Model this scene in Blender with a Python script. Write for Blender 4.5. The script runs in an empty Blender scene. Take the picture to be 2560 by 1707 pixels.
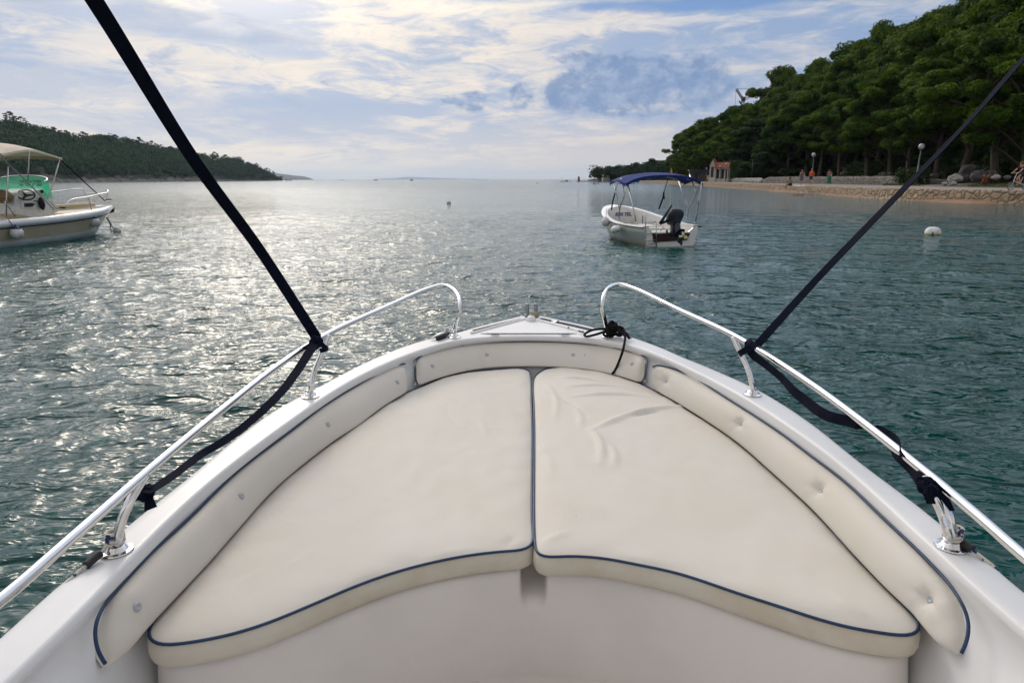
import bpy, bmesh, math, random
import numpy as np
from mathutils import Vector, Matrix, Euler, noise
from mathutils.geometry import delaunay_2d_cdt

R = math.radians
PI = math.pi
scene = bpy.context.scene
COL = scene.collection

# ------------------------------------------------------------------ camera
H = 1.6                      # lens height above the water
FPX = 1650.0                 # focal length in pixels of the 2560 px wide photograph
PITCH = math.atan(405.1 / FPX)
ROLL = -0.0028
cam_d = bpy.data.cameras.new("camera")
cam = bpy.data.objects.new("camera", cam_d)
COL.objects.link(cam)
cam_d.sensor_width = 36.0
cam_d.lens = FPX / 2560 * 36.0
cam_d.clip_start = 0.05
cam_d.clip_end = 60000
CM = Euler((PI / 2 - PITCH, 0, 0)).to_matrix() @ Matrix.Rotation(ROLL, 3, 'Z')
cam.matrix_world = Matrix.Translation((0, 0, H)) @ CM.to_4x4()
scene.camera = cam
CO = Vector((0, 0, H))

# ------------------------------------------------------------------ sun, sky, exposure
SUN_AZ = R(-21)              # left of straight ahead
SUN_EL = R(27)
sd = bpy.data.lights.new("sun", 'SUN')
sd.energy = 0.45
sd.angle = R(17)
sd.color = (1.0, 0.93, 0.84)
so = bpy.data.objects.new("sun", sd)
COL.objects.link(so)
SUN_DIR = Vector((math.sin(SUN_AZ) * math.cos(SUN_EL), math.cos(SUN_AZ) * math.cos(SUN_EL), math.sin(SUN_EL)))
so.rotation_euler = SUN_DIR.to_track_quat('Z', 'Y').to_euler()
scene.view_settings.view_transform = 'Standard'
scene.view_settings.look = 'None'
scene.view_settings.exposure = 0.0
scene.view_settings.gamma = 1.0
scene.cycles.use_denoising = True
scene.cycles.max_bounces = 8
scene.cycles.transparent_max_bounces = 12
scene.cycles.sample_clamp_indirect = 6
scene.cycles.sample_clamp_direct = 0


def ray(px, py):
    return (CM @ Vector(((px - 1280) / FPX, -(py - 853.5) / FPX, -1.0)))


def P(px, py, z):
    """point of the place seen at a photograph pixel, at height z"""
    d = ray(px, py)
    return CO + d * ((z - H) / d.z)


def PD(px, py, y):
    d = ray(px, py)
    return CO + d * (y / d.y)


def PL(px, py, q, n):
    d = ray(px, py)
    return CO + d * ((q - CO).dot(n) / d.dot(n))


def hor(px):
    return 853.5 - FPX * math.tan(PITCH) - 0.0028 * (px - 1280)


# world shader -------------------------------------------------------------
w = bpy.data.worlds.new("World")
scene.world = w
w.use_nodes = True
nt = w.node_tree
nt.nodes.clear()


class NB:
    def __init__(s, tree):
        s.t = tree

    def n(s, typ, **kw):
        nd = s.t.nodes.new(typ)
        for k, v in kw.items():
            setattr(nd, k, v)
        return nd

    def lk(s, a, b):
        s.t.links.new(a, b)

    def setin(s, sock, v):
        if hasattr(v, 'is_output') or isinstance(v, bpy.types.NodeSocket):
            s.t.links.new(v, sock)
        else:
            sock.default_value = v

    def m(s, op, a, b=0.0, c=0.0, clamp=False):
        nd = s.t.nodes.new('ShaderNodeMath')
        nd.operation = op
        nd.use_clamp = clamp
        s.setin(nd.inputs[0], a)
        s.setin(nd.inputs[1], b)
        s.setin(nd.inputs[2], c)
        return nd.outputs[0]

    def vm(s, op, a, b=(0, 0, 0)):
        nd = s.t.nodes.new('ShaderNodeVectorMath')
        nd.operation = op
        s.setin(nd.inputs[0], a)
        s.setin(nd.inputs[1], b)
        return nd.outputs['Value'] if op in ('DOT_PRODUCT', 'LENGTH') else nd.outputs[0]

    def smooth(s, v, lo, hi):
        nd = s.t.nodes.new('ShaderNodeMapRange')
        nd.interpolation_type = 'SMOOTHSTEP'
        s.setin(nd.inputs['Value'], v)
        s.setin(nd.inputs['From Min'], lo)
        s.setin(nd.inputs['From Max'], hi)
        return nd.outputs['Result']

    def mix(s, f, a, b, blend='MIX'):
        nd = s.t.nodes.new('ShaderNodeMix')
        nd.data_type = 'RGBA'
        nd.blend_type = blend
        s.setin(nd.inputs[0], f)
        s.setin(nd.inputs[6], a if not isinstance(a, tuple) else (*a[:3], 1))
        s.setin(nd.inputs[7], b if not isinstance(b, tuple) else (*b[:3], 1))
        return nd.outputs[2]

    def noise(s, vec, scale, detail=4, rough=0.5, dist=0.0):
        nd = s.t.nodes.new('ShaderNodeTexNoise')
        s.setin(nd.inputs['Vector'], vec)
        nd.inputs['Scale'].default_value = scale
        nd.inputs['Detail'].default_value = detail
        nd.inputs['Roughness'].default_value = rough
        nd.inputs['Distortion'].default_value = dist
        return nd.outputs['Fac']

    def comb(s, x, y, z):
        nd = s.t.nodes.new('ShaderNodeCombineXYZ')
        s.setin(nd.inputs[0], x)
        s.setin(nd.inputs[1], y)
        s.setin(nd.inputs[2], z)
        return nd.outputs[0]

    def sep(s, v):
        nd = s.t.nodes.new('ShaderNodeSeparateXYZ')
        s.setin(nd.inputs[0], v)
        return nd.outputs


def lin(r, g, b, k=1.0):
    """0-255 sRGB to linear"""
    def f(c):
        c /= 255
        return k * (c / 12.92 if c <= 0.04045 else ((c + 0.055) / 1.055) ** 2.4)
    return (f(r), f(g), f(b))


N = NB(nt)
tc = N.n('ShaderNodeTexCoord')
D = tc.outputs['Generated']
sx, sy, sz = N.sep(D)
sky = N.n('ShaderNodeTexSky', sky_type='NISHITA', sun_disc=False)
sky.sun_elevation = SUN_EL
sky.sun_rotation = SUN_AZ
sky.air_density = 1.2
sky.dust_density = 2.0
K = 10.0   # cloud radiances are written for a background strength of 0.1
rho = N.m('SQRT', N.m('ADD', N.m('MULTIPLY', sx, sx), N.m('MULTIPLY', sy, sy)))
az = N.m('ARCTAN2', sx, sy)
el = N.m('ARCTAN2', sz, N.m('MAXIMUM', rho, 0.0001))
# cloud sheet seen in perspective
inv = N.m('DIVIDE', 1.0, N.m('ADD', N.m('MAXIMUM', sz, 0.0), 0.10))
cv = N.comb(N.m('MULTIPLY', sx, inv), N.m('MULTIPLY', sy, inv), 0.0)
# coordinates stretched sideways for the streaks low in the sky
st = N.comb(N.m('MULTIPLY', az, 1.0), N.m('MULTIPLY', el, 4.2), 0.0)
n1 = N.noise(st, 2.3, 7, 0.62, 0.6)
n2 = N.noise(st, 10.0, 9, 0.68, 0.8)
n3 = N.noise(cv, 0.9, 8, 0.62, 0.4)
f = N.m('ADD', N.m('MULTIPLY', n1, 0.45), N.m('ADD', N.m('MULTIPLY', n2, 0.35), N.m('MULTIPLY', n3, 0.30)))
sund = N.vm('DOT_PRODUCT', D, tuple(SUN_DIR))
glow = N.smooth(sund, 0.80, 1.0)
glow2 = N.m('POWER', N.m('MAXIMUM', sund, 0.0), 60.0)
# veil colours: cream near the sun side, blue grey away from it
side = N.smooth(az, -0.25, 0.75)
cream = N.mix(side, lin(240, 228, 216, K), lin(196, 200, 210, K))
grey = N.mix(side, lin(172, 188, 214, K), lin(138, 164, 202, K))
cover = N.smooth(f, 0.50, 0.62)
veil = N.mix(cover, grey, cream)
# warm, hazy band over the horizon
lowb = N.m('SUBTRACT', 1.0, N.smooth(el, 0.0, 0.115), 0)
band_c = N.mix(side, lin(240, 226, 213, K), lin(238, 217, 192, K))
veil = N.mix(N.m('MULTIPLY', lowb, 0.85), veil, band_c)
# blue gaps high on the right, the rest of the dome under broken cloud
skyc = N.mix(1.0, sky.outputs[0], (1.0, 1.0, 1.0), 'MULTIPLY')
gap = N.m('MULTIPLY', N.smooth(N.noise(cv, 0.6, 5, 0.5), 0.46, 0.6), N.smooth(el, 0.17, 0.30))
veil = N.mix(N.m('MULTIPLY', gap, 0.55), veil, skyc)
# thin sunlit cloud round the sun
veil = N.mix(N.m('MULTIPLY', glow, 0.55), veil, N.mix(cover, lin(190, 200, 220, K), lin(252, 240, 222, K * 1.15)))
veil = N.mix(N.m('MULTIPLY', glow2, 0.8), veil, (38.0, 33.0, 26.0))


def ae(px, py):
    d = ray(px, py)
    return math.atan2(d.x, d.y), math.atan2(d.z, math.hypot(d.x, d.y))


def blobs(lst):
    tot = None
    for (px, py, rx, ry, k) in lst:
        a0, e0 = ae(px, py)
        ax = rx / FPX / 1.0
        ey = ry / FPX / 1.0
        u = N.m('DIVIDE', N.m('SUBTRACT', az, a0), ax)
        v = N.m('DIVIDE', N.m('SUBTRACT', el, e0), ey)
        q = N.m('MULTIPLY', N.m('ADD', N.m('MULTIPLY', u, u), N.m('MULTIPLY', v, v)), -1.0)
        g = N.m('MULTIPLY', N.m('EXPONENT', q), k)
        tot = g if tot is None else N.m('ADD', tot, g)
    return tot


nb = N.noise(N.comb(az, N.m('MULTIPLY', el, 1.6), 0.3), 12, 8, 0.62, 0.3)
nb2 = N.noise(N.comb(az, N.m('MULTIPLY', el, 1.3), 2.3), 42, 7, 0.6, 0.2)
dk = blobs([(1180, 252, 46, 27, 1.6), (1117, 248, 22, 11, 1.2), (1300, 240, 34, 32, 1.4),
            (1400, 145, 55, 16, .75), (1480, 160, 70, 34, .95), (1560, 190, 80, 38, 1.0), (1425, 215, 60, 26, .95),
            (1400, 250, 48, 34, .8), (1500, 255, 80, 36, .9), (1690, 200, 120, 70, 1.05), (1620, 260, 110, 40, .9),
            (1790, 200, 60, 60, .7), (815, 208, 46, 18, .7)])
dk = N.m('MINIMUM', dk, 0.95)
dkm = N.smooth(N.m('ADD', dk, N.m('MULTIPLY', N.m('ADD', N.m('SUBTRACT', nb, 0.5), N.m('MULTIPLY', N.m('SUBTRACT', nb2, 0.5), 0.45)), 2.6)), 0.34, 1.05)
DKC = (dkm, nb2)
# grey bank high on the left and a softer one low on the left
lg = blobs([(60, 190, 260, 60, .9), (330, 25, 300, 30, .8), (560, 95, 260, 22, .9), (760, 265, 330, 34, .75), (500, 330, 420, 40, .7), (1120, 180, 120, 16, .5),
            (880, 395, 120, 16, .45)])
lgm = N.smooth(N.m('ADD', lg, N.m('MULTIPLY', N.m('SUBTRACT', n2, 0.5), 3.2)), 0.30, 1.05)
veil = N.mix(N.m('MULTIPLY', lgm, 0.72), veil, N.mix(nb, lin(158, 178, 210, K), lin(190, 202, 222, K)))
# white bands
wb = blobs([(1760, 48, 420, 11, .9), (1500, 80, 300, 12, .7), (1340, 45, 200, 18, .8), (1800, 130, 220, 12, .5),
            (560, 190, 280, 30, .9), (250, 95, 200, 34, 1.0), (700, 150, 200, 30, .7), (1250, 330, 380, 16, .35)])
wbm = N.smooth(N.m('ADD', wb, N.m('MULTIPLY', N.m('SUBTRACT', n2, 0.5), 2.6)), 0.35, 1.1)
veil = N.mix(N.m('MULTIPLY', wbm, 0.70), veil, N.mix(side, lin(250, 238, 224, K), lin(208, 210, 218, K)))
dkc = N.mix(N.smooth(N.m('ADD', dk, N.m('MULTIPLY', N.m('SUBTRACT', nb2, 0.5), 1.6)), 0.45, 1.2), lin(168, 184, 210, K), lin(118, 146, 188, K))
veil = N.mix(N.m('MULTIPLY', dkm, 0.88), veil, dkc)
# deep blue gap at the top right
bg = blobs([(1800, 12, 300, 16, 1.0), (1560, 10, 160, 12, .6)])
bgm = N.smooth(N.m('ADD', bg, N.m('MULTIPLY', N.m('SUBTRACT', nb, 0.5), 1.4)), 0.35, 0.9)
veil = N.mix(N.m('MULTIPLY', bgm, 0.75), veil, lin(112, 152, 208, K))
boost = N.m('ADD', 1.0, N.m('MULTIPLY', N.smooth(el, 0.235, 0.48), N.m('ADD', N.m('MULTIPLY', N.smooth(sund, -0.1, 0.95), 1.75), N.m('MULTIPLY', N.smooth(sund, 0.60, 1.0), 2.6))))
veil = N.mix(1.0, veil, N.comb(boost, boost, N.m('ADD', 1.0, N.m('MULTIPLY', N.m('SUBTRACT', boost, 1.0), 1.02))), 'MULTIPLY')
veil = N.mix(N.m('MULTIPLY', N.smooth(el, 0.24, 0.45), 0.55), veil, lin(216, 206, 194, K * 1.1))
bgd = N.n('ShaderNodeBackground')
N.lk(veil, bgd.inputs['Color'])
bgd.inputs['Strength'].default_value = 0.1
wo = N.n('ShaderNodeOutputWorld')
N.lk(bgd.outputs[0], wo.inputs['Surface'])


# ------------------------------------------------------------------ helpers
def tag(o, label=None, cat=None, group=None, kind=None):
    if label:
        o['label'] = label
    if cat:
        o['category'] = cat
    if group:
        o['group'] = group
    if kind:
        o['kind'] = kind
    return o


def mesh_obj(name, verts, faces, mat, parent=None, smooth=True, mats=None, fmat=None):
    me = bpy.data.meshes.new(name)
    if isinstance(verts, np.ndarray):
        verts = verts.tolist()
    me.from_pydata([tuple(v) for v in verts], [], [tuple(f) for f in faces])
    me.update()
    if smooth:
        me.polygons.foreach_set('use_smooth', [True] * len(me.polygons))
    if mats:
        for m_ in mats:
            me.materials.append(m_)
        if fmat:
            me.polygons.foreach_set('material_index', fmat)
    elif mat:
        me.materials.append(mat)
    o = bpy.data.objects.new(name, me)
    COL.objects.link(o)
    if parent:
        o.parent = parent
    return o


def recalc(o):
    bm = bmesh.new()
    bm.from_mesh(o.data)
    bmesh.ops.recalc_face_normals(bm, faces=bm.faces)
    bm.to_mesh(o.data)
    bm.free()
    return o


def sharp(o, ang=35):
    """smooth shading with edges split by angle"""
    me = o.data
    bm = bmesh.new()
    bm.from_mesh(me)
    bmesh.ops.recalc_face_normals(bm, faces=bm.faces)
    es = [e for e in bm.edges if len(e.link_faces) == 2 and e.calc_face_angle(0) > R(ang)]
    bmesh.ops.split_edges(bm, edges=es)
    bm.to_mesh(me)
    bm.free()
    return o


def empty(name, loc, rz=0.0):
    o = bpy.data.objects.new(name, None)
    o.empty_display_size = 0.1
    COL.objects.link(o)
    o.location = loc
    o.rotation_euler = (0, 0, rz)
    return o


def copy_tree(o, parent=None):
    c = o.copy()
    COL.objects.link(c)
    c.parent = parent
    for ch in list(o.children):
        copy_tree(ch, c)
    return c


def cr(pts, n, closed=False):
    """Catmull-Rom resampled to n points at even arc length"""
    p = [np.array(tuple(q), float) for q in pts]
    if closed:
        p = [p[-1]] + p + [p[0], p[1]]
    else:
        p = [2 * p[0] - p[1]] + p + [2 * p[-1] - p[-2]]
    out = []
    for i in range(1, len(p) - 2):
        p0, p1, p2, p3 = p[i - 1], p[i], p[i + 1], p[i + 2]
        # centripetal parameters keep the curve free of loops
        t0 = 0
        t1 = t0 + max(1e-6, np.linalg.norm(p1 - p0)) ** .5
        t2 = t1 + max(1e-6, np.linalg.norm(p2 - p1)) ** .5
        t3 = t2 + max(1e-6, np.linalg.norm(p3 - p2)) ** .5
        for t in np.linspace(t1, t2, 14, endpoint=False):
            A1 = (t1 - t) / (t1 - t0) * p0 + (t - t0) / (t1 - t0) * p1
            A2 = (t2 - t) / (t2 - t1) * p1 + (t - t1) / (t2 - t1) * p2
            A3 = (t3 - t) / (t3 - t2) * p2 + (t - t2) / (t3 - t2) * p3
            B1 = (t2 - t) / (t2 - t0) * A1 + (t - t0) / (t2 - t0) * A2
            B2 = (t3 - t) / (t3 - t1) * A2 + (t - t1) / (t3 - t1) * A3
            out.append((t2 - t) / (t2 - t1) * B1 + (t - t1) / (t2 - t1) * B2)
    out.append(p[-2])
    a = np.array(out)
    s = np.concatenate([[0], np.cumsum(np.linalg.norm(np.diff(a, axis=0), axis=1))])
    u = np.linspace(0, s[-1], n + 1)[:-1] if closed else np.linspace(0, s[-1], n)
    return np.stack([np.interp(u, s, a[:, k]) for k in range(a.shape[1])], 1)


class MB:
    """collects shapes into one mesh"""
    def __init__(s):
        s.v = []
        s.f = []

    def add(s, verts, faces):
        b = len(s.v)
        s.v += [tuple(float(c) for c in v) for v in verts]
        s.f += [tuple(b + i for i in f) for f in faces]
        return s

    def tube(s, pts, r, seg=10, cap=True, closed=False):
        p = [Vector(tuple(q)) for q in pts]
        n = len(p)
        rr = r if hasattr(r, '__len__') else [r] * n
        T = []
        for i in range(n):
            if closed:
                t = p[(i + 1) % n] - p[i - 1]
            else:
                t = p[min(i + 1, n - 1)] - p[max(i - 1, 0)]
            T.append(t.normalized() if t.length > 1e-9 else Vector((0, 0, 1)))
        a = Vector((0, 0, 1)) if abs(T[0].z) < 0.9 else Vector((1, 0, 0))
        nrm = (a - T[0] * a.dot(T[0])).normalized()
        vs = []
        for i in range(n):
            nrm = (nrm - T[i] * nrm.dot(T[i]))
            nrm = nrm.normalized() if nrm.length > 1e-6 else T[i].orthogonal().normalized()
            bn = T[i].cross(nrm)
            for k in range(seg):
                q = 2 * PI * k / seg
                vs.append(p[i] + (nrm * math.cos(q) + bn * math.sin(q)) * rr[i])
        fs = []
        m_ = n if closed else n - 1
        for i in range(m_):
            j = (i + 1) % n
            for k in range(seg):
                k2 = (k + 1) % seg
                fs.append((i * seg + k, i * seg + k2, j * seg + k2, j * seg + k))
        if cap and not closed:
            fs.append(tuple(range(seg))[::-1])
            fs.append(tuple((n - 1) * seg + k for k in range(seg)))
        return s.add(vs, fs)

    def box(s, c, size, rot=None, bev=0.0):
        hx, hy, hz = size[0] / 2, size[1] / 2, size[2] / 2
        bm = bmesh.new()
        bmesh.ops.create_cube(bm, size=1.0)
        for v in bm.verts:
            v.co = Vector((v.co.x * size[0], v.co.y * size[1], v.co.z * size[2]))
        if bev > 0:
            bmesh.ops.bevel(bm, geom=bm.edges[:], offset=bev, segments=2, affect='EDGES', profile=0.6)
        M = rot.to_matrix() if isinstance(rot, Euler) else (rot if rot is not None else Matrix.Identity(3))
        vs = [Vector(c) + M @ v.co for v in bm.verts]
        bm.verts.index_update()
        fs = [[v.index for v in f_.verts] for f_ in bm.faces]
        bm.free()
        return s.add(vs, fs)

    def lathe(s, prof, seg=24, c=(0, 0, 0), M=None):
        vs, fs = [], []
        M = M or Matrix.Identity(3)
        c = Vector(c)
        for (r, z) in prof:
            for k in range(seg):
                q = 2 * PI * k / seg
                vs.append(c + M @ Vector((r * math.cos(q), r * math.sin(q), z)))
        for i in range(len(prof) - 1):
            for k in range(seg):
                k2 = (k + 1) % seg
                fs.append((i * seg + k, i * seg + k2, (i + 1) * seg + k2, (i + 1) * seg + k))
        if prof[0][0] > 1e-5:
            fs.append(tuple(range(seg))[::-1])
        if prof[-1][0] > 1e-5:
            fs.append(tuple((len(prof) - 1) * seg + k for k in range(seg)))
        return s.add(vs, fs)

    def ball(s, c, r, sub=2, jit=0.0, seed=0):
        bm = bmesh.new()
        bmesh.ops.create_icosphere(bm, subdivisions=sub, radius=1)
        rr = Vector(r) if hasattr(r, '__len__') else Vector((r, r, r))
        vs = []
        for v in bm.verts:
            k = 1 + (jit * noise.noise(v.co * 1.7 + Vector((seed * 3.1, seed, 0))) if jit else 0)
            vs.append(Vector(c) + Vector((v.co.x * rr.x, v.co.y * rr.y, v.co.z * rr.z)) * k)
        bm.verts.index_update()
        fs = [[v.index for v in f_.verts] for f_ in bm.faces]
        bm.free()
        return s.add(vs, fs)

    def ribbon(s, pts, wv, th):
        """flat webbing: pts centre line, wv half width vectors, th thickness"""
        n = len(pts)
        vs, fs = [], []
        for i in range(n):
            p = Vector(tuple(pts[i]))
            t = Vector(tuple(pts[min(i + 1, n - 1)])) - Vector(tuple(pts[max(i - 1, 0)]))
            wd = Vector(tuple(wv[i]))
            nn = t.cross(wd)
            nn = nn.normalized() * th / 2 if nn.length > 1e-9 else Vector((0, 0, th / 2))
            vs += [p - wd + nn, p + wd + nn, p + wd - nn, p - wd - nn]
        for i in range(n - 1):
            for k in range(4):
                k2 = (k + 1) % 4
                fs.append((i * 4 + k, i * 4 + k2, (i + 1) * 4 + k2, (i + 1) * 4 + k))
        fs.append((3, 2, 1, 0))
        fs.append(tuple((n - 1) * 4 + k for k in range(4)))
        return s.add(vs, fs)

    def loft(s, rows, flip=False, closed=False):
        """rows: equally long lists of points"""
        n = len(rows[0])
        vs = [q for r_ in rows for q in r_]
        fs = []
        for i in range(len(rows) - 1):
            for k in range(n if closed else n - 1):
                k2 = (k + 1) % n
                q = (i * n + k, i * n + k2, (i + 1) * n + k2, (i + 1) * n + k)
                fs.append(q[::-1] if flip else q)
        return s.add(vs, fs)

    def build(s, name, mat, parent=None, smooth=True, ang=None):
        o = mesh_obj(name, s.v, s.f, mat, parent, smooth)
        if ang is not None:
            sharp(o, ang)
        return o


def text_mesh(name, body, size, mat, parent, M, depth=0.002, shear=0.0, bold=0.0):
    cu = bpy.data.curves.new(name, 'FONT')
    cu.body = body
    cu.size = size
    cu.extrude = depth
    cu.offset = bold
    cu.shear = shear
    cu.align_x = 'CENTER'
    cu.align_y = 'CENTER'
    t = bpy.data.objects.new(name, cu)
    COL.objects.link(t)
    dg = bpy.context.evaluated_depsgraph_get()
    me = bpy.data.meshes.new_from_object(t.evaluated_get(dg))
    bpy.data.objects.remove(t)
    bpy.data.curves.remove(cu)
    me.materials.clear()
    me.materials.append(mat)
    o = bpy.data.objects.new(name, me)
    COL.objects.link(o)
    o.parent = parent
    o.matrix_local = M
    return o


# ------------------------------------------------------------------ materials
def mat(name, col, rough=0.5, metal=0.0, spec=0.5, var=0.0, vscale=3.0, bump=0.0, bscale=20.0, bdist=0.01,
        trans=0.0, alpha=1.0, coat=0.0, col2=None, sss=0.0, stretch=None, rand=0.0):
    m_ = bpy.data.materials.new(name)
    m_.use_nodes = True
    t = m_.node_tree
    b = t.nodes['Principled BSDF']
    n_ = NB(t)
    b.inputs['Roughness'].default_value = rough
    b.inputs['Metallic'].default_value = metal
    b.inputs['Specular IOR Level'].default_value = spec
    b.inputs['Transmission Weight'].default_value = trans
    b.inputs['Alpha'].default_value = alpha
    b.inputs['Coat Weight'].default_value = coat
    c = (*col[:3], 1)
    b.inputs['Base Color'].default_value = c
    tcn = t.nodes.new('ShaderNodeTexCoord').outputs['Object']
    if stretch:
        mp = t.nodes.new('ShaderNodeMapping')
        mp.inputs['Scale'].default_value = stretch
        t.links.new(tcn, mp.inputs['Vector'])
        tcn = mp.outputs[0]
    base = None
    if var > 0 or col2:
        nz = n_.noise(tcn, vscale, 6, 0.6)
        nz = n_.smooth(nz, 0.35, 0.65)
        c2 = col2 if col2 else tuple(x * (1 - var) for x in col)
        base = n_.mix(nz, tuple(c2), tuple(col))
    if rand > 0:
        oi = t.nodes.new('ShaderNodeObjectInfo')
        k = n_.m('ADD', 1 - rand, n_.m('MULTIPLY', oi.outputs['Random'], 2 * rand))
        kk = n_.comb(k, k, k)
        base = n_.mix(1.0, base if base is not None else tuple(col), kk, 'MULTIPLY')
    if base is not None:
        t.links.new(base, b.inputs['Base Color'])
    if bump > 0:
        nz = n_.noise(tcn, bscale, 5, 0.6)
        bp = t.nodes.new('ShaderNodeBump')
        bp.inputs['Strength'].default_value = bump
        bp.inputs['Distance'].default_value = bdist
        t.links.new(nz, bp.inputs['Height'])
        t.links.new(bp.outputs[0], b.inputs['Normal'])
    return m_


M = {}
M['gel'] = mat('gelcoat', (0.74, 0.74, 0.73), 0.36, spec=0.45, var=0.07, vscale=2.2, bump=0.10, bscale=5, bdist=0.004, coat=0.0)
M['gel2'] = mat('gelcoat_liner', (0.72, 0.675, 0.625), 0.36, var=0.07, vscale=2.5, bump=0.10, bscale=7, bdist=0.004)
M['vinyl'] = mat('cream_vinyl', (0.620, 0.588, 0.525), 0.62, spec=0.25, col2=(0.615, 0.570, 0.490), vscale=2.6, bump=0.25, bscale=170, bdist=0.0012)
M['vinyl2'] = mat('cream_vinyl_side', (0.61, 0.565, 0.47), 0.55, spec=0.3, col2=(0.54, 0.48, 0.37), vscale=5, bump=0.25, bscale=150, bdist=0.0012)
_vt = M['vinyl'].node_tree
_vn = NB(_vt)
_tc = _vt.nodes.new('ShaderNodeTexCoord').outputs['Object']
_vo = _vn.n('ShaderNodeTexVoronoi')
_vo.inputs['Scale'].default_value = 4.2
_vt.links.new(_tc, _vo.inputs['Vector'])
_sp = _vn.m('SUBTRACT', 1.0, _vn.smooth(_vo.outputs['Distance'], 0.012, 0.030))
_sp = _vn.m('MULTIPLY', _sp, _vn.smooth(_vn.sep(_vo.outputs['Color'])[0], 0.55, 0.6))
_old = [l for l in _vt.links if l.to_socket.name == 'Base Color'][0].from_socket
_st = _vn.smooth(_vn.noise(_tc, 1.3, 7, 0.7, 1.5), 0.52, 0.72)
_c = _vn.mix(_vn.m('MULTIPLY', _st, 0.30), _old, (0.54, 0.49, 0.42))
_c = _vn.mix(_vn.m('MULTIPLY', _sp, 0.75), _c, (0.16, 0.13, 0.10))
_vt.links.new(_c, _vt.nodes['Principled BSDF'].inputs['Base Color'])
M['piping'] = mat('blue_piping', (0.002, 0.032, 0.095), 0.5, var=0.35, vscale=14)
M['button'] = mat('clear_button', (0.36, 0.38, 0.39), 0.25, spec=0.6)
M['steel'] = mat('polished_steel', (0.80, 0.80, 0.80), 0.07, metal=1.0, bump=0.03, bscale=30, bdist=0.002, var=0.1, vscale=20)
M['galv'] = mat('galvanised', (0.35, 0.36, 0.38), 0.45, metal=0.9, var=0.3, vscale=60, bump=0.3, bscale=120, bdist=0.002)
M['web'] = mat('navy_webbing', (0.006, 0.008, 0.020), 0.9, spec=0.08, bump=0.5, bscale=260, bdist=0.002, var=0.3, vscale=30)
M['blackrope'] = mat('black_rope', (0.006, 0.006, 0.007), 0.85, spec=0.2, bump=0.8, bscale=240, bdist=0.003)
M['black'] = mat('black_rubber', (0.02, 0.02, 0.022), 0.6, var=0.3)
M['tan'] = mat('tan_rope', (0.36, 0.30, 0.2), 0.9, bump=0.6, bscale=150, bdist=0.003)

# ------------------------------------------------------------------ water
FARCUT, A0, A1, A2, A3W = 0.55, 0.075, 0.050, 0.020, 0.0040


def water_material():
    m_ = bpy.data.materials.new('sea_water')
    m_.use_nodes = True
    t = m_.node_tree
    b = t.nodes['Principled BSDF']
    n_ = NB(t)
    tcn = t.nodes.new('ShaderNodeTexCoord').outputs['Object']
    px_, py_, pz_ = n_.sep(tcn)
    b.inputs['Roughness'].default_value = 0.09
    b.inputs['IOR'].default_value = 1.333
    b.inputs['Specular IOR Level'].default_value = 0.5
    # shallow, sandy bottom shows near the beach
    big = n_.smooth(n_.noise(tcn, 0.05, 3, 0.5), 0.35, 0.65)
    base = n_.mix(big, (0.000, 0.042, 0.038), (0.001, 0.068, 0.060))
    dx = n_.m('SUBTRACT', px_, 25.2)
    shal = n_.m('MULTIPLY', n_.smooth(dx, -3.5, 5.0), n_.m('SUBTRACT', 1.0, n_.smooth(py_, 75, 105)))
    base = n_.mix(n_.m('MULTIPLY', shal, 0.75), base, (0.05, 0.055, 0.030))
    t.links.new(base, b.inputs['Base Color'])
    # ripples, heights in metres
    mp = t.nodes.new('ShaderNodeMapping')
    mp.inputs['Rotation'].default_value = (0, 0, R(12))
    mp.inputs['Scale'].default_value = (0.62, 1.0, 1.0)
    t.links.new(tcn, mp.inputs['Vector'])
    v = mp.outputs[0]
    dist = n_.m('SQRT', n_.m('ADD', n_.m('MULTIPLY', px_, px_), n_.m('MULTIPLY', py_, py_)))
    far = n_.smooth(dist, 12.0, 45.0)
    def peaky(sc, amp, pw, dis):
        nz = n_.noise(v, sc, 2, 0.5, dis)
        return n_.m('MULTIPLY', n_.m('POWER', n_.smooth(nz, 0.22, 0.80), pw), amp)
    near = n_.m('SUBTRACT', 1.0, n_.m('MULTIPLY', n_.smooth(dist, 14, 170), FARCUT))
    a = n_.m('MULTIPLY', peaky(1.15, A0, 1.6, 0.5), far)
    c1 = peaky(3.4, A1, 1.7, 0.6)
    c2 = peaky(9.5, A2, 1.6, 0.6)
    c3 = n_.m('MULTIPLY', n_.noise(v, 30.0, 2, 0.5, 0.3), A3W)
    patch = n_.smooth(n_.noise(tcn, 0.16, 3, 0.55, 0.8), 0.35, 0.65)
    h = n_.m('ADD', n_.m('ADD', a, c1), n_.m('MULTIPLY', n_.m('ADD', c2, c3), n_.m('ADD', 0.55, n_.m('MULTIPLY', patch, 0.8))))
    h = n_.m('MULTIPLY', h, near)
    t.links.new(n_.m('ADD', 0.05, n_.m('MULTIPLY', n_.smooth(dist, 10, 150), 0.10)), b.inputs['Roughness'])
    bp = t.nodes.new('ShaderNodeBump')
    bp.inputs['Strength'].default_value = 1.0
    bp.inputs['Distance'].default_value = 1.0
    t.links.new(h, bp.inputs['Height'])
    t.links.new(bp.outputs[0], b.inputs['Normal'])
    return m_


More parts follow.
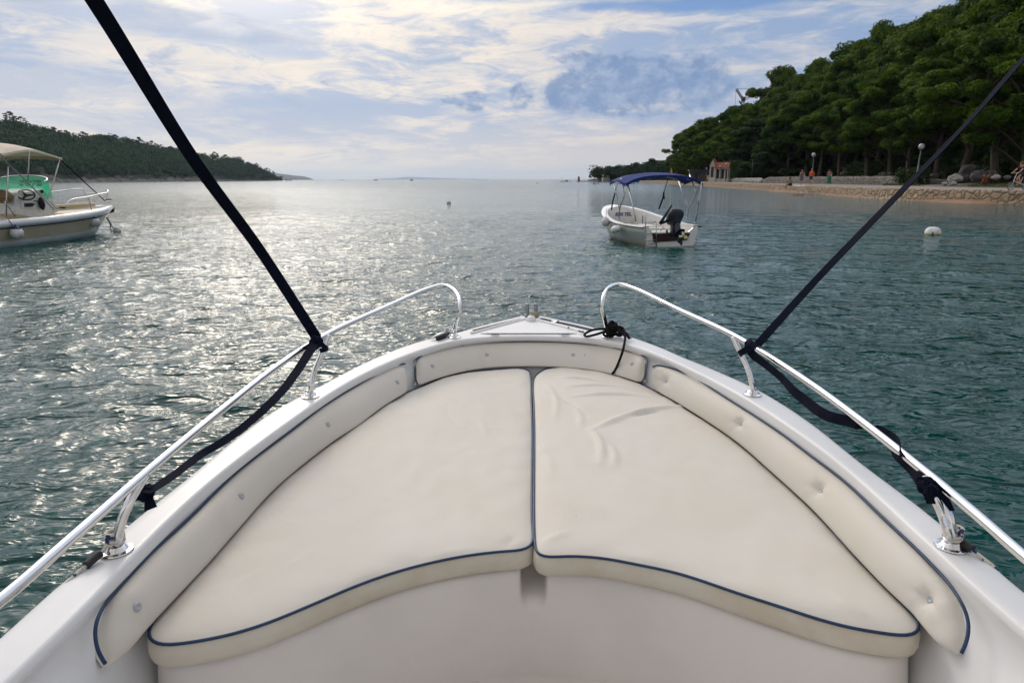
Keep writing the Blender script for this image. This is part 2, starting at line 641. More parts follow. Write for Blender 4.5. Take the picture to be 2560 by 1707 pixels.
def build_water():
    fine = np.radians(np.arange(-52, 52.01, 0.13))
    coarse = np.radians(np.arange(56, 305, 4.0))
    ang = np.concatenate([fine, coarse])
    rad = [1.2]
    while rad[-1] < 45:
        rad.append(rad[-1] * 1.0062)
    while rad[-1] < 38000:
        rad.append(rad[-1] * 1.13)
    rad = np.array(rad)
    A, Rr = np.meshgrid(ang, rad)
    X = Rr * np.sin(A)
    Y = Rr * np.cos(A)
    rs = np.random.RandomState(4)
    Z = np.zeros_like(X)
    cell = Rr * 0.0062
    for i in range(46):
        lam = 0.20 * (9 ** rs.rand())
        th = R(78) + rs.randn() * 0.62
        k = 2 * PI / lam
        amp = 0.0030 * lam ** 0.75
        ph = rs.rand() * 2 * PI
        wob = 0.5 * np.sin(X * 0.21 * rs.rand() + Y * 0.17 * rs.rand() + rs.rand() * 6)
        s = np.sin(k * (X * math.cos(th) + Y * math.sin(th)) + ph + wob * 3)
        s = np.where(s > 0, s ** 1.0, s)
        fade = np.clip(1.5 - cell / (lam * 0.16), 0, 1)
        Z += amp * s * fade
    Z = Z + 0.35 * np.abs(Z)
    Z *= np.clip((45 - Rr) / 18, 0, 1)
    na, nr = len(ang), len(rad)
    v = np.stack([X, Y, Z], -1).reshape(-1, 3)
    v = np.vstack([v, [[0, 0, 0]]])
    i = np.arange(nr - 1)[:, None] * na
    k = np.arange(na)[None, :]
    k2 = (k + 1) % na
    q = np.stack([i + k, i + k2, i + na + k2, i + na + k], -1).reshape(-1, 4)
    tri = np.stack([np.full(na, len(v) - 1), (np.arange(na) + 1) % na, np.arange(na)], -1)
    me = bpy.data.meshes.new('water')
    me.vertices.add(len(v))
    me.vertices.foreach_set('co', v.ravel())
    loops = np.concatenate([q[:, ::-1].ravel(), tri[:, ::-1].ravel()])
    me.loops.add(len(loops))
    me.loops.foreach_set('vertex_index', loops.astype(np.int32))
    npoly = len(q) + len(tri)
    me.polygons.add(npoly)
    st_ = np.concatenate([np.arange(len(q)) * 4, len(q) * 4 + np.arange(len(tri)) * 3])
    me.polygons.foreach_set('loop_start', st_.astype(np.int32))
    me.update(calc_edges=True)
    me.polygons.foreach_set('use_smooth', [True] * npoly)
    me.materials.append(water_material())
    o = bpy.data.objects.new('water', me)
    COL.objects.link(o)
    # normals must look up
    if me.polygons[0].normal.z < 0:
        me.flip_normals()
    tag(o, kind='structure')
    return o


build_water()

# ------------------------------------------------------------------ the boat we stand in
ZG = 0.68      # gunwale
ZC = 0.514     # top of the sun pads
ZB = 0.442     # bench under them


def PZ(lst, z=None):
    return [P(q[0], q[1], q[2] if len(q) > 2 else z) for q in lst]


boat = empty('motorboat', (0.04, 1.0, 0.0))
tag(boat, 'white open motorboat filling the foreground, cream bow lounge and steel bow rails', 'boat')
bpy.context.view_layer.update()


def own(o):
    """parent to the foreground boat, keeping the world place"""
    o.parent = boat
    o.matrix_parent_inverse = Matrix.Translation(boat.location).inverted()
    return o


A_px = [(0, 1600), (76, 1531), (153, 1463), (217, 1413), (312, 1325), (459, 1207), (597, 1094), (689, 1028), (788, 975),
        (900, 916), (982, 880), (1047, 858), (1110, 842), (1152, 832), (1183, 823), (1244, 807.5), (1296, 795),
        (1325, 791), (1354, 793), (1382, 799), (1433, 810), (1471, 818), (1515, 831), (1578, 846), (1650, 871), (1700, 893),
        (1790, 930), (1902, 982), (2021, 1057), (2159, 1166), (2297, 1270), (2343, 1307), (2403, 1356), (2481, 1418), (2560, 1485)]
B_px = [(15, 1707), (102, 1618), (204, 1529), (306, 1417), (413, 1307), (505, 1221), (597, 1147), (689, 1078), (781, 1013),
        (852, 966), (917, 931), (982, 901), (1047, 876), (1112, 856), (1155, 847), (1200, 842.5), (1254, 840.5), (1325, 839.5),
        (1400, 840.5), (1458, 843.5), (1535, 853), (1586, 865), (1650, 888), (1700, 910), (1790, 954), (1884, 1006), (1990, 1076),
        (2090, 1148), (2180, 1226), (2266, 1307), (2350, 1383), (2419, 1450), (2490, 1512), (2560, 1574)]
A3 = PZ(A_px, ZG - 0.012)
B3 = PZ(B_px, ZG)
# carry both sides aft, past the camera
def aft(L, first, dy, dx):
    q = L[0] if first else L[-1]
    return Vector((q.x + dx, q.y + dy, q.z))
lA = [Vector((-1.20, -2.2, ZG)), Vector((-1.22, -0.6, ZG))]
A3 = [Vector((-1.03, -2.3, ZG - .012)), Vector((-1.13, -0.9, ZG - .012)), Vector((A3[0].x - 0.035, 0.4, ZG - .012))] + A3 + \
     [Vector((A3[-1].x + 0.035, 0.4, ZG - .012)), Vector((1.20, -0.9, ZG - .012)), Vector((1.10, -2.3, ZG - .012))]
B3 = [Vector((-0.93, -2.3, ZG)), Vector((-1.03, -0.9, ZG)), Vector((B3[0].x - 0.03, 0.35, ZG))] + B3 + \
     [Vector((B3[-1].x + 0.03, 0.35, ZG)), Vector((1.10, -0.9, ZG)), Vector((1.00, -2.3, ZG))]
C_px = [(285, 1492), (319, 1450), (383, 1381), (464, 1307), (597, 1179), (735, 1074), (808, 1018), (895, 964), (960, 931), (1012, 909),
        (1047, 895), (1090, 879), (1155, 864), (1213, 857), (1305, 854), (1407, 855.5), (1509, 865), (1573, 879), (1611, 892),
        (1650, 905), (1700, 929), (1838, 1010), (1957, 1088), (2017, 1133.6), (2113, 1207), (2205, 1296), (2297, 1383), (2348, 1437)]
E_px = [(293, 1656), (319, 1628), (370, 1572), (434, 1501), (510, 1421), (597, 1322), (689, 1221), (826, 1110), (900, 1057), (954, 1020), (1021, 977),
        (1062, 959), (1101, 945), (1178, 925), (1254, 917), (1331, 918.5), (1407, 918), (1484, 926), (1547, 940), (1603, 957),
        (1650, 985), (1700, 1012), (1833, 1099), (1930, 1182), (2035, 1279), (2139, 1392), (2215, 1471), (2284, 1537), (2304, 1562)]
ZPT = ZG - 0.045   # top edge of the pads
ZPE = 0.528        # lower edge of the pads
C3 = PZ(C_px, ZPT)
E3 = PZ(E_px, ZPE)
CEN = Vector((0.04, 2.2, 0))


def outw(L, d, dz=0):
    """shift a bow-shaped curve outward by d"""
    out = []
    n = len(L)
    for i, q in enumerate(L):
        t = Vector(tuple(L[min(i + 1, n - 1)])) - Vector(tuple(L[max(i - 1, 0)]))
        nn = Vector((-t.y, t.x, 0)).normalized()
        out.append(Vector(tuple(q)) + nn * d + Vector((0, 0, dz)))
    return out


# the liner wall behind the pads: runs on aft parallel to the gunwale
Cw = [Vector((-0.90, -2.3, ZPT)), Vector((-1.0, -0.9, ZPT)), Vector((B3[2].x + .03, 0.35, ZPT)), P(60, 1700, ZPT), P(170, 1600, ZPT)] + C3 + \
     [P(2425, 1500, ZPT), P(2500, 1565, ZPT), Vector((B3[-3].x - .03, 0.35, ZPT)), Vector((1.07, -0.9, ZPT)), Vector((0.97, -2.3, ZPT))]
Ew_mid = outw(E3, 0.045)
for q in Ew_mid:
    q.z = 0.50
Ew = [Vector((-0.80, -2.3, .5)), Vector((-0.86, -0.9, .5)), Vector((B3[2].x + .12, 0.35, .5)), Vector((B3[2].x + .13, 0.9, .5))] + Ew_mid + \
     [Vector((B3[-3].x - .13, 0.9, .5)), Vector((B3[-3].x - .12, 0.35, .5)), Vector((0.93, -0.9, .5)), Vector((0.87, -2.3, .5))]
NL = 420


def split_curve(L, n, yfrac=None):
    """even resampling in two halves joined at the bow so the rows stay matched"""
    a = cr(L, 1600)
    k = int(np.argmax(a[:, 1]))
    # index in the middle third closest to the bow axis
    mid = np.argmin(np.abs(a[:, 0] - P(1325, 850, ZG).x) + (a[:, 1] < 3) * 9)
    def seg(b, m_):
        s = np.concatenate([[0], np.cumsum(np.linalg.norm(np.diff(b, axis=0), axis=1))])
        # even in angle-like mix so corners match
        u = np.linspace(0, s[-1], m_)
        return np.stack([np.interp(u, s, b[:, j]) for j in range(3)], 1)
    l = seg(a[:mid + 1], n // 2)
    r = seg(a[mid:], n // 2 + 1)[1:]
    return np.vstack([l, r])


def sm(a, it=2, fix=None):
    """light smoothing of a traced curve, ends kept"""
    a = a.copy()
    for _ in range(it):
        b = a.copy()
        b[1:-1] = (a[:-2] + 2 * a[1:-1] + a[2:]) / 4
        a = b
    return a


Ac = split_curve(A3, NL)
Bc = sm(split_curve(B3, NL), 30)
Cc = sm(split_curve(Cw, NL), 20)
Ec = sm(split_curve(Ew, NL), 30)


def nrm2(c):
    t = np.gradient(c, axis=0)
    n_ = np.stack([-t[:, 1], t[:, 0], np.zeros(len(c))], 1)
    return n_ / np.linalg.norm(n_, axis=1)[:, None]


nA = nrm2(Ac)
nB = nrm2(Bc)
nC = nrm2(Cc)


def sh(c, n_, d, z):
    o = c + n_ * d
    o = o.copy()
    o[:, 2] = z
    return o


# outside shell
mb = MB()
rows = [sh(Ac, nA, -0.42, -0.35), sh(Ac, nA, -0.24, 0.0), sh(Ac, nA, -0.12, 0.28), sh(Ac, nA, -0.04, 0.52), sh(Ac, nA, -0.012, 0.60), sh(Ac, nA, -0.008, ZG - 0.045)]
mb.loft([r_.tolist() for r_ in rows])
own(mb.build('hull', M['gel'], None))
mb = MB()
rows = [sh(Ac, nA, -0.008, ZG - 0.05), sh(Ac, nA, 0.008, ZG - 0.045), sh(Ac, nA, 0.012, ZG - 0.03), sh(Ac, nA, 0.006, ZG - 0.014), sh(Ac, nA, -0.006, ZG - 0.004)]
top1 = sh(Ac, nA, -0.016, ZG)
rows.append(top1)
Bin = sh(Bc, nB, 0.010, ZG + 0.001)
Bin0 = sh(Bc, nB, 0.022, ZG + 0.001)
for f_ in (0.25, 0.5, 0.75):
    rows.append(top1 * (1 - f_) + Bin0 * f_)
rows += [Bin0, Bin]
rows += [sh(Bc, nB, 0.004, ZG - 0.001), sh(Bc, nB, 0.0, ZG - 0.005), sh(Bc, nB, -0.002, ZG - 0.012), sh(Bc, nB, -0.003, ZG - 0.022)]
Cm = sh(Cc, nC, 0.004, ZPT)
rows.append(Cm)
Cl = Cm * 0.5 + Ec * 0.5
rows.append(Cl)
rows.append(Ec)
e2 = Ec * 1.0
e2[:, 2] = 0.30
nE = nrm2(Ec)
e2 += nE * -0.01
e3_ = e2 - nE * 0.02
e3_[:, 2] = 0.10
rows += [e2, e3_]
mb.loft([r_.tolist() for r_ in rows])
# floor
fl = e3_.copy()
nfl = len(fl)
half = nfl // 2
for i in range(half - 1):
    pass
own(mb.build('deck', M['gel'], None))
fb = MB()
L_ = fl[:half]
R_ = fl[half:][::-1]
m_ = min(len(L_), len(R_))
fb.loft([L_[:m_].tolist(), R_[:m_].tolist()], flip=True)
own(fb.build('cockpit_floor', M['gel2'], None, smooth=False))
tb = MB()
tb.box((0.035, -2.28, 0.32), (1.9, 0.08, 0.72), bev=0.02)
own(tb.build('transom', M['gel'], None, ang=40))

# bench moulding under the sun pads
T_px = [(1100, 1458), (1176.5, 1443), (1235, 1433.5), (1285, 1428), (1333, 1424), (1381, 1428), (1470, 1436), (1559, 1449), (1700, 1488), (1830, 1534), (1960, 1583), (2062, 1615), (2164, 1640)]
T_l = [(434, 1661), (530, 1652), (632, 1624), (734, 1586), (836, 1545), (900, 1519), (1000, 1482)]
Tf = PZ(T_l + T_px + [(2225, 1645)], ZB - 0.004)
lc = P(434, 1662, ZB)
rc = P(2245, 1645, ZB)
Tl = [Vector((lc.x - 0.02, lc.y + 0.75, ZB)), Vector((lc.x - .035, lc.y + 0.45, ZB)), Vector((lc.x - 0.075, lc.y + 0.16, ZB)), Vector((lc.x - 0.065, lc.y + 0.05, ZB))]
Tr = [Vector((rc.x + 0.055, rc.y + 0.05, ZB)), Vector((rc.x + 0.065, rc.y + 0.16, ZB)), Vector((rc.x + .035, rc.y + 0.45, ZB)), Vector((rc.x + 0.02, rc.y + 0.75, ZB))]
Tc = sm(cr(Tl + Tf + Tr, 700), 6)
nT = nrm2(Tc)       # points outward of the walk direction: forward (+Y) on the front face
gx = P(1335, 1440, ZB).x


def groove(row, z):
    dep = 0.17 * max(0.0, min(1.0, (z - 0.335) / 0.05))
    r_ = row.copy()
    k = np.clip(1 - ((row[:, 0] - gx) / 0.036) ** 4, 0, 1) * (np.abs(row[:, 0] - gx) < 0.06)
    k = np.exp(-((row[:, 0] - gx) / 0.029) ** 4)
    front = row[:, 1] < 2.3
    r_ += nT * (dep * k * front)[:, None]
    return r_


mb = MB()
rows = []
for (d, z) in [(0.10, ZB - 0.001), (0.03, ZB), (0.018, ZB - 0.001), (0.008, ZB - 0.005), (0.001, ZB - 0.013), (-0.003, ZB - 0.025), (-0.006, 0.40), (-0.008, 0.38),
               (-0.010, 0.36), (-0.012, 0.345), (-0.014, 0.325), (-0.016, 0.30), (-0.025, 0.2), (-0.035, 0.10)]:
    r_ = sh(Tc, nT, d, z)
    rows.append(groove(r_, z if z < 0.43 else 0.45))
mb.loft([r_.tolist() for r_ in rows[::-1]], flip=False)
bench = mb.build('bench', M['gel2'], None)
own(bench)
# top plate of the bench
top_in = sh(Tc, nT, 0.095, ZB - 0.002)
pl = MB()
outl = [Vector(tuple(q)) for q in top_in[::10]]
fw = [Vector(tuple(q)) for q in Ec if q[1] > lc.y + 0.75][::8]
for q in fw:
    q.z = ZB - 0.002
poly = outl + fw[::-1]
from mathutils.geometry import tessellate_polygon
pl.add(poly, [tuple(t_) for t_ in tessellate_polygon([poly])])
own(pl.build('bench_top', M['gel'], None, smooth=False))


# --- pads on the coaming
def ends(u, w_lo, w_hi):
    return u


def pad(name, top_pts, bot_pts, buttons, n=150, bulge=0.042, pipe_pts=None, dimple=0.0, r_end=0.05, close0=True, close1=True, label=None):
    T_ = sm(cr(top_pts, n), 2)
    B_ = sm(cr(bot_pts, n), 2)
    m = 26
    grid = np.zeros((n, m, 3))
    L = np.concatenate([[0], np.cumsum(np.linalg.norm(np.diff(T_, axis=0), axis=1))])
    tt = np.gradient((T_ + B_) / 2, axis=0)
    inn = np.stack([tt[:, 1], -tt[:, 0], np.zeros(n)], 1)
    inn /= np.linalg.norm(inn, axis=1)[:, None]
    for i in range(n):
        de = min(L[i] if close0 else 9, L[-1] - L[i] if close1 else 9)
        q = min(1.0, de / r_end)
        sq = math.sqrt(max(0.0, 1 - (1 - q) ** 2))          # rounded corners in outline
        wid = float(np.linalg.norm(T_[i] - B_[i]))
        bq = bulge * (0.15 + 0.85 * sq) * min(1.0, wid / 0.10) ** 0.7
        for j in range(m):
            w_ = j / (m - 1)
            prof = (math.sin(PI * w_) ** 0.42) * (0.62 + 0.38 * (1 - w_))
            wc = 0.5 + (w_ - 0.5) * (0.55 + 0.45 * sq if r_end < 0.2 else 1.0)
            base = T_[i] * (1 - wc) + B_[i] * wc
            grid[i, j] = base + inn[i] * bq * prof + np.array([0, 0, 0.35 * bq * prof * (1 - w_)])
    G = grid.copy()
    flat = G.reshape(-1, 3)
    V0 = flat.copy()
    btn = []
    rotm = np.array(CM)
    rel = V0 - np.array([0, 0, H])
    cc = rel @ rotm
    pxs = 1280 + FPX * cc[:, 0] / -cc[:, 2]
    pys = 853.5 - FPX * cc[:, 1] / -cc[:, 2]
    for (bx, by) in buttons:
        k = int(np.argmin((pxs - bx) ** 2 + (pys - by) ** 2))
        i, j = divmod(k, m)
        i = min(max(i, 1), n - 2)
        j = min(max(j, 1), m - 2)
        nv = np.cross(G[i + 1, j] - G[i - 1, j], G[i, j + 1] - G[i, j - 1])
        nv /= np.linalg.norm(nv)
        if np.dot(nv, inn[i]) < 0:
            nv = -nv
        c = V0[k]
        dv = V0 - c
        d = np.linalg.norm(dv, axis=1)
        angq = np.arctan2(dv[:, 2], dv @ np.array([tt[i][0], tt[i][1], 0]) / np.linalg.norm(tt[i]))
        dd = dimple * (np.exp(-(d / 0.020) ** 2) + 0.55 * np.exp(-(d / 0.055) ** 2) * (0.72 + 0.28 * np.cos(angq * 7 + 1)))
        flat -= nv[None, :] * dd[:, None]
        btn.append((c - nv * dimple * 1.35, nv))
    o = MB()
    G = flat.reshape(n, m, 3)
    o.loft([G[i].tolist() for i in range(n)])
    # end caps and back
    back = [T_[i] - inn[i] * 0.012 for i in range(n)]
    back2 = [B_[i] - inn[i] * 0.02 for i in range(n)]
    o.loft([[q.tolist() for q in back], [G[i, 0].tolist() for i in range(n)]])
    o.loft([[G[i, -1].tolist() for i in range(n)], [q.tolist() for q in back2]])
    for e in (0, n - 1):
        ring = [q.tolist() for q in G[e]]
        o.add(ring, [list(range(m))])
    pobj = o.build(name, M['vinyl'], None)
    recalc(pobj)
    own(pobj)
    if label:
        pobj['label'] = label
    # piping
    if pipe_pts is not None:
        pp = sm(cr(pipe_pts, 200), 2)
        pp[:, 2] += 0.004
        low_end = (ZPT - pp[:, 2]).clip(0, 0.1)
        for i in range(len(pp)):
            k_ = min(1.0, max(0.0, low_end[i] / 0.012)) * 0.030
            v_ = CO - Vector(tuple(pp[i]))
            pp[i] += np.array(tuple(v_)) * (k_ / max(.2, v_.z))
        pp = sm(pp, 6)
        pm = MB().tube(pp, 0.0042, 8).build('piping', M['piping'])
        pm.parent = pobj
    for (c, nv) in btn:
        z = Vector(tuple(nv))
        Mr = z.to_track_quat('Z', 'Y').to_matrix()
        bmb = MB().lathe([(0.0, 0.0035), (0.004, 0.0040), (0.0065, 0.0055), (0.0095, 0.0050), (0.0115, 0.0022), (0.012, 0.0), (0.012, -0.004)], 16, Vector(tuple(c)), Mr)
        bo = bmb.build('button', M['button'])
        bo.parent = pobj
    return pobj


z1, z2 = ZPT, ZPE
# left pad, aft end to fore end
topL = PZ([(272, 1664, z2 + .004), (252, 1640, .555), (240, 1600, .585), (241, 1558, .605), (256, 1524, .622), (283, 1490, z1), (319, 1450, z1), (383, 1381, z1), (464, 1307, z1), (597, 1179, z1),
           (735, 1074, z1), (808, 1018, z1), (895, 964, z1), (960, 930, z1), (1008, 912, z1)])
botL = PZ([(274, 1667, z2 + .002), (284, 1664, z2), (296, 1653, z2), (321, 1627, z2), (370, 1570, z2), (434, 1501, z2), (510, 1421, z2), (597, 1322, z2), (689, 1221, z2), (826, 1110, z2), (900, 1061, z2),
           (954, 1020, z2), (1021, 979, z2)])
pipL = PZ([(264, 1662, z2 + .002), (247, 1640, .555), (237, 1595, .585), (238, 1560, .605), (252, 1528, .622), (280, 1492, z1 + .002), (319, 1448, z1 + .002), (383, 1380, z1 + .002), (464, 1306, z1 + .002), (597, 1178, z1 + .002),
           (735, 1073, z1 + .002), (808, 1017, z1 + .002), (895, 963, z1 + .002), (960, 929, z1 + .002), (1004, 911, z1 + .002), (1013, 911, z1)])
# shift the inner face back so the bulge lands on the traced outline
def inset(L, d):
    out = []
    n = len(L)
    for i, q in enumerate(L):
        t = L[min(i + 1, n - 1)] - L[max(i - 1, 0)]
        nn = Vector((-t.y, t.x, 0))
        nn = nn.normalized() if nn.length > 1e-6 else Vector((0, 0, 0))
        out.append(q + nn * d)
    return out
botL = inset(botL, 0.006)
pad('backrest_pad', topL, botL, [(344, 1521), (606, 1238), (819, 1061), (993, 955)], pipe_pts=pipL, dimple=0.0025, close0=False, label='backrest pad on the left side with four buttons')
topM = PZ([(1040, 900), (1050, 893), (1090, 879), (1155, 865), (1213, 858), (1305, 855), (1407, 856.5), (1509, 866), (1573, 880), (1602, 890), (1613, 898)], z1)
botM = PZ([(1044, 966), (1062, 959), (1101, 945), (1178, 926), (1254, 918), (1331, 917), (1407, 919), (1484, 927), (1547, 941), (1596, 956), (1609, 958)], z2)
botM = inset(botM, 0.006)
pipM = PZ([(1044, 962, z2), (1038, 948, .56), (1037, 925, .60), (1038, 908, .625), (1046, 895, z1 + .002), (1090, 878, z1 + .002), (1155, 864, z1 + .002), (1213, 857, z1 + .002), (1305, 854, z1 + .002),
           (1407, 855.5, z1 + .002), (1509, 865, z1 + .002), (1573, 879, z1 + .002), (1605, 889, z1), (1616, 902, .62), (1615, 925, .59), (1612, 948, .55), (1604, 957, z2)])
pad('backrest_pad', topM, botM, [(1082, 914), (1218, 887), (1433, 886), (1577.6, 909.6)], pipe_pts=pipM, dimple=0.0025, label='curved backrest pad across the bow')
topR = PZ([(1632, 918, z1), (1645, 917, z1), (1698, 932, z1), (1838, 1012, z1), (1957, 1090, z1), (2017, 1136, z1), (2113, 1210, z1), (2205, 1298, z1), (2297, 1385, z1), (2340, 1430, z1 - .004), (2373, 1468, .625),
           (2402, 1513, .61), (2417, 1549, .59), (2418, 1583, .572), (2410, 1616, .55), (2398, 1634, z2 + .004)])
botR = PZ([(1630, 968, z2), (1650, 983, z2), (1700, 1012, z2), (1833, 1099, z2), (1930, 1182, z2), (2035, 1279, z2), (2139, 1392, z2), (2215, 1471, z2), (2284, 1537, z2), (2304, 1562, z2), (2343, 1608, z2), (2368, 1628, z2), (2393, 1637, z2)])
botR = inset(botR, 0.006)
pipR = PZ([(1632, 918, z1), (1640, 914, z1), (1698, 928, z1 + .002), (1838, 1010, z1 + .002), (1957, 1088, z1 + .002), (2017, 1133.6, z1 + .002), (2113, 1207, z1 + .002), (2205, 1295, z1 + .002), (2297, 1382, z1 + .002), (2340, 1427, z1),
           (2375, 1465, .63), (2405, 1511, .61), (2421, 1549, .59), (2422, 1583, .572), (2414, 1617, .55), (2403, 1636, z2 + .004)])
pad('backrest_pad', topR, botR, [(1660, 949), (1843, 1056), (2040, 1218.5), (2309, 1489)], pipe_pts=pipR, dimple=0.017, close1=False, label='backrest pad on the right side with deeply sunk buttons')


# --- sun pads
def sun_pad(label, out_px, wr, seedv, amp=1.25):
    base = P(1330, 1100, ZC)
    O = sm(np.vstack([cr(PZ(out_px, ZC), 360, closed=True)]), 0)
    Op = np.roll(O, 1, 0), np.roll(O, -1, 0)
    for _ in range(3):
        O = (np.roll(O, 1, 0) + 2 * O + np.roll(O, -1, 0)) / 4
    no = len(O)
    area = 0.5 * np.sum(O[:, 0] * np.roll(O[:, 1], -1) - np.roll(O[:, 0], -1) * O[:, 1])
    if area < 0:
        O = O[::-1]
    t = np.roll(O, -1, 0) - np.roll(O, 1, 0)
    nn = np.stack([t[:, 1], -t[:, 0], np.zeros(no)], 1)
    nn /= np.linalg.norm(nn, axis=1)[:, None]       # outward
    # interior points
    x0, y0 = O[:, 0].min(), O[:, 1].min()
    x1, y1 = O[:, 0].max(), O[:, 1].max()
    stp = 0.0125
    gxs, gys = np.meshgrid(np.arange(x0, x1, stp), np.arange(y0, y1, stp))
    gxs = gxs.ravel()
    gys = gys.ravel()
    ins = np.zeros(len(gxs), bool)
    for i in range(no):
        a, b = O[i], O[(i + 1) % no]
        c = ((a[1] > gys) != (b[1] > gys)) & (gxs < (b[0] - a[0]) * (gys - a[1]) / (b[1] - a[1] + 1e-12) + a[0])
        ins ^= c
    dmin = np.full(len(gxs), 9.0)
    for i in range(no):
        dmin = np.minimum(dmin, np.hypot(gxs - O[i, 0], gys - O[i, 1]))
    keep = ins & (dmin > 0.010)
    ip = np.stack([gxs[keep], gys[keep]], 1)
    allp = [Vector((float(q[0]), float(q[1]))) for q in O[:, :2]] + [Vector((float(q[0]), float(q[1]))) for q in ip]
    edges = [(i, (i + 1) % no) for i in range(no)]
    vo, eo, fo, *_ = delaunay_2d_cdt(allp, edges, [], 1, 1e-6)
    XY = np.array([[v.x, v.y] for v in vo])
    d = np.full(len(XY), 9.0)
    for i in range(no):
        d = np.minimum(d, np.hypot(XY[:, 0] - O[i, 0], XY[:, 1] - O[i, 1]))
    Z = ZC + 0.013 * (1 - np.exp(-d / 0.03)) + 0.012 * (1 - np.exp(-d / 0.22))
    for (ax, ay, bx, by, hh, wd) in wr:
        a = P(ax, ay, ZC)
        b = P(bx, by, ZC)
        ab = np.array([b.x - a.x, b.y - a.y])
        L2 = ab @ ab
        tq = np.clip(((XY[:, 0] - a.x) * ab[0] + (XY[:, 1] - a.y) * ab[1]) / L2, 0, 1)
        # gently bowed line
        nx, ny = -ab[1] / math.sqrt(L2), ab[0] / math.sqrt(L2)
        bow = 0.06 * math.sqrt(L2) * np.sin(PI * tq)
        qx = a.x + ab[0] * tq + nx * bow
        qy = a.y + ab[1] * tq + ny * bow
        dd = np.hypot(XY[:, 0] - qx, XY[:, 1] - qy)
        Z += amp * hh * np.exp(-(dd / (wd * .62)) ** 2) * np.sin(PI * np.clip(tq, 0.06, 0.94)) ** 0.7 * np.clip(d / 0.02, 0, 1)
    for i in range(len(XY)):
        q = Vector((XY[i, 0], XY[i, 1], seedv))
        q2 = Vector((XY[i, 0] * 1.2 + XY[i, 1] * .4, XY[i, 1] * 0.7 - XY[i, 0] * .5, seedv))
        q3 = Vector((XY[i, 0] * 5 + XY[i, 1] * 5, (XY[i, 1] - XY[i, 0]) * 26, seedv * 2))
        Z[i] += 0.0011 * noise.noise(q3) * max(0.0, noise.noise(q * 1.5) + .45) * min(1, d[i] / 0.05)
        Z[i] += 0.006 * max(0.0, 1 - d[i] / 0.09) * noise.noise(Vector((XY[i, 0] * 9, XY[i, 1] * 9, seedv + 4))) * min(1, d[i] / 0.02)
        Z[i] += (0.0045 * noise.noise(q * 3.0) + 0.0022 * noise.noise(q2 * 11.0) + 0.0006 * noise.noise(q2 * 37)) * min(1, d[i] / 0.04)
    mb = MB()
    mb.add([(XY[i, 0], XY[i, 1], Z[i]) for i in range(len(XY))], [list(f_) for f_ in fo])
    obj = mb.build('sun_pad', M['vinyl'])
    recalc(obj)
    if obj.data.polygons[0].normal.z < 0:
        obj.data.flip_normals()
    tag(obj, label, 'cushion')
    side = MB()
    rows = []
    for (off, z) in [(0.0, ZC), (0.006, ZC - 0.008), (0.010, ZC - 0.022), (0.010, ZC - 0.045), (0.006, ZC - 0.060), (-0.004, ZB + 0.004), (-0.02, ZB + 0.003)]:
        r_ = O + nn * off
        r_[:, 2] = z
        rows.append(r_.tolist())
    side.loft(rows[::-1], closed=True)
    so_ = side.build('side_panel', M['vinyl2'], obj)
    recalc(so_)
    pp = O + nn * 0.003
    pp[:, 2] = ZC + 0.002
    MB().tube(pp, 0.0042, 8, closed=True).build('piping', M['piping'], obj)
    return obj


cL = [(1310, 923.5), (1321, 927), (1325, 940), (1327, 1000), (1329, 1088), (1328, 1200), (1328, 1300), (1330.5, 1345), (1324.5, 1366), (1309, 1373.5), (1253, 1378), (1176.5, 1387), (1100, 1401), (1000, 1426),
      (900, 1460), (785, 1508.5), (708, 1541), (632, 1569), (555, 1590), (478.6, 1604), (415, 1611), (389, 1607), (376.5, 1595), (374, 1577), (384, 1557), (407, 1529), (438, 1495),
      (505, 1418), (597, 1315), (689, 1217), (826, 1107), (945, 1022), (1021, 981), (1050, 969), (1126, 940), (1203, 928), (1265, 924)]
cR = [(1348, 933), (1369, 922), (1407, 916), (1458, 922), (1535, 937), (1586, 954), (1650, 985), (1700, 1013), (1833, 1100), (1930, 1183), (2035, 1280), (2138.6, 1394), (2215, 1473), (2271, 1527), (2291, 1552),
      (2295.5, 1571), (2287, 1583), (2266, 1588), (2215, 1583), (2113, 1565), (2036.5, 1544), (1960, 1519), (1850, 1484), (1700, 1434), (1585, 1409), (1508, 1395), (1432, 1389.5), (1378, 1391.5), (1356, 1391), (1345, 1384), (1340, 1364), (1337, 1300),
      (1337, 1200), (1337.5, 1088), (1336, 1020), (1334, 960), (1338, 943)]
sun_pad('cream sun pad with blue piping filling the left half of the bow', cL,
        [(1180, 1040, 1110, 1000, .003, .02), (1195, 1060, 1215, 1100, .003, .02), (620, 1345, 760, 1260, .0022, .012), (690, 1455, 800, 1390, .002, .012),
         (1290, 1345, 1255, 1370, -.005, .014), (700, 1330, 745, 1310, .002, .008), (560, 1500, 700, 1420, .0015, .02), (1150, 1080, 1120, 1020, -.002, .025)], 1.0)
sun_pad('cream sun pad with blue piping in the right half of the bow, creased', cR,
        [(1395, 952, 1500, 962, .006, .020), (1410, 975, 1560, 975, .005, .022), (1420, 1000, 1625, 998, .006, .024), (1480, 1085, 1700, 1020, .009, .024), (1700, 1020, 1790, 1030, .007, .022),
         (1480, 1085, 1500, 1170, .006, .022), (1520, 1120, 1535, 1180, .005, .018), (1540, 1060, 1640, 1040, -.005, .02), (1360, 960, 1385, 1060, .004, .02), (1345, 1120, 1380, 1200, .002, .02),
         (1380, 990, 1450, 1040, -.003, .025), (1430, 1020, 1450, 1080, .004, .02), (1350, 1370, 1420, 1340, .003, .02), (2180, 1560, 2080, 1500, .003, .03)], 7.0, 2.1)

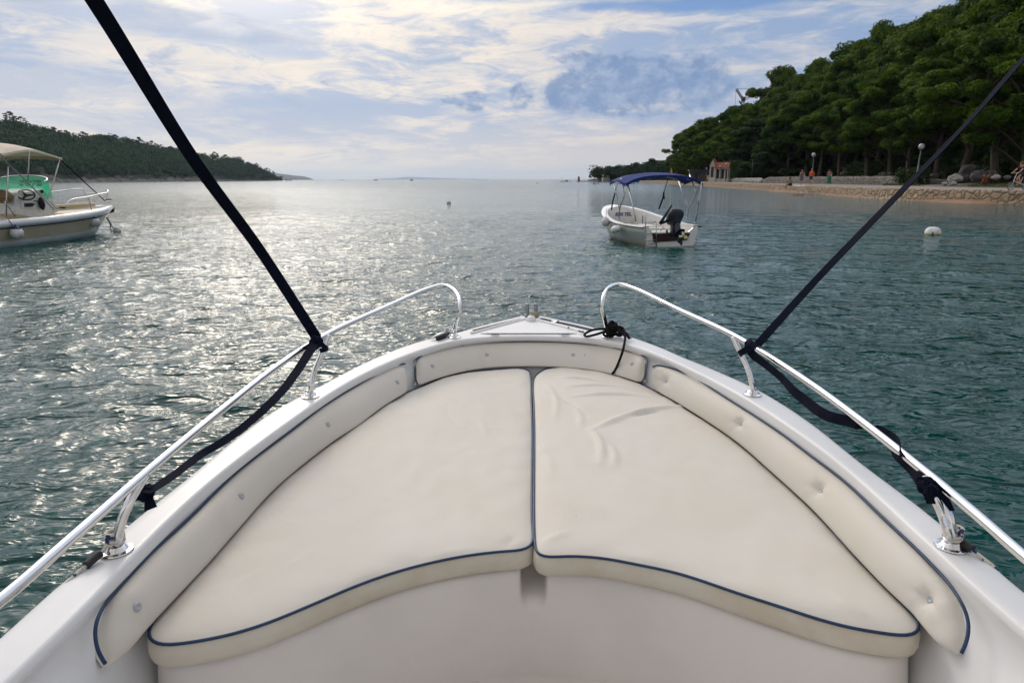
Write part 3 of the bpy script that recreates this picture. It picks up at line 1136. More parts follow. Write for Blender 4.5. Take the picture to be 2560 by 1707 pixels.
# --- bow fittings
zb = ZG + 0.001
lid = [P(1325, 800, ZG), P(1196, 835, ZG), P(1447, 835, ZG)]
lm = MB()
inn_ = [P(1325, 804, ZG + .009), P(1212, 832.5, ZG + .009), P(1432, 832.5, ZG + .009)]
def tri_round(pts, r, n=6):
    out = []
    for i in range(3):
        a, b, c = pts[i - 1], pts[i], pts[(i + 1) % 3]
        p1 = b + (a - b).normalized() * r
        p2 = b + (c - b).normalized() * r
        for k in range(n + 1):
            t_ = k / n
            out.append((p1 * (1 - t_) + b * t_) * (1 - t_) + (b * (1 - t_) + p2 * t_) * t_)
    return out
ro = tri_round(lid, 0.03)
ri = tri_round(inn_, 0.03)
lo = [Vector((q.x, q.y, ZG - 0.01)) for q in ro]
l1 = [Vector((q.x, q.y, ZG + 0.005)) for q in ro]
lm.loft([lo, l1, ri], closed=True)
cc_ = sum((q for q in ri), Vector()) / len(ri)
lm.add(ri + [cc_ + Vector((0, 0, .003))], [(k, (k + 1) % len(ri), len(ri)) for k in range(len(ri))])
o_ = lm.build('locker_lid', M['gel'])
sharp(o_, 25)
own(o_)
for pts in ([(1178, 834), (1240, 817), (1300, 801), (1312, 799)], [(1342, 800), (1385, 811), (1430, 823), (1458, 831)]):
    q = cr(PZ(pts, ZG + 0.002), 30)
    own(MB().tube(q, 0.011, 10).build('deck_bead', M['gel']))
for pts in ([(1184, 826), (1244, 811), (1303, 797)], [(1352, 796), (1433, 813), (1480, 824)]):
    q = cr(PZ(pts, ZG + 0.006), 30)
    tt = np.gradient(q, axis=0)
    wv = [Vector((-t_[1], t_[0], 0)).normalized() * 0.012 for t_ in tt]
    own(MB().ribbon(q, wv, 0.004).build('grip_strip', M['black']))
for x in (1238, 1413):
    h_ = MB()
    c = P(x, 835.5, ZG + 0.012)
    h_.box(c, (0.052, 0.026, 0.006), bev=0.002)
    h_.tube([c + Vector((-.024, -.004, .004)), c + Vector((.024, -.004, .004))], 0.005, 8)
    own(h_.build('hinge', M['galv'], ang=40))
# dome, bow roller pins
d_ = P(1328, 803, ZG + .005)
own(MB().lathe([(0.034, 0), (0.033, .012), (0.027, .026), (0.016, .036), (0, .040)], 20, d_).build('deck_knob', M['gel']))
br = empty('bow_roller', (0, 0, 0))
own(br)
for x in (1318, 1339.5):
    c = P(x, 792, ZG)
    pin = MB().lathe([(0.0125, -.02), (0.0125, .085), (0.0115, .092), (0.009, .094), (0, .094)], 18, c)
    pin.lathe([(0.019, -.01), (0.019, .018), (0.0125, .022)], 18, c)
    po = pin.build('roller_pin', M['galv'], ang=40)
    po.parent = br
rp = MB()
c1 = P(1339.5, 788, ZG + .02)
for k in range(3):
    rp.tube([c1 + Vector((0.020 * math.cos(a_), 0.020 * math.sin(a_), 0.002 * a_ - .006 + k * .009)) for a_ in np.linspace(0, 5.6, 20)], 0.0055, 8)
rp.tube([c1 + Vector((-.015, -.01, 0)), c1 + Vector((-.045, .01, -.005)), c1 + Vector((-.06, .06, -.02)), c1 + Vector((-.05, .14, -.16)), c1 + Vector((-.05, .3, -.5)), c1 + Vector((-.05, .6, -.75))], 0.006, 8)
o_ = rp.build('mooring_rope', M['tan'])
tag(o_, 'tan rope wound round the right pin at the tip of the foreground bow', 'rope')
# small folding cleat and bolt heads on the right of the bow
c = P(1388, 804.5, ZG + .002)
clt = MB().lathe([(0.028, 0), (0.027, .004), (0.012, .009), (0, .011)], 20, c)
clt.box(c + Vector((0, 0, .009)), (0.05, 0.012, 0.008), bev=0.003)
own(clt.build('pop_up_cleat', M['steel'], ang=40))
bt = MB()
for x, y in ((1448, 827), (1452, 828.3), (1457, 829.5), (1421, 818.5)):
    own(MB().lathe([(0.006, -.004), (0.006, 0), (0.005, .003), (0, .004)], 8, P(x, y, ZG + .0145)).build('bolt_head', M['black']))


# --- stainless bow rails
def rail(path, posts, flanges, r=0.0125):
    rt = empty('bow_rail', (0, 0, 0))
    own(rt)
    q = cr(path, 120)
    o = MB().tube(q, r, 16).build('top_rail', M['steel'])
    o.parent = rt
    for pp in posts:
        o = MB().tube(cr(pp, 40), r * 0.95, 14).build('post', M['steel'])
        o.parent = rt
    for fpt in flanges:
        fl_ = MB().lathe([(0.0, .0), (0.037, 0.0), (0.0385, .002), (0.037, .0045), (0.028, .006), (0.025, .010), (0.021, .016), (0.017, .020), (0.0145, .021), (0.0145, .03)], 28, fpt)
        for a_ in (0.6, 2.7, 4.8):
            fl_.lathe([(0.0045, .004), (0.0042, .0062), (0, .007)], 10, fpt + Vector((0.031 * math.cos(a_), .031 * math.sin(a_), 0)))
        o = fl_.build('flange', M['steel'], ang=35)
        o.parent = rt
    return rt


zf = ZG + 0.002
FL = [P(293, 1377, zf), P(776, 991, zf), P(1136, 843, zf)]
path = [P(-330, 1725, 0.80), P(-150, 1608, 0.81), P(0, 1500, 0.82), P(180, 1344, 0.842), P(367, 1180, 0.864), P(560, 1020, 0.888), P(700, 911, 0.908), P(823, 833, 0.928), P(960, 770, 0.956),
        P(1070, 722, 0.98), P(1107, 713, .984), P(1131, 722, .978), P(1148, 748, 0.945), P(1150, 775, 0.895), P(1140, 806, 0.79), P(1136, 832, ZG + .02)]
posts = [[FL[0] + Vector((0, 0, .01)), P(296, 1335, 0.735), P(306, 1296, 0.775), P(330, 1243, 0.825), P(364, 1186, 0.862)],
         [FL[1] + Vector((0, 0, .01)), P(779, 965, 0.735), P(785, 930, 0.79), P(802, 888, 0.85), P(821, 838, 0.925)]]
rail(path, posts, FL)
FR = [P(2377, 1366, zf), P(1881, 986, zf), P(1518, 842, zf)]
path = [P(2950, 1707, 0.80), P(2750, 1545, 0.81), P(2560, 1390, 0.82), P(2435, 1281, 0.838), P(2311, 1178, 0.862), P(2159, 1057, 0.882), P(2010, 948, 0.90), P(1833, 838, 0.928), P(1700, 776, 0.955),
        P(1584, 721, 0.98), P(1548, 711, .984), P(1524, 718, .980), P(1509, 742, 0.952), P(1506, 768, 0.90), P(1513, 803, 0.79), P(1518, 831, ZG + .02)]
posts = [[FR[0] + Vector((-.006, 0, .01)), P(2368, 1325, 0.735), P(2355, 1282, 0.775), P(2335, 1240, 0.818), P(2309, 1190, 0.858)],
         [FR[0] + Vector((.012, 0, .01)), P(2380, 1325, 0.735), P(2372, 1290, 0.77), P(2352, 1252, 0.805), P(2336, 1215, 0.845)],
         [FR[1] + Vector((0, 0, .01)), P(1879, 955, 0.742), P(1871, 925, 0.79), P(1853, 885, 0.858), P(1833, 842, 0.925)]]
rail(path, posts, FR)

# chock beside the left front flange
ch = MB()
a_, b_ = P(1078, 846, ZG + .012), P(1126, 829, ZG + .02)
ch.tube([a_, (a_ + b_) / 2 + Vector((0, 0, .004)), b_], [0.006, .012, .006], 10)
own(ch.build('fairlead', M['steel']))
ch = MB()
a_, b_ = P(1094, 847, ZG + .012), P(1120, 833, ZG + .018)
ch.tube([a_, (a_ + b_) / 2, b_], [0.013, .017, .013], 10)
own(ch.build('fairlead_strap', M['black']))

# --- straps of our own sun canopy
def strap_pts(px, n=60):
    return cr([P(a[0], a[1], a[2]) for a in px], n)


def face_cam(pts, half, tilt=0.0):
    out = []
    n = len(pts)
    for i in range(n):
        p = Vector(tuple(pts[i]))
        t = Vector(tuple(pts[min(i + 1, n - 1)])) - Vector(tuple(pts[max(i - 1, 0)]))
        v = (CO - p).normalized()
        w_ = t.normalized().cross(v).normalized()
        tl = tilt[i] if hasattr(tilt, '__len__') else tilt
        w_ = Matrix.Rotation(tl, 3, t.normalized()) @ w_
        out.append(w_ * (half[i] if hasattr(half, '__len__') else half))
    return out


top = CO + ray(235, 0) * 1.72
low = P(793, 846, .945)
far_top = low + (top - low) * 1.75
mid = CO + ray(483, 398) * 2.28
pts = cr([far_top, top + (top - low) * .3, top, mid, CO + ray(650, 626) * 2.72, low], 60)
sm1 = MB().ribbon(pts, face_cam(pts, 0.0215, 0.20), 0.003)
loose = strap_pts([(795, 850, .945), (781, 868, .94), (745, 924, .90), (707, 975, .87), (652, 1030, .84), (597, 1076, .82), (545, 1111, .81), (505, 1134, .80), (436, 1186, .80), (388, 1218, .81), (366, 1232, .815)], 60)
sm1.ribbon(loose, face_cam(loose, [0.0185 - 0.006 * (i / 59) for i in range(60)], [0.35 + 0.5 * (i / 59) for i in range(60)]), 0.003)


def wraps(mb, c, axis, rad, hw, turns=2, rise=0.01, seed=1):
    ax = axis.normalized()
    u = ax.orthogonal().normalized()
    v = ax.cross(u)
    n = 18 * turns
    pp = []
    for i in range(n):
        q = 2 * PI * i / 18
        pp.append(c + (u * math.cos(q) + v * math.sin(q)) * (rad + 0.0015 * math.sin(q * 2.3 + seed)) + ax * (rise * (i / n - .5) + 0.003 * math.sin(q + seed)))
    mb.ribbon(pp, [ax * hw + u * 0.2 * hw * math.sin(i * .9) for i in range(n)], 0.004)


def knot(mb, c, s, seed=0):
    for k in range(3):
        a = Vector((math.sin(seed + k * 2.1), math.cos(seed * 1.3 + k), 0.6 * math.sin(seed + k))).normalized()
        b = a.orthogonal().normalized()
        cc = a.cross(b)
        pp = [c + (b * math.cos(q) * s + cc * math.sin(q) * s * 0.7) for q in np.linspace(0, 2 * PI, 14)]
        mb.ribbon(pp, [a * s * 0.55] * 14, 0.005)


jl = P(823, 840, .925)
wraps(sm1, P(790, 857, .935), P(823, 833, .928) - P(780, 862, .92), 0.022, 0.022, 2, .02)
knot(sm1, P(790, 852, .95), 0.022, 1)
pp = cr([P(797, 855, .95), P(812, 868, .93), P(817, 872, .90), P(800, 877, .88)], 14)
sm1.ribbon(pp, face_cam(pp, 0.010), 0.003)
kc = P(366, 1232, .80)
knot(sm1, kc, 0.020, 3)
pp = cr([kc, P(340, 1238, .80), P(322, 1240, .80), P(312, 1226, .82)], 14)
sm1.ribbon(pp, face_cam(pp, 0.014), 0.003)
pp = cr([kc, P(372, 1248, .79), P(377, 1272, .77)], 10)
sm1.ribbon(pp, face_cam(pp, [0.006 + .0012 * i for i in range(10)], .5), 0.003)
wraps(sm1, P(343, 1230, .815), posts[0][4] - posts[0][3], 0.020, 0.012, 2, .02) if False else None
o_ = sm1.build('canopy_strap', M['web'], smooth=False)
tag(o_, 'wide navy strap from the top left tied to the left bow rail', 'strap')

top = CO + ray(2560, 146) * 1.75
low = P(1893, 862, .935)
pts = cr([low + (top - low) * 1.7, top + (top - low) * .25, top, CO + ray(2428, 297) * 1.95, CO + ray(2186, 548) * 2.38, CO + ray(2040, 700) * 2.72, low], 70)
nn_ = len(pts)
til = [1.27 if i < 34 else 1.27 - 0.75 * (i - 34) / 36 for i in range(nn_)]
sm2 = MB().ribbon(pts, face_cam(pts, 0.018, til), 0.003)
loose = strap_pts([(1875, 872, .93), (1879, 882, .915), (1915, 912, .89), (1953, 944, .87), (1985, 978, .855), (2012, 1000, .845), (2045, 1026, .84), (2076, 1042, .84), (2120, 1052, .85), (2159, 1066, .86),
                   (2196, 1077, .865), (2233, 1099, .875), (2246, 1138, .865), (2279, 1172, .85), (2302, 1203, .845)], 80)
sm2.ribbon(loose, face_cam(loose, 0.0175, [0.45 + 0.35 * math.sin(i * .11) + (1.0 if 50 < i < 56 else 0) for i in range(80)]), 0.003)
wraps(sm2, P(1876, 862, .925), P(1905, 880, .92) - P(1850, 848, .928), 0.0165, 0.018, 2, .02)
pp = cr([P(1895, 858, .94), P(1875, 870, .94), P(1855, 880, .92), P(1848, 886, .90)], 16)
sm2.ribbon(pp, face_cam(pp, 0.013, .3), 0.004)
kc = P(2314, 1212, .85)
knot(sm2, kc, 0.020, 5)
knot(sm2, P(2325, 1226, .845), 0.016, 2)
pp = cr([kc, P(2340, 1228, .84), P(2362, 1246, .82), P(2380, 1276, .79)], 20)
sm2.ribbon(pp, face_cam(pp, [0.014 - .0004 * i for i in range(20)], .6), 0.003)
pp = cr([kc, P(2322, 1240, .83), P(2328, 1258, .81)], 12)
sm2.ribbon(pp, face_cam(pp, 0.010, .3), 0.003)
o_ = sm2.build('canopy_strap', M['web'], smooth=False)
tag(o_, 'narrow navy strap from the right edge tied to the right bow rail', 'strap')

# --- black rope lashed at the foot of the right rail
kr = MB()
kc = P(1527, 822, .74)
random.seed(5)
for k in range(7):
    a = Vector((random.uniform(-1, 1), random.uniform(-1, 1), random.uniform(-.3, 1))).normalized()
    b = a.orthogonal().normalized()
    cq = a.cross(b)
    s_ = random.uniform(.02, .036)
    cen = kc + Vector((random.uniform(-.012, .05), random.uniform(-.02, .01), random.uniform(-.025, .022)))
    kr.tube([cen + b * math.cos(q) * s_ * 1.3 + cq * math.sin(q) * s_ * .8 for q in np.linspace(0, 2 * PI, 22, endpoint=False)], 0.0075, 8, closed=True)
lp = cr([P(1535, 822, .73), P(1505, 822, .74), P(1478, 826, .725), P(1461, 836, .70), P(1466, 841, .695), P(1490, 836, .71), P(1515, 828, .72), P(1530, 826, .73)], 50)
kr.tube(lp, 0.0072, 8)
lp = cr([P(1535, 822, .735), P(1556, 828, .72), P(1568, 838, .71), P(1573, 845, .70)], 20)
kr.tube(lp, [0.013] * 12 + [.012] * 4 + [.009] * 4, 8)
lp = cr([P(1545, 825, .74), P(1562, 840, .715), P(1562, 852, .698), P(1556, 880, .655), P(1547, 905, .60), P(1538, 925, .555), P(1531, 934, .54)], 40)
kr.tube(lp, 0.0072, 8)
o_ = kr.build('black_rope', M['blackrope'])
tag(o_, 'black rope bunched at the foot of the right bow rail', 'rope')
tipm = MB().tube([P(1572, 844, .70), P(1579, 844.5, .698)], 0.006, 8).build('rope_end', M['button'], o_)

# --- fender lines round the aft posts
def speckled():
    m_ = mat('white_blue_rope', (0.55, 0.52, 0.44), 0.85)
    t = m_.node_tree
    n_ = NB(t)
    tcn = t.nodes.new('ShaderNodeTexCoord').outputs['Object']
    v = t.nodes.new('ShaderNodeTexVoronoi')
    v.inputs['Scale'].default_value = 95
    t.links.new(tcn, v.inputs['Vector'])
    k = n_.smooth(n_.sep(v.outputs['Color'])[0], 0.72, 0.78)
    t.links.new(n_.mix(k, (0.55, 0.52, 0.44), (0.02, 0.03, 0.12)), t.nodes['Principled BSDF'].inputs['Base Color'])
    return m_


M['fleck'] = speckled()
def fender_line(base, path_px, sleeve_px, label, side):
    mb_ = MB()
    for k in range(4):
        mb_.tube([base + Vector((0.019 * math.cos(q), 0.019 * math.sin(q), 0.028 + .0085 * k + .002 * math.sin(q + k))) for q in np.linspace(0, 2 * PI, 20, endpoint=False)], 0.0046, 8, closed=True)
    q = cr(path_px, 50)
    mb_.tube(q, 0.0048, 8)
    o = mb_.build('fender_line', M['fleck'])
    tag(o, label, 'rope')
    s = MB().tube(cr(sleeve_px, 12), 0.0105, 10).build('sleeve', M['black'], o)
    return o


fender_line(FL[0], [FL[0] + Vector((-.018, 0, .04)), P(262, 1374, .70), P(245, 1384, .695), P(217, 1412, .688), P(195, 1430, .684), P(165, 1459, .676), P(145, 1476, .672), P(138, 1482, .672) + Vector((-.012, 0, -.04)), P(138, 1482, .672) + Vector((-.006, 0, -.16)), P(138, 1482, .672) + Vector((.02, 0, -.45))],
            [P(250, 1383, .697), P(234, 1396, .694), P(215, 1413, .690)], 'white and blue fender line tied round the left aft rail post', -1)
fender_line(FR[0], [FR[0] + Vector((.018, 0, .04)), P(2398, 1345, .705), P(2432, 1375, .692), P(2460, 1397, .684), P(2488, 1421, .674), P(2500, 1430, .672) + Vector((.012, 0, -.04)), P(2500, 1430, .672) + Vector((.006, 0, -.16)), P(2500, 1430, .672) + Vector((-.02, 0, -.45))],
            [P(2398, 1349, .700), P(2414, 1360, .698), P(2431, 1373, .694)], 'white and blue fender line tied round the right aft rail post', 1)

# ------------------------------------------------------------------ other boats
M['hullw'] = mat('boat_white', (0.80, 0.79, 0.75), 0.3, var=0.08, vscale=3, coat=0.2)
M['hullg'] = mat('boat_white_grey', (0.72, 0.73, 0.74), 0.3, var=0.1, vscale=3, coat=0.2)
M['inner'] = mat('boat_inside', (0.74, 0.72, 0.66), 0.45, var=0.15, vscale=5)
M['beige'] = mat('beige_topsides', (0.42, 0.37, 0.27), 0.35, var=0.12, vscale=2.5)
M['bottom'] = mat('pale_bottom', (0.60, 0.68, 0.68), 0.4, var=0.2, vscale=4)
M['navyfab'] = mat('blue_canvas', (0.008, 0.028, 0.17), 0.8, spec=0.2, var=0.25, vscale=3)
M['beigefab'] = mat('beige_canvas', (0.74, 0.64, 0.50), 0.85, spec=0.2, var=0.12, vscale=3)
M['brown'] = mat('stained_plywood', (0.045, 0.010, 0.005), 0.5, var=0.3, vscale=8)
M['tube'] = mat('dull_steel', (0.55, 0.54, 0.52), 0.22, metal=1.0, var=0.2, vscale=10)
M['motor'] = mat('motor_navy', (0.008, 0.011, 0.022), 0.45, spec=0.3)
M['motorg'] = mat('motor_grey', (0.025, 0.032, 0.05), 0.45, spec=0.3)
M['prop'] = mat('propeller_pale', (0.50, 0.46, 0.26), 0.4)
M['algae'] = mat('waterline_growth', (0.16, 0.13, 0.03), 0.8, col2=(0.35, 0.30, 0.14), vscale=9)
M['darkblue'] = mat('dark_blue_paint', (0.01, 0.02, 0.10), 0.4)
M['fender'] = mat('fender_white', (0.70, 0.70, 0.69), 0.5, var=0.3, vscale=9)
M['cord'] = mat('grey_cord', (0.12, 0.12, 0.13), 0.9)
M['ink'] = mat('blue_lettering', (0.01, 0.03, 0.20), 0.5)
M['seatbrown'] = mat('seat_tan', (0.22, 0.13, 0.06), 0.7)
M['planks'] = mat('sun_deck', (0.60, 0.48, 0.30), 0.6, var=0.1)
gl = bpy.data.materials.new('green_acrylic')
gl.use_nodes = True
_t = gl.node_tree
_t.nodes.clear()
_n = NB(_t)
_tr = _n.n('ShaderNodeBsdfTransparent')
_tr.inputs[0].default_value = (0.48, 1.0, 0.74, 1)
_df = _n.n('ShaderNodeBsdfTranslucent')
_df.inputs[0].default_value = (0.16, 0.80, 0.50, 1)
_gg = _n.n('ShaderNodeBsdfDiffuse')
_gg.inputs[0].default_value = (0.03, 0.50, 0.28, 1)
_ms = _n.n('ShaderNodeMixShader')
_ms.inputs[0].default_value = 0.5
_n.lk(_df.outputs[0], _ms.inputs[1])
_n.lk(_gg.outputs[0], _ms.inputs[2])
_m2 = _n.n('ShaderNodeMixShader')
_m2.inputs[0].default_value = 0.34
_n.lk(_tr.outputs[0], _m2.inputs[1])
_n.lk(_ms.outputs[0], _m2.inputs[2])
_o = _n.n('ShaderNodeOutputMaterial')
_n.lk(_m2.outputs[0], _o.inputs[0])
M['green'] = gl


class Craft:
    def __init__(s, name, origin, az, label, cat='boat'):
        s.root = empty(name, origin, PI / 2 - az)
        tag(s.root, label, cat)
        s.W = Matrix.Translation(origin) @ Matrix.Rotation(PI / 2 - az, 4, 'Z')
        s.I = s.W.inverted()

    def side(s, px, py, y):
        """local point on the fore-and-aft plane y"""
        q = s.W @ Vector((0, y, 0))
        return s.I @ PL(px, py, q, (s.W.to_3x3() @ Vector((0, 1, 0))))

    def cross(s, px, py, x):
        q = s.W @ Vector((x, 0, 0))
        return s.I @ PL(px, py, q, (s.W.to_3x3() @ Vector((1, 0, 0))))

    def add(s, mb_, name, m_, parent=None, smooth=True, ang=None):
        return mb_.build(name, m_, parent or s.root, smooth, ang)


def interp(tab, x):
    xs = [t[0] for t in tab]
    return np.interp(x, xs, [t[1] for t in tab])


def hull_lines(tab_b, tab_z, prof, L, n=60, stem=0.0):
    """prof: list of (fraction of half beam, fraction of sheer height from keel, keel z); returns rows port(+y) then starboard"""
    xs = np.concatenate([np.linspace(0, L * 0.7, n // 2, endpoint=False), L * 0.7 + L * 0.3 * (1 - np.cos(np.linspace(0, PI / 2, n // 2)) ** 1)])
    xs = np.concatenate([np.linspace(0, L * 0.7, n // 2, endpoint=False), L * 0.7 + L * 0.3 * np.sin(np.linspace(0, PI / 2, n // 2))])
    B = cr([(a, b, 0) for a, b in tab_b], 300)
    Z = cr([(a, b, 0) for a, b in tab_z], 300)
    b = np.interp(xs, B[:, 0], B[:, 1])
    z = np.interp(xs, Z[:, 0], Z[:, 1])
    rows = []
    for (fb_, zf_, zk) in prof:
        zz = zk + (z - zk) * zf_
        # the stem rakes: lower rows end further aft
        sc = 1 - stem * (1 - zf_)
        fbx = fb_ * (1 - 0.55 * (1 - fb_) * (xs / L) ** 3)
        rows.append(np.stack([xs * sc, b * fbx, zz], 1))
    return xs, b, z, rows


def both(rows):
    """closed section: starboard keel ... gunwale mirrored"""
    out = [r_.tolist() for r_ in rows]
    m_ = []
    for r_ in rows:
        q = r_.copy()
        q[:, 1] *= -1
        m_.append(q.tolist())
    return out, m_


# ---- small boat with the blue canopy
def q2(zx, zy):
    return 1460 + zx * 0.178571, 380 + zy * 0.178571


stern = (P(1612, 616, 0) + P(1739, 614.5, 0)) / 2
BB = Craft('motorboat', stern, R(-12.5), 'small white motorboat with a blue sun canopy and a tilted outboard, anchored ahead')
tb_ = [(0, .72), (.5, .79), (1, .85), (1.6, .885), (2.2, .865), (2.8, .76), (3.3, .57), (3.65, .39), (3.88, .20), (4.0, .0)]
tz_ = [(0, .485), (.8, .49), (1.6, .52), (2.4, .60), (3.0, .70), (3.5, .79), (4.0, .86)]
prof = [(0.0, 0.0, -.18), (.55, .10, -.18), (.80, .24, -.18), (.86, .40, -.18), (.875, .405, -.18), (.905, .56, -.18), (.92, .565, -.18), (.945, .74, -.18), (.958, .745, -.18), (.985, .93, -.18)]
xs_, b_, z_, rows = hull_lines(tb_, tz_, prof, 4.0, 60, stem=0.10)
p_, s_ = both(rows)
mb = MB()
mb.loft(p_)
mb.loft(s_, flip=True)
BB.add(mb, 'hull', M['hullw'])
# growth at the waterline
mb = MB()
for sg in (1, -1):
    rr_ = []
    for zt in (-.03, .012, .035):
        k = (zt + .18)
        row = []
        for i in range(len(xs_)):
            f_ = k / (z_[i] + .18)
            fb_ = np.interp(f_, [.0, .1, .24, .4, .405, .56], [0, .55, .80, .86, .875, .905])
            fb2 = fb_ * (1 - .55 * (1 - fb_) * (xs_[i] / 4) ** 3)
            row.append((xs_[i] * (1 - .1 * (1 - f_)), sg * (b_[i] * fb2 + .005), zt))
        rr_.append(row)
    mb.loft(rr_, flip=sg < 0)
BB.add(mb, 'waterline_growth', M['algae'])
# gunwale deck
def ring(bf, dz, cut=0.0):
    o = []
    for i in range(len(xs_)):
        o.append((xs_[i] * (1 - cut), max(0, b_[i] + bf), z_[i] + dz))
    return np.array(o)
r0 = ring(-.012, -.055)
r1 = ring(.012, -.045)
r2 = ring(.018, -.02)
r3 = ring(.008, -.003)
r4 = ring(-.005, 0)
r5 = ring(-.11, .004, .03)
r5[:, 0] = np.minimum(r5[:, 0], 3.55)
r6 = ring(-.135, -.006, .03)
r6[:, 0] = np.minimum(r6[:, 0], 3.40)
r6[:, 1] = np.where(xs_ > 3.3, r6[:, 1] * np.clip((4.0 - xs_) / 0.7, 0, 1) ** .5, r6[:, 1])
r7 = r6.copy()
r7[:, 1] *= .96
r7[:, 2] = .14
r7[:, 0] = np.minimum(r7[:, 0] * .985, 3.3)
mb = MB()
p_, s_ = both([r0, r1, r2, r3, r4, r5, r6, r7])
mb.loft(p_)
mb.loft(s_, flip=True)
pf, sf = both([r7])
mb.loft([pf[0], sf[0]])
BB.add(mb, 'deck', M['hullw'], smooth=True, ang=40)
mb = MB()
rl = ring(.020, -.034)
mb.tube(rl.tolist(), 0.013, 8)
rs_ = rl.copy()
rs_[:, 1] *= -1
mb.tube(rs_.tolist(), 0.013, 8)
BB.add(mb, 'rubbing_strake', M['black'])
# transom with a low centre and a brown board
def flat_poly(pts, x0, x1):
    """closed prism between two transom planes from (y, z) outline"""
    n = len(pts)
    v = [(x0, a, b) for a, b in pts] + [(x1, a, b) for a, b in pts]
    f = [tuple(range(n)), tuple(range(2 * n - 1, n - 1, -1))] + [(i, i + n, (i + 1) % n + n, (i + 1) % n) for i in range(n)]
    return v, f
out = [(a * 1.165, b) for a, b in [(.0, -.16), (.34, -.12), (.52, -.02), (.555, .12), (.61, .47), (.53, .475), (.47, .42), (.42, .335), (-.40, .335), (-.50, .44), (-.55, .475), (-.61, .47), (-.555, .12), (-.52, -.02), (-.34, -.12)]]
mb = MB()
tri = tessellate_polygon([[Vector((a, b, 0)) for a, b in out]])
n_o = len(out)
mb.add([(-.012, a, b) for a, b in out] + [(.04, a, b) for a, b in out], [tuple(t) for t in tri] + [tuple(i + n_o for i in t[::-1]) for t in tri] + [(i, i + n_o, (i + 1) % n_o + n_o, (i + 1) % n_o) for i in range(n_o)])
o = BB.add(mb, 'transom', M['hullw'], smooth=False)
recalc(o)
brd = [(.50, .31), (-.50, .31), (-.42, .135), (.40, .105), (.46, .12)]
mb = MB()
v, f = flat_poly(brd, -.032, -.014)
mb.add(v, f)
o = BB.add(mb, 'motor_board', M['brown'], smooth=False)
recalc(o)
# inside: aft deck, lockers
mb = MB()
mb.box((.40, 0, .30), (.72, 1.30, .06), bev=.015)
mb.box((.78, 0, .22), (.05, 1.36, .16), bev=.01)
BB.add(mb, 'aft_seat', M['inner'], ang=40)
mb = MB()
mb.box((1.55, 0.0, .24), (.34, 1.44, .2), bev=.03)
BB.add(mb, 'thwart', M['inner'], ang=40)
mb = MB()
mb.box((2.35, .32, .25), (.9, .5, .22), bev=.03)
BB.add(mb, 'locker', M['inner'], ang=40)
mb = MB()
mb.box((2.35, -.36, .25), (.9, .4, .22), bev=.03)
BB.add(mb, 'locker', M['inner'], ang=40)
# lettering on the forward end of the cockpit
mb = MB()
mb.box((3.12, .05, .52), (.02, .86, .34), bev=.005)
BB.add(mb, 'bulkhead', M['inner'], ang=40)
tm = Matrix.Translation((3.09, .0, .61)) @ Matrix(((0, 0, -1, 0), (-1, 0, 0, 0), (0, 1, 0, 0), (0, 0, 0, 1)))
text_mesh('lettering', 'SOS TEL.', 0.135, M['ink'], BB.root, tm, 0.001, 0.2, 0.004)
# deck pads and cleats
mb = MB()
for (zx, zy) in ((390, 900), (550, 965)):
    c = BB.side(*q2(zx, zy), .70)
    c.z = .52
mb.box((1.95, .79, .545), (.14, .07, .012), bev=.004)
BB.add(mb, 'deck_pad', M['galv'], ang=40)
mb = MB()
mb.box((1.05, .78, .512), (.14, .07, .012), bev=.004)
BB.add(mb, 'deck_pad', M['galv'], ang=40)
c = Vector((3.62, -.05, .76))
mb = MB()
mb.tube([c + Vector((0, .09, 0)), c + Vector((0, .09, .07)), c + Vector((0, -.09, .07)), c + Vector((0, -.09, 0))], .008, 6)
mb.ball(c + Vector((0, -.03, .10)), (.05, .06, .035), 2, .4)
mb.ball(c + Vector((.02, .05, .09)), (.03, .05, .03), 2, .4)
BB.add(mb, 'bow_cleat', M['black'])
mb = MB()
mb.tube([(.03, -.66, .47), (-.02, -.74, .455), (-.03, -.81, .455)], [.02, .02, .015], 8)
BB.add(mb, 'stern_cleat', M['black'])
# ladder at the port corner of the stern
mb = MB()
def LD(zx, zy, x=-.07):
    return BB.cross(*q2(zx, zy), x)
mb.tube(cr([LD(822, 1005, .1), LD(822, 930, .08), LD(828, 890, .04), LD(842, 880, 0), LD(856, 900, -.05), LD(860, 960), LD(865, 1150), LD(868, 1330)], 40), .013, 8)
mb.tube([LD(1008, 970), LD(1014, 1330)], .013, 8)
for zy in (985, 1140, 1238, 1285):
    mb.tube([LD(862, zy + 3), LD(1012, zy - 5)], .012, 8)
BB.add(mb, 'boarding_ladder', M['tube'])
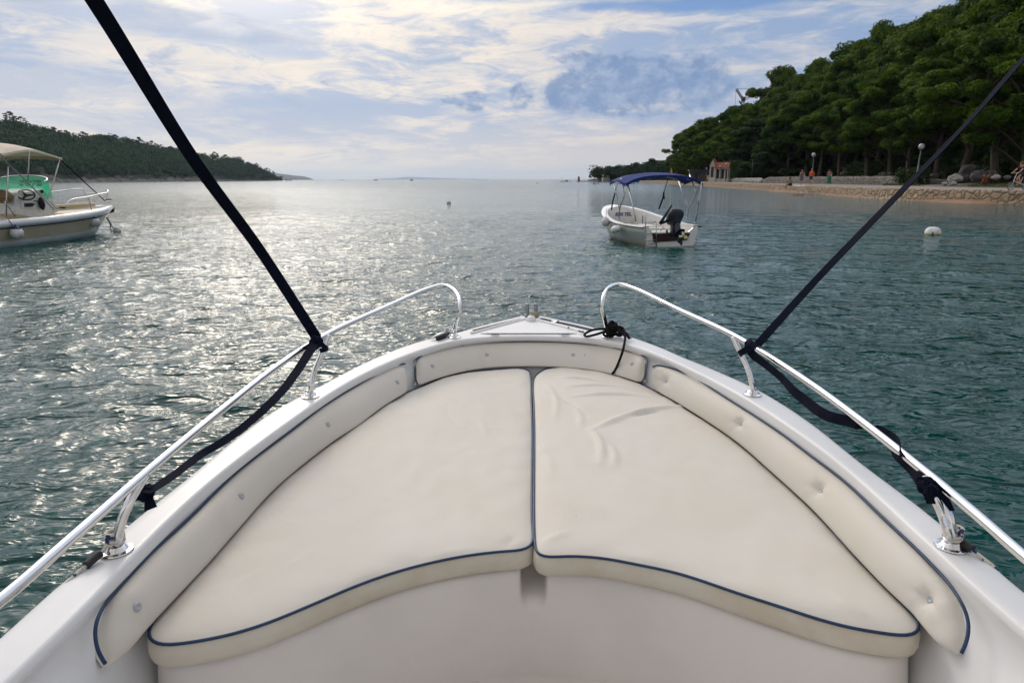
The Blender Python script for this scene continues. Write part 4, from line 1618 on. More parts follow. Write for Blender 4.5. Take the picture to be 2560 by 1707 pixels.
# canopy frame
ya = .93
def SP(zx, zy):
    return BB.side(*q2(zx, zy), ya)
def SS(zx, zy):
    return BB.side(*q2(zx, zy), -ya)
xa, xm, xf = .42, 1.0, 1.62
def bow(x, zc, hw, drop, n=24):
    return [(x, hw * math.sin(a) if abs(a) < PI / 2 else hw, 0) for a in np.linspace(-1, 1, n)]
def can_z(x, y):
    hw = 1.0
    u = min(1.0, abs(y) / hw)
    base = 1.745 - .145 * u ** 2.4 - .05 * u ** 8
    lx = (x - xa) / (xf - xa)
    return base - .045 * (2 * lx - 1) ** 2 + .03 * (lx)
HW = 1.03
mb = MB()
rows = []
nx, ny = 16, 30
for i in range(nx + 1):
    x = xa - .03 + (xf - xa + .06) * i / nx
    row = []
    for j in range(ny + 1):
        y = -HW + 2 * HW * j / ny
        sag = .018 * abs(math.sin(PI * (x - xa) / (xm - xa))) if x < xm else .018 * abs(math.sin(PI * (x - xm) / (xf - xm)))
        xx = x + (.09 * (y / HW) ** 2 * (1 if x < xm else -1)) * (abs(x - xm) / (xm - xa))
        row.append((xx, y, can_z(x, y) - sag))
    rows.append(row)
mb.loft(rows)
low_ = [[(x, y, z - .018) for (x, y, z) in r_] for r_ in rows]
mb.loft(low_, flip=True)
# hems
def edge(r_):
    return r_
mb.loft([rows[0], [(x - .004, y, z - .06 + .01 * math.cos(y * 3)) for (x, y, z) in rows[0]]])
mb.loft([rows[-1], [(x + .004, y, z - .05) for (x, y, z) in rows[-1]]])
for j in (0, ny):
    sgn = 1 if j else -1
    e_ = [rows[i][j] for i in range(nx + 1)]
    lx = [abs(e[0] - xm) / (xm - xa) for e in e_]
    mb.loft([e_, [(x, y + sgn * .01, z - .035 - .075 * min(1, l) ** 2) for (x, y, z), l in zip(e_, lx)]])
BB.add(mb, 'canopy', M['navyfab'])
fr = MB()
for xb in (xa + .02, xm, xf - .02):
    pts_ = []
    for y in np.linspace(-HW + .03, HW - .03, 24):
        pts_.append((xb + (.09 * y * y * (1 if xb < xm else -1)) * (abs(xb - xm) / (xm - xa)), y, can_z(xb, y) - .045))
    fr.tube(pts_, .011, 8)
fr_o = BB.add(fr, 'canopy_bow', M['tube'])
for sg, S_ in ((1, SP), (-1, SS)):
    if sg > 0:
        polys = [[(490, 940), (500, 800), (620, 450)], [(735, 995), (620, 470)], [(498, 800), (412, 410)], [(570, 590), (522, 372)]]
    else:
        polys = [[(1445, 918), (1460, 790), (1652, 430)], [(1562, 985), (1645, 440)], [(1460, 790), (1312, 368)], [(1568, 572), (1480, 320)]]
    for pl_ in polys:
        pts_ = [S_(*q) for q in pl_]
        BB.add(MB().tube(pts_, .0155, 8), 'canopy_pole', M['tube'])
for pl_, S_, wd in (([(480, 400), (440, 570)], SP, .006), ([(440, 565), (400, 700), (385, 812)], SP, .018), ([(1195, 372), (1175, 378), (1122, 560)], SS, .009), ([(1118, 560), (1108, 640), (1050, 797)], SS, .022), ([(1118, 570), (1125, 665)], SS, .014)):
    BB.add(MB().tube([S_(*q) for q in pl_], wd, 6), 'canopy_strap', M['web'])
for zx, zy, yy in ((490, 942, 1), (735, 998, 1), (1445, 920, -1), (1562, 988, -1)):
    c = (SP if yy > 0 else SS)(zx, zy)
    BB.add(MB().lathe([(.03, -.02), (.03, 0), (.015, .015), (.012, .03)], 12, c), 'pole_foot', M['tube'])
# outboard, tilted clear of the water
mot = BB.cross(*q2(1275, 925), -.06)
lowp = BB.cross(*q2(1352, 1225), -.50)
ax = (lowp - mot).normalized()
sidev = Vector((0, 1, 0))
sidev = (sidev - ax * sidev.dot(ax)).normalized()
fwd = ax.cross(sidev).normalized()
if fwd.x < 0:
    fwd = -fwd
def sec(c, w_, l_, n=24, pw=3.4):
    out = []
    for k in range(n):
        a_ = 2 * PI * k / n
        ca, sa = math.cos(a_), math.sin(a_)
        out.append(c + sidev * (w_ * math.copysign(abs(ca) ** (2 / pw), ca)) + fwd * (l_ * math.copysign(abs(sa) ** (2 / pw), sa)))
    return out
def block(name, specs, m_, parent):
    mb = MB()
    rr_ = [sec(mot + ax * d + fwd * o_ + sidev * 0, w_, l_) for (d, w_, l_, o_) in specs]
    mb.loft(rr_, closed=True)
    for r_ in (rr_[0], rr_[-1]):
        c = sum(r_, Vector()) / len(r_)
        mb.add(r_ + [c], [(k, (k + 1) % len(r_), len(r_)) for k in range(len(r_))])
    o = BB.add(mb, name, m_, parent)
    recalc(o)
    return o
outb = block('outboard_motor', [(-.13, .07, .10, .03), (-.125, .13, .18, .03), (-.09, .17, .235, .01), (-.02, .185, .245, 0), (.04, .17, .23, 0), (.10, .13, .175, 0), (.16, .095, .13, 0), (.20, .085, .11, 0)], M['motor'], BB.root)
block('leg', [(.19, .06, .09, 0), (.30, .055, .085, 0), (.42, .05, .075, 0), (.50, .048, .07, 0)], M['motorg'], outb)
block('leg', [(.47, .095, .15, -.02), (.485, .10, .16, -.03), (.50, .095, .15, -.03)], M['motor'], outb)
block('leg', [(.50, .035, .07, 0), (.60, .032, .065, 0), (.62, .055, .11, -.01), (.66, .055, .12, -.01), (.70, .035, .09, 0), (.72, .012, .075, 0), (.80, .009, .045, .01)], M['motorg'], outb)
pc = mot + ax * .655 - fwd * .15
pm = MB()
pm.lathe([(.035, -.03), (.038, .02), (.02, .06), (0, .07)], 14, pc, (-fwd).to_track_quat('Z', 'Y').to_matrix())
for k in range(3):
    a_ = k * 2.094 + .4
    rd = sidev * math.cos(a_) + ax * math.sin(a_)
    td = (-fwd).cross(rd)
    pts_ = [pc + rd * .03 - td * .02 + fwd * .012, pc + rd * .07 - td * .05 + fwd * .02, pc + rd * .115 - td * .02, pc + rd * .12 + td * .015, pc + rd * .07 + td * .04 - fwd * .02, pc + rd * .03 + td * .02 - fwd * .012]
    v = pts_ + [q - fwd * .006 for q in pts_]
    pm.add(v, [tuple(range(6)), tuple(range(11, 5, -1))] + [(i, i + 6, (i + 1) % 6 + 6, (i + 1) % 6) for i in range(6)])
BB.add(pm, 'propeller', M['prop'], outb, smooth=False)
mb = MB()
t0, t1, t2 = BB.cross(*q2(1065, 1005), -.02), BB.cross(*q2(1160, 855), 0), BB.cross(*q2(1228, 750), .02)
mb.tube([t0, t1], [.04, .032], 10)
mb.tube([t1, t2], [.020, .022], 10)
mb.tube([t0, t0 * .4 + mot * .6], [.035, .03], 8)
BB.add(mb, 'tiller', M['motor'], outb)
mb = MB()
mb.box(mot + ax * .22 + fwd * .16, (.16, .16, .26), bev=.02)
mb.tube([BB.cross(*q2(1160, 1090), -.05), BB.cross(*q2(1165, 1215), -.05)], .025, 8)
mb.tube([BB.cross(*q2(1070, 1110), .02), BB.cross(*q2(1085, 1085), .02), BB.cross(*q2(1130, 1070), -.02), BB.cross(*q2(1090, 1040), -.02)], .008, 6)
BB.add(mb, 'motor_bracket', M['motorg'], outb, ang=40)
# fenders: ball near the bow, sausage amidships
fc = BB.W @ BB.side(*q2(303, 978), .99)
mb = MB().lathe([(0, -.125), (.05, -.115), (.10, -.07), (.118, 0), (.10, .07), (.05, .11), (.025, .135), (0, .14)], 18, fc)
o = mb.build('fender', M['fender'])
tag(o, 'round white fender hanging off the bow quarter of the blue-canopied boat', 'fender', 'fenders of the blue-canopied boat')
MB().tube([fc + Vector((0, 0, .13)), BB.W @ BB.side(*q2(320, 800), .92)], .006, 6).build('fender_line', M['cord'], o)
fc = BB.W @ BB.side(*q2(450, 1082), .99)
axf = ((BB.W @ BB.side(*q2(510, 1070), .99)) - fc).normalized()
mb = MB().lathe([(0, -.22), (.05, -.21), (.088, -.17), (.092, 0), (.088, .17), (.05, .21), (.03, .24), (0, .245)], 18, fc, axf.to_track_quat('Z', 'Y').to_matrix())
o = mb.build('fender', M['fender'])
tag(o, 'sausage shaped white fender lying along the side of the blue-canopied boat', 'fender', 'fenders of the blue-canopied boat')
MB().tube([fc + axf * .22, BB.W @ BB.side(*q2(515, 1000), .91)], .006, 6).build('fender_line', M['cord'], o)


# ---- rental boat with the green windscreen at the left edge
def q0(zx, zy):
    return zx * 0.191327, 340 + zy * 0.191327


stem_ = P(228, 587, 0)
azl = R(7)
fv = Vector((math.sin(azl), math.cos(azl), 0))
GB = Craft('motorboat', stem_ - fv * 4.35, azl, 'white and beige motorboat with a beige canopy and green windscreen, cut by the left edge')
Lg = 5.36
tb_ = [(0, .96), (1, 1.02), (2, 1.05), (3, 1.02), (3.7, .92), (4.3, .70), (4.8, .42), (5.15, .2), (5.36, 0)]
tz_ = [(0, .66), (1, .68), (2, .70), (3, .745), (4, .80), (4.7, .83), (5.36, .835)]
prof = [(0, 0, -.25), (.62, .14, -.25), (.86, .34, -.25), (.89, .44, -.25), (.955, .78, -.25)]
xs_, b_, z_, rows = hull_lines(tb_, tz_, prof, Lg, 70, stem=0.205)
p_, s_ = both(rows[:4])
mb = MB()
mb.loft(p_)
mb.loft(s_, flip=True)
GB.add(mb, 'hull', M['bottom'])
p_, s_ = both(rows[3:])
mb = MB()
mb.loft(p_)
mb.loft(s_, flip=True)
GB.add(mb, 'side_panel', M['beige'])
def row_f(fb_, zf_, zk=-.25, stem=.205, add=0.0):
    zz = zk + (z_ - zk) * zf_
    fbx = fb_ * (1 - .55 * (1 - fb_) * (xs_ / Lg) ** 3)
    return np.stack([xs_ * (1 - stem * (1 - zf_)) + add * .6 * (xs_ / Lg) ** 6, b_ * fbx + add * np.clip((Lg - xs_) / .3, 0, 1), zz], 1)
mb = MB()
p_, s_ = both([row_f(.955, .775, add=.012), row_f(.958, .79, add=.03), row_f(.96, .805, add=.012)])
mb.loft(p_)
mb.loft(s_, flip=True)
GB.add(mb, 'rub_line', M['black'])
gun = [row_f(.96, .80, add=.01), row_f(.98, .84, add=.05), row_f(.99, .90, add=.06), row_f(.98, .96, add=.05), row_f(.95, 1.0, add=.02), row_f(.88, 1.01), row_f(.82, 1.0)]
p_, s_ = both(gun)
mb = MB()
mb.loft(p_)
mb.loft(s_, flip=True)
GB.add(mb, 'gunwale', M['hullg'])
ins_ = [row_f(.82, 1.0), row_f(.81, .93)]
fl2 = row_f(.80, .5)
fl2[:, 2] = np.where(fl2[:, 0] > 2.9, row_f(.8, .93)[:, 2], .22)
mb = MB()
p_, s_ = both(ins_ + [fl2])
mb.loft(p_)
mb.loft(s_, flip=True)
GB.add(mb, 'cockpit_side', M['inner'])
pf, sf = both([fl2])
mb = MB()
mb.loft([pf[0], sf[0]])
GB.add(mb, 'sun_deck', M['planks'])
# raised far coaming of the sun deck
mb = MB()
mb.tube([(2.95, .78, .80), (3.9, .66, .85), (4.5, .45, .88), (4.85, .12, .88)], .055, 10)
GB.add(mb, 'deck_coaming', M['planks'])
mb = MB()
mb.box((0.04, 0, .3), (.08, 1.8, .8), bev=.02)
GB.add(mb, 'transom', M['hullg'], ang=40)
def GS(zx, zy, y):
    return GB.side(*q0(zx, zy), y)
# console: outline traced on its starboard face
con = empty('console', (0, 0, 0))
con.parent = GB.root
yc = -.42
face = [(190, 1020), (185, 850), (200, 775), (240, 740), (420, 725), (500, 700), (560, 690), (600, 740), (670, 815), (720, 860), (760, 990), (560, 1100)]
fp_ = [GS(a, b, yc) for a, b in face]
n_o = len(fp_)
tri = tessellate_polygon([[Vector((p.x, p.z, 0)) for p in fp_]])
cm_ = MB()
cm_.add([tuple(p) for p in fp_] + [(p.x, p.y + .95, p.z) for p in fp_], [tuple(t) for t in tri] + [tuple(i + n_o for i in t) for t in tri] + [(i, i + n_o, (i + 1) % n_o + n_o, (i + 1) % n_o) for i in range(n_o)])
o = cm_.build('console_body', M['inner'], con, smooth=False)
recalc(o)
bv = o.modifiers.new('bevel', 'BEVEL')
bv.width = .03
bv.segments = 3
def panel(pts, y, m_, name, th=.012):
    v = [GS(a, b, y) for a, b in pts]
    n_ = len(v)
    mb = MB()
    mb.add([tuple(p) for p in v] + [(p.x, p.y + th, p.z) for p in v], [tuple(range(n_)), tuple(range(2 * n_ - 1, n_ - 1, -1))] + [(i, i + n_, (i + 1) % n_ + n_, (i + 1) % n_) for i in range(n_)])
    o = mb.build(name, m_, con, smooth=False)
    recalc(o)
    return o
panel([(280, 855), (485, 850), (490, 940), (285, 945)], yc - .02, M['hullw'], 'dash_panel')
panel([(320, 880), (430, 875), (433, 925), (325, 930)], yc - .035, M['black'], 'radio')
panel([(436, 885), (455, 885), (455, 905), (436, 905)], yc - .035, M['black'], 'switch')
mb = MB().ball(GS(545, 885, yc - .09), (.075, .07, .17), 3, .15, 2)
mb.tube([GS(440, 852, yc - .09), GS(520, 855, yc - .09)], .012, 8)
mb.build('throttle', M['motor'], con)
wc_ = GS(342, 770, yc - .08)
wn = (CO - (GB.W @ wc_)).normalized()
wn = (GB.I.to_3x3() @ wn + Vector((0, 0, 1.1))).normalized()
u_ = wn.orthogonal().normalized()
v_ = wn.cross(u_)
mb = MB()
mb.tube([wc_ + (u_ * math.cos(a) + v_ * math.sin(a)) * .185 for a in np.linspace(0, 2 * PI, 40, endpoint=False)], .018, 10, closed=True)
for k in range(3):
    a = .5 + k * 2.094
    mb.tube([wc_ - wn * .02, wc_ + (u_ * math.cos(a) + v_ * math.sin(a)) * .18], [.028, .02], 8)
mb.ball(wc_ - wn * .02, (.05, .05, .04), 2)
mb.build('steering_wheel', M['black'], con)
mb = MB().lathe([(.045, 0), (.045, .02), (.03, .03)], 16, GS(545, 725, yc - .02), Matrix.Rotation(R(90), 3, 'X'))
mb.build('gauge', M['black'], con)
mb = MB().tube(cr([GS(190, 1000, yc - .03), GS(185, 880, yc - .03), GS(200, 790, yc - .03), GS(250, 735, yc - .03), GS(330, 715, yc - .03)], 30), .012, 8)
mb.build('grab_rail', M['tube'], con)
# windscreen: curved green sheet round the front of the console
rimT = [GS(545, 640, -.55), GS(575, 600, -.56), GS(615, 572, -.50), GS(600, 545, -.30), GS(520, 527, .05), GS(400, 518, .35), GS(200, 520, .65), GS(0, 545, .75)]
rimB = [GS(600, 790, -.55), GS(640, 808, -.56), GS(690, 810, -.50), GS(672, 795, -.30), GS(560, 775, .05), GS(420, 765, .35), GS(200, 770, .65), GS(0, 775, .75)]
Tt = cr(rimT, 50)
Bt = cr(rimB, 50)
mb = MB()
mb.loft([(Tt * (1 - k) + Bt * k).tolist() for k in (0, .33, .66, 1)])
wsc = mb.build('windscreen', M['green'], con)
mb = MB().tube(Tt.tolist(), .016, 10)
mb.build('windscreen_rim', M['tube'], con)
for body, (zx, zy), sz in (('RENT A BOAT', (400, 598), .092), ('385 91 527 169', (400, 643), .10)):
    c = GS(zx, zy, .22)
    c2 = GS(zx + 60, zy + 1, .10)
    xd = (c2 - c)
    xd.z = 0
    xd.normalize()
    # mirrored: the words face forward, seen here from behind
    zd = xd.cross(Vector((0, 0, 1)))
    Mx = Matrix.Identity(4)
    Mx.col[0][:3] = -xd
    Mx.col[1][:3] = Vector((0, 0, 1))
    Mx.col[2][:3] = (-xd).cross(Vector((0, 0, 1)))
    Mx.translation = c - zd * -.02
    text_mesh('lettering', body, sz, mat('green_ink', (0.0, .10, .05), .6) if 'gi' not in M else M['gi'], GB.root, Mx, .001, 0, .003)
# helm seat and cooler box aft
mb = MB().ball(GS(20, 790, -.25), (.20, .26, .17), 3, .1)
GB.add(mb, 'seat_back', M['seatbrown'])
mb = MB()
sb_ = GS(110, 985, -.30)
mb.box((sb_.x - .05, -.2, .50), (.62, .85, .08), bev=.03)
mb.box((sb_.x - .05, -.2, .33), (.55, .8, .26), bev=.02)
GB.add(mb, 'helm_seat', M['inner'], ang=40)
mb = MB()
mb.tube([GS(60, 850, -.6), GS(110, 930, -.62), GS(195, 1050, -.64)], .018, 8)
GB.add(mb, 'seat_strut', M['tube'])
# canopy frame and canopy
yg = -.98
for pl_, r_ in (([(-42, 194), (0, 235), (112, 372), (365, 612), (710, 970)], .017), ([(105, 395), (92, 700), (80, 1070)], .018), ([(378, 180), (374, 400), (365, 590)], .014), ([(785, 290), (700, 600), (650, 760), (608, 822)], .015), ([(640, 830), (735, 955)], .012)):
    for sg in (1, -1):
        pts_ = [GS(a, b, yg) for a, b in pl_]
        if sg < 0:
            pts_ = [Vector((p.x, -p.y, p.z)) for p in pts_]
        GB.add(MB().tube(pts_, r_, 8), 'canopy_pole', M['tube'])
cF, cM = GS(790, 285, yg), GS(378, 178, yg)
cA = GS(0, 228, yg)
dxa = (cM.x - cA.x)
hem = [cF, cM, cA, Vector((cA.x - .7, yg, cA.z - .02)), Vector((cA.x - 1.5, yg, cA.z - .10))]
crest = [.06, .16, .24, .28, .25]
rows = []
hx = cr([(p.x, p.z, c) for p, c in zip(hem, crest)], 26)
for (x, z, c) in hx:
    row = []
    for j in range(31):
        u = -1 + 2 * j / 30
        row.append((x + .05 * u * u, u * .98, z + c * (1 - abs(u) ** 2.6)))
    rows.append(row)
mb = MB()
mb.loft(rows)
mb.loft([[(x, y, z - .02) for (x, y, z) in r_] for r_ in rows], flip=True)
mb.loft([rows[0], [(x + .03, y, z - .05) for (x, y, z) in rows[0]], [(x - .02, y, z - .09) for (x, y, z) in rows[0]]])
for j in (0, 30):
    e_ = [r_[j] for r_ in rows]
    mb.loft([e_, [(x, y * 1.01, z - .05) for (x, y, z) in e_]])
GB.add(mb, 'canopy', M['beigefab'])
# strap to the bow, bow rails
GB.add(MB().tube([GS(790, 310, yg), GS(1090, 590, -.62), GS(1375, 855, -.30)], [.016] * 2 + [.012], 6), 'canopy_strap', M['web'])
def rl(pts, r_=.014):
    return MB().tube(cr([GS(a, b, y) for a, b, y in pts], 50), r_, 8)
GB.add(rl([(847, 940, -.88), (870, 890, -.86), (910, 845, -.82), (965, 823, -.78), (1120, 800, -.66), (1260, 770, -.50), (1410, 737, -.28)]), 'bow_rail', M['tube'])
GB.add(rl([(1170, 900, -.60), (1200, 850, -.57), (1228, 790, -.54)]), 'rail_post', M['tube'])
GB.add(rl([(1372, 855, -.22), (1390, 800, -.24), (1408, 737, -.26)]), 'rail_post', M['tube'])
GB.add(rl([(1338, 822, -.1), (1370, 760, -.1), (1392, 706, -.1), (1410, 715, -.2), (1410, 737, -.28)]), 'rail_post', M['tube'])
GB.add(rl([(620, 737, .80), (850, 712, .74), (1030, 692, .66), (1095, 705, .62), (1112, 750, .60), (1112, 800, .58)]), 'bow_rail', M['tube'])
GB.add(rl([(1112, 755, .60), (1240, 752, .42), (1340, 748, .22)]), 'bow_rail', M['tube'])
mb = MB()
mb.ball(GS(820, 935, -.90), (.10, .05, .03), 2, .4)
GB.add(mb, 'cleat', M['black'])
mb = MB()
mb.tube([GS(1380, 832, -.06), GS(1455, 828, -.0)], .02, 8)
GB.add(mb, 'bow_roller', M['black'])
# anchor at the stem, mooring lines
mb = MB()
a_ = GS(1500, 930, -.02)
mb.tube([a_, GS(1480, 985, -.02)], .012, 6)
mb.add([tuple(GS(x, y, -.05)) for x, y in ((1428, 1012), (1455, 965), (1480, 950), (1498, 995), (1470, 1000))] + [tuple(GS(x, y, .03)) for x, y in ((1428, 1012), (1455, 965), (1480, 950), (1498, 995), (1470, 1000))],
       [(0, 1, 2, 3, 4), (9, 8, 7, 6, 5)] + [(i, i + 5, (i + 1) % 5 + 5, (i + 1) % 5) for i in range(5)])
GB.add(mb, 'anchor', M['motor'], smooth=False)
bm_ = GB.W @ GS(1385, 1060, 0)
by = P(0.191327 * 1515, 340 + .191327 * 1246, 0)
def WQ(zx, zy, p):
    """point at the pixel, as far away as p"""
    return PD(*q0(zx, zy), p.y)
bu = MB().lathe([(0, -.10), (.07, -.09), (.12, -.03), (.125, .03), (.10, .09), (.05, .125), (0, .13)], 20, P(*q0(1528, 1243), .05) )
o = bu.build('mooring_buoy', M['fender'])
tag(o, 'small white mooring float just ahead of the beige-sided boat', 'buoy')
jn = WQ(1448, 1158, by)
mb = MB()
mb.tube([GB.W @ GS(1390, 1062, 0), WQ(1420, 1120, by), jn], .014, 6)
mb.tube([GB.W @ GS(1402, 1062, 0), WQ(1432, 1115, by), jn], .010, 6)
mb.tube([jn, WQ(1440, 1190, by), WQ(1440, 1225, by), WQ(1475, 1262, by)], .014, 6)
mb.tube([jn, WQ(1470, 1190, by), WQ(1490, 1230, by)], .014, 6)
mb.ball(jn, .035, 2, .4)
o = mb.build('mooring_line', M['cord'])
tag(o, 'dark mooring line between the beige-sided bow and its white float', 'rope')
for zx, zy, rr_, lx, ly, lab in ((1237, 1125, .135, 1150, 800, 'white ball fender with blue top near the bow of the beige-sided boat'), (222, 1272, .145, 110, 1095, 'white ball fender with blue top hanging amidships at the left edge')):
    c = GB.W @ GS(zx, zy, -1.10 if zx < 600 else -.90)
    o = MB().lathe([(0, -rr_), (rr_ * .5, -rr_ * .88), (rr_ * .9, -rr_ * .45), (rr_, 0), (rr_ * .93, rr_ * .38), (rr_ * .74, rr_ * .72)], 22, c).build('fender', M['fender'])
    tag(o, lab, 'fender', 'fenders of the beige-sided boat')
    MB().lathe([(rr_ * .74, rr_ * .72), (rr_ * .45, rr_ * .98), (rr_ * .2, rr_ * 1.25), (rr_ * .12, rr_ * 1.45), (0, rr_ * 1.5)], 22, c).build('fender_neck', M['darkblue'], o)
    e = GB.W @ GS(lx, ly, -1.02 if zx < 600 else -.72)
    MB().tube([c + Vector((0, 0, rr_ * 1.4)), (c + e) / 2 + Vector((.0, 0, .03)), e], .009, 6).build('fender_line', M['cord'], o)

# mooring buoys
c = P(2331, 588, 0)
prof_ = [(0, -.2), (.12, -.17), (.22, -.06), (.245, .04), (.22, .15), (.14, .23), (0, .255)]
o = MB().lathe([(r_ * .86, z * .86) for r_, z in [(q[0], q[1]) for q in cr([(a, b, 0) for a, b in prof_], 24)[:, :2].tolist()]], 28, c + Vector((0, 0, .02))).build('mooring_buoy', M['fender'])
tag(o, 'large white mooring buoy floating alone on the right', 'buoy')
cc = c + Vector((0, 0, 0.0))
tw = (Vector((0, 0, 0)) - Vector((cc.x, cc.y, 0))).normalized()
g_ = MB().lathe([(.214, -.03), (.217, 0), (.2165, .03), (.210, .055)], 28, c + Vector((0, 0, .005)))
g_.build('growth_band', M['algae'], o)
MB().tube([cc + tw * .20 + Vector((0, 0, .09)), cc + tw * .225 + Vector((0, 0, .03)), cc + tw * .24 + Vector((0, 0, -.05))], [.02, .03, .03], 8).build('mooring_eye', M['black'], o)
c = P(1122, 509, 0)
o = MB().lathe([(0, -.1), (.12, -.06), (.145, .04), (.12, .13), (.05, .18), (0, .185)], 18, c).build('mooring_buoy', M['fender'])
tag(o, 'white and dark mooring buoy alone in the open water at centre', 'buoy')
MB().lathe([(.135, -.01), (.147, .04), (.13, .075)], 18, c).build('dark_band', M['motorg'], o)

# ------------------------------------------------------------------ the wooded shore on the right
M['bark'] = mat('pine_bark', (0.075, 0.055, 0.042), 0.9, var=0.4, vscale=5, bump=0.6, bscale=14, bdist=0.03, stretch=(1, 1, .25))
M['soil'] = mat('needle_litter', (0.085, 0.060, 0.035), 0.95, col2=(0.055, 0.062, 0.022), vscale=.5)
M['grass'] = mat('grass', (0.06, 0.085, 0.018), 0.9, col2=(0.10, 0.105, 0.03), vscale=1.2)
M['path'] = mat('pale_asphalt', (0.23, 0.215, 0.205), 0.9, var=0.15, vscale=.6)
M['lane'] = mat('dusty_path', (0.33, 0.27, 0.20), 0.9, var=0.15, vscale=.6)
M['sand'] = mat('beach_shingle', (0.27, 0.165, 0.10), 0.95, var=0.2, vscale=1.5)


def stone_mat(name, c1, c2, scale, dark=0.35, rnd=0.8):
    m_ = bpy.data.materials.new(name)
    m_.use_nodes = True
    t = m_.node_tree
    b = t.nodes['Principled BSDF']
    b.inputs['Roughness'].default_value = 0.9
    n_ = NB(t)
    tcn = t.nodes.new('ShaderNodeTexCoord').outputs['Object']
    nz = t.nodes.new('ShaderNodeTexNoise')
    nz.inputs['Scale'].default_value = 1.3
    t.links.new(tcn, nz.inputs['Vector'])
    sc = t.nodes.new('ShaderNodeVectorMath')
    sc.operation = 'MULTIPLY_ADD'
    t.links.new(nz.outputs['Color'], sc.inputs[0])
    sc.inputs[1].default_value = (.35, .35, .35)
    t.links.new(tcn, sc.inputs[2])
    v = t.nodes.new('ShaderNodeTexVoronoi')
    v.feature = 'DISTANCE_TO_EDGE'
    v.inputs['Scale'].default_value = scale
    v.inputs['Randomness'].default_value = rnd
    v2 = t.nodes.new('ShaderNodeTexVoronoi')
    v2.inputs['Scale'].default_value = scale
    v2.inputs['Randomness'].default_value = rnd
    t.links.new(sc.outputs[0], v.inputs['Vector'])
    t.links.new(sc.outputs[0], v2.inputs['Vector'])
    e = n_.smooth(v.outputs['Distance'], 0.01, 0.11)
    cell = n_.sep(v2.outputs['Color'])[0]
    base = n_.mix(cell, c1, c2)
    fine = n_.noise(tcn, 6, 5, .6)
    base = n_.mix(n_.m('MULTIPLY', n_.smooth(fine, .4, .75), .5), base, tuple(c * .55 for c in c1))
    base = n_.mix(e, tuple(c * dark for c in c1), base)
    t.links.new(base, b.inputs['Base Color'])
    bp = t.nodes.new('ShaderNodeBump')
    bp.inputs['Strength'].default_value = 1
    bp.inputs['Distance'].default_value = .12
    t.links.new(n_.m('ADD', n_.m('MULTIPLY', n_.smooth(v.outputs['Distance'], 0, .25), .8), n_.m('MULTIPLY', fine, .4)), bp.inputs['Height'])
    t.links.new(bp.outputs[0], b.inputs['Normal'])
    return m_


M['quay'] = stone_mat('quay_stone', (0.40, 0.295, 0.195), (0.29, 0.21, 0.14), 2.2, .45)
M['dry'] = stone_mat('dry_stone', (0.32, 0.29, 0.25), (0.19, 0.17, 0.145), 3.0, .3)
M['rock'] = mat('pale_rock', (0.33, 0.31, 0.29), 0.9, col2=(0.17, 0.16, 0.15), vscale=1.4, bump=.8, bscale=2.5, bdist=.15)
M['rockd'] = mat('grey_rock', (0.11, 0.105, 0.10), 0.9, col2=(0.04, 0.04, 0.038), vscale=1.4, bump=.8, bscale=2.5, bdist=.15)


def leaf_mat(name, c1, c2, rnd=.16):
    m_ = bpy.data.materials.new(name)
    m_.use_nodes = True
    t = m_.node_tree
    b = t.nodes['Principled BSDF']
    b.inputs['Roughness'].default_value = 0.75
    b.inputs['Specular IOR Level'].default_value = 0.15
    n_ = NB(t)
    tcn = t.nodes.new('ShaderNodeTexCoord').outputs['Object']
    oi = t.nodes.new('ShaderNodeObjectInfo')
    nz = n_.smooth(n_.noise(tcn, .55, 4, .6), .35, .65)
    base = n_.mix(nz, c1, c2)
    k = n_.m('ADD', 1 - rnd, n_.m('MULTIPLY', oi.outputs['Random'], 2 * rnd))
    base = n_.mix(1.0, base, n_.comb(k, k, k), 'MULTIPLY')
    t.links.new(base, b.inputs['Base Color'])
    tl = t.nodes.new('ShaderNodeBsdfTranslucent')
    t.links.new(n_.mix(1.0, base, (1.2, 1.25, .6), 'MULTIPLY'), tl.inputs[0])
    mx = t.nodes.new('ShaderNodeMixShader')
    mx.inputs[0].default_value = .28
    t.links.new(b.outputs[0], mx.inputs[1])
    t.links.new(tl.outputs[0], mx.inputs[2])
    t.links.new(mx.outputs[0], t.nodes['Material Output'].inputs['Surface'])
    return m_


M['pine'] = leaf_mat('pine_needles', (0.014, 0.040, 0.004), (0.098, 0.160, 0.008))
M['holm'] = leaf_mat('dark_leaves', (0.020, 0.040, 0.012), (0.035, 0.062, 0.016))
M['hillg'] = leaf_mat('hill_leaves', (0.012, 0.038, 0.022), (0.038, 0.076, 0.030), .3)


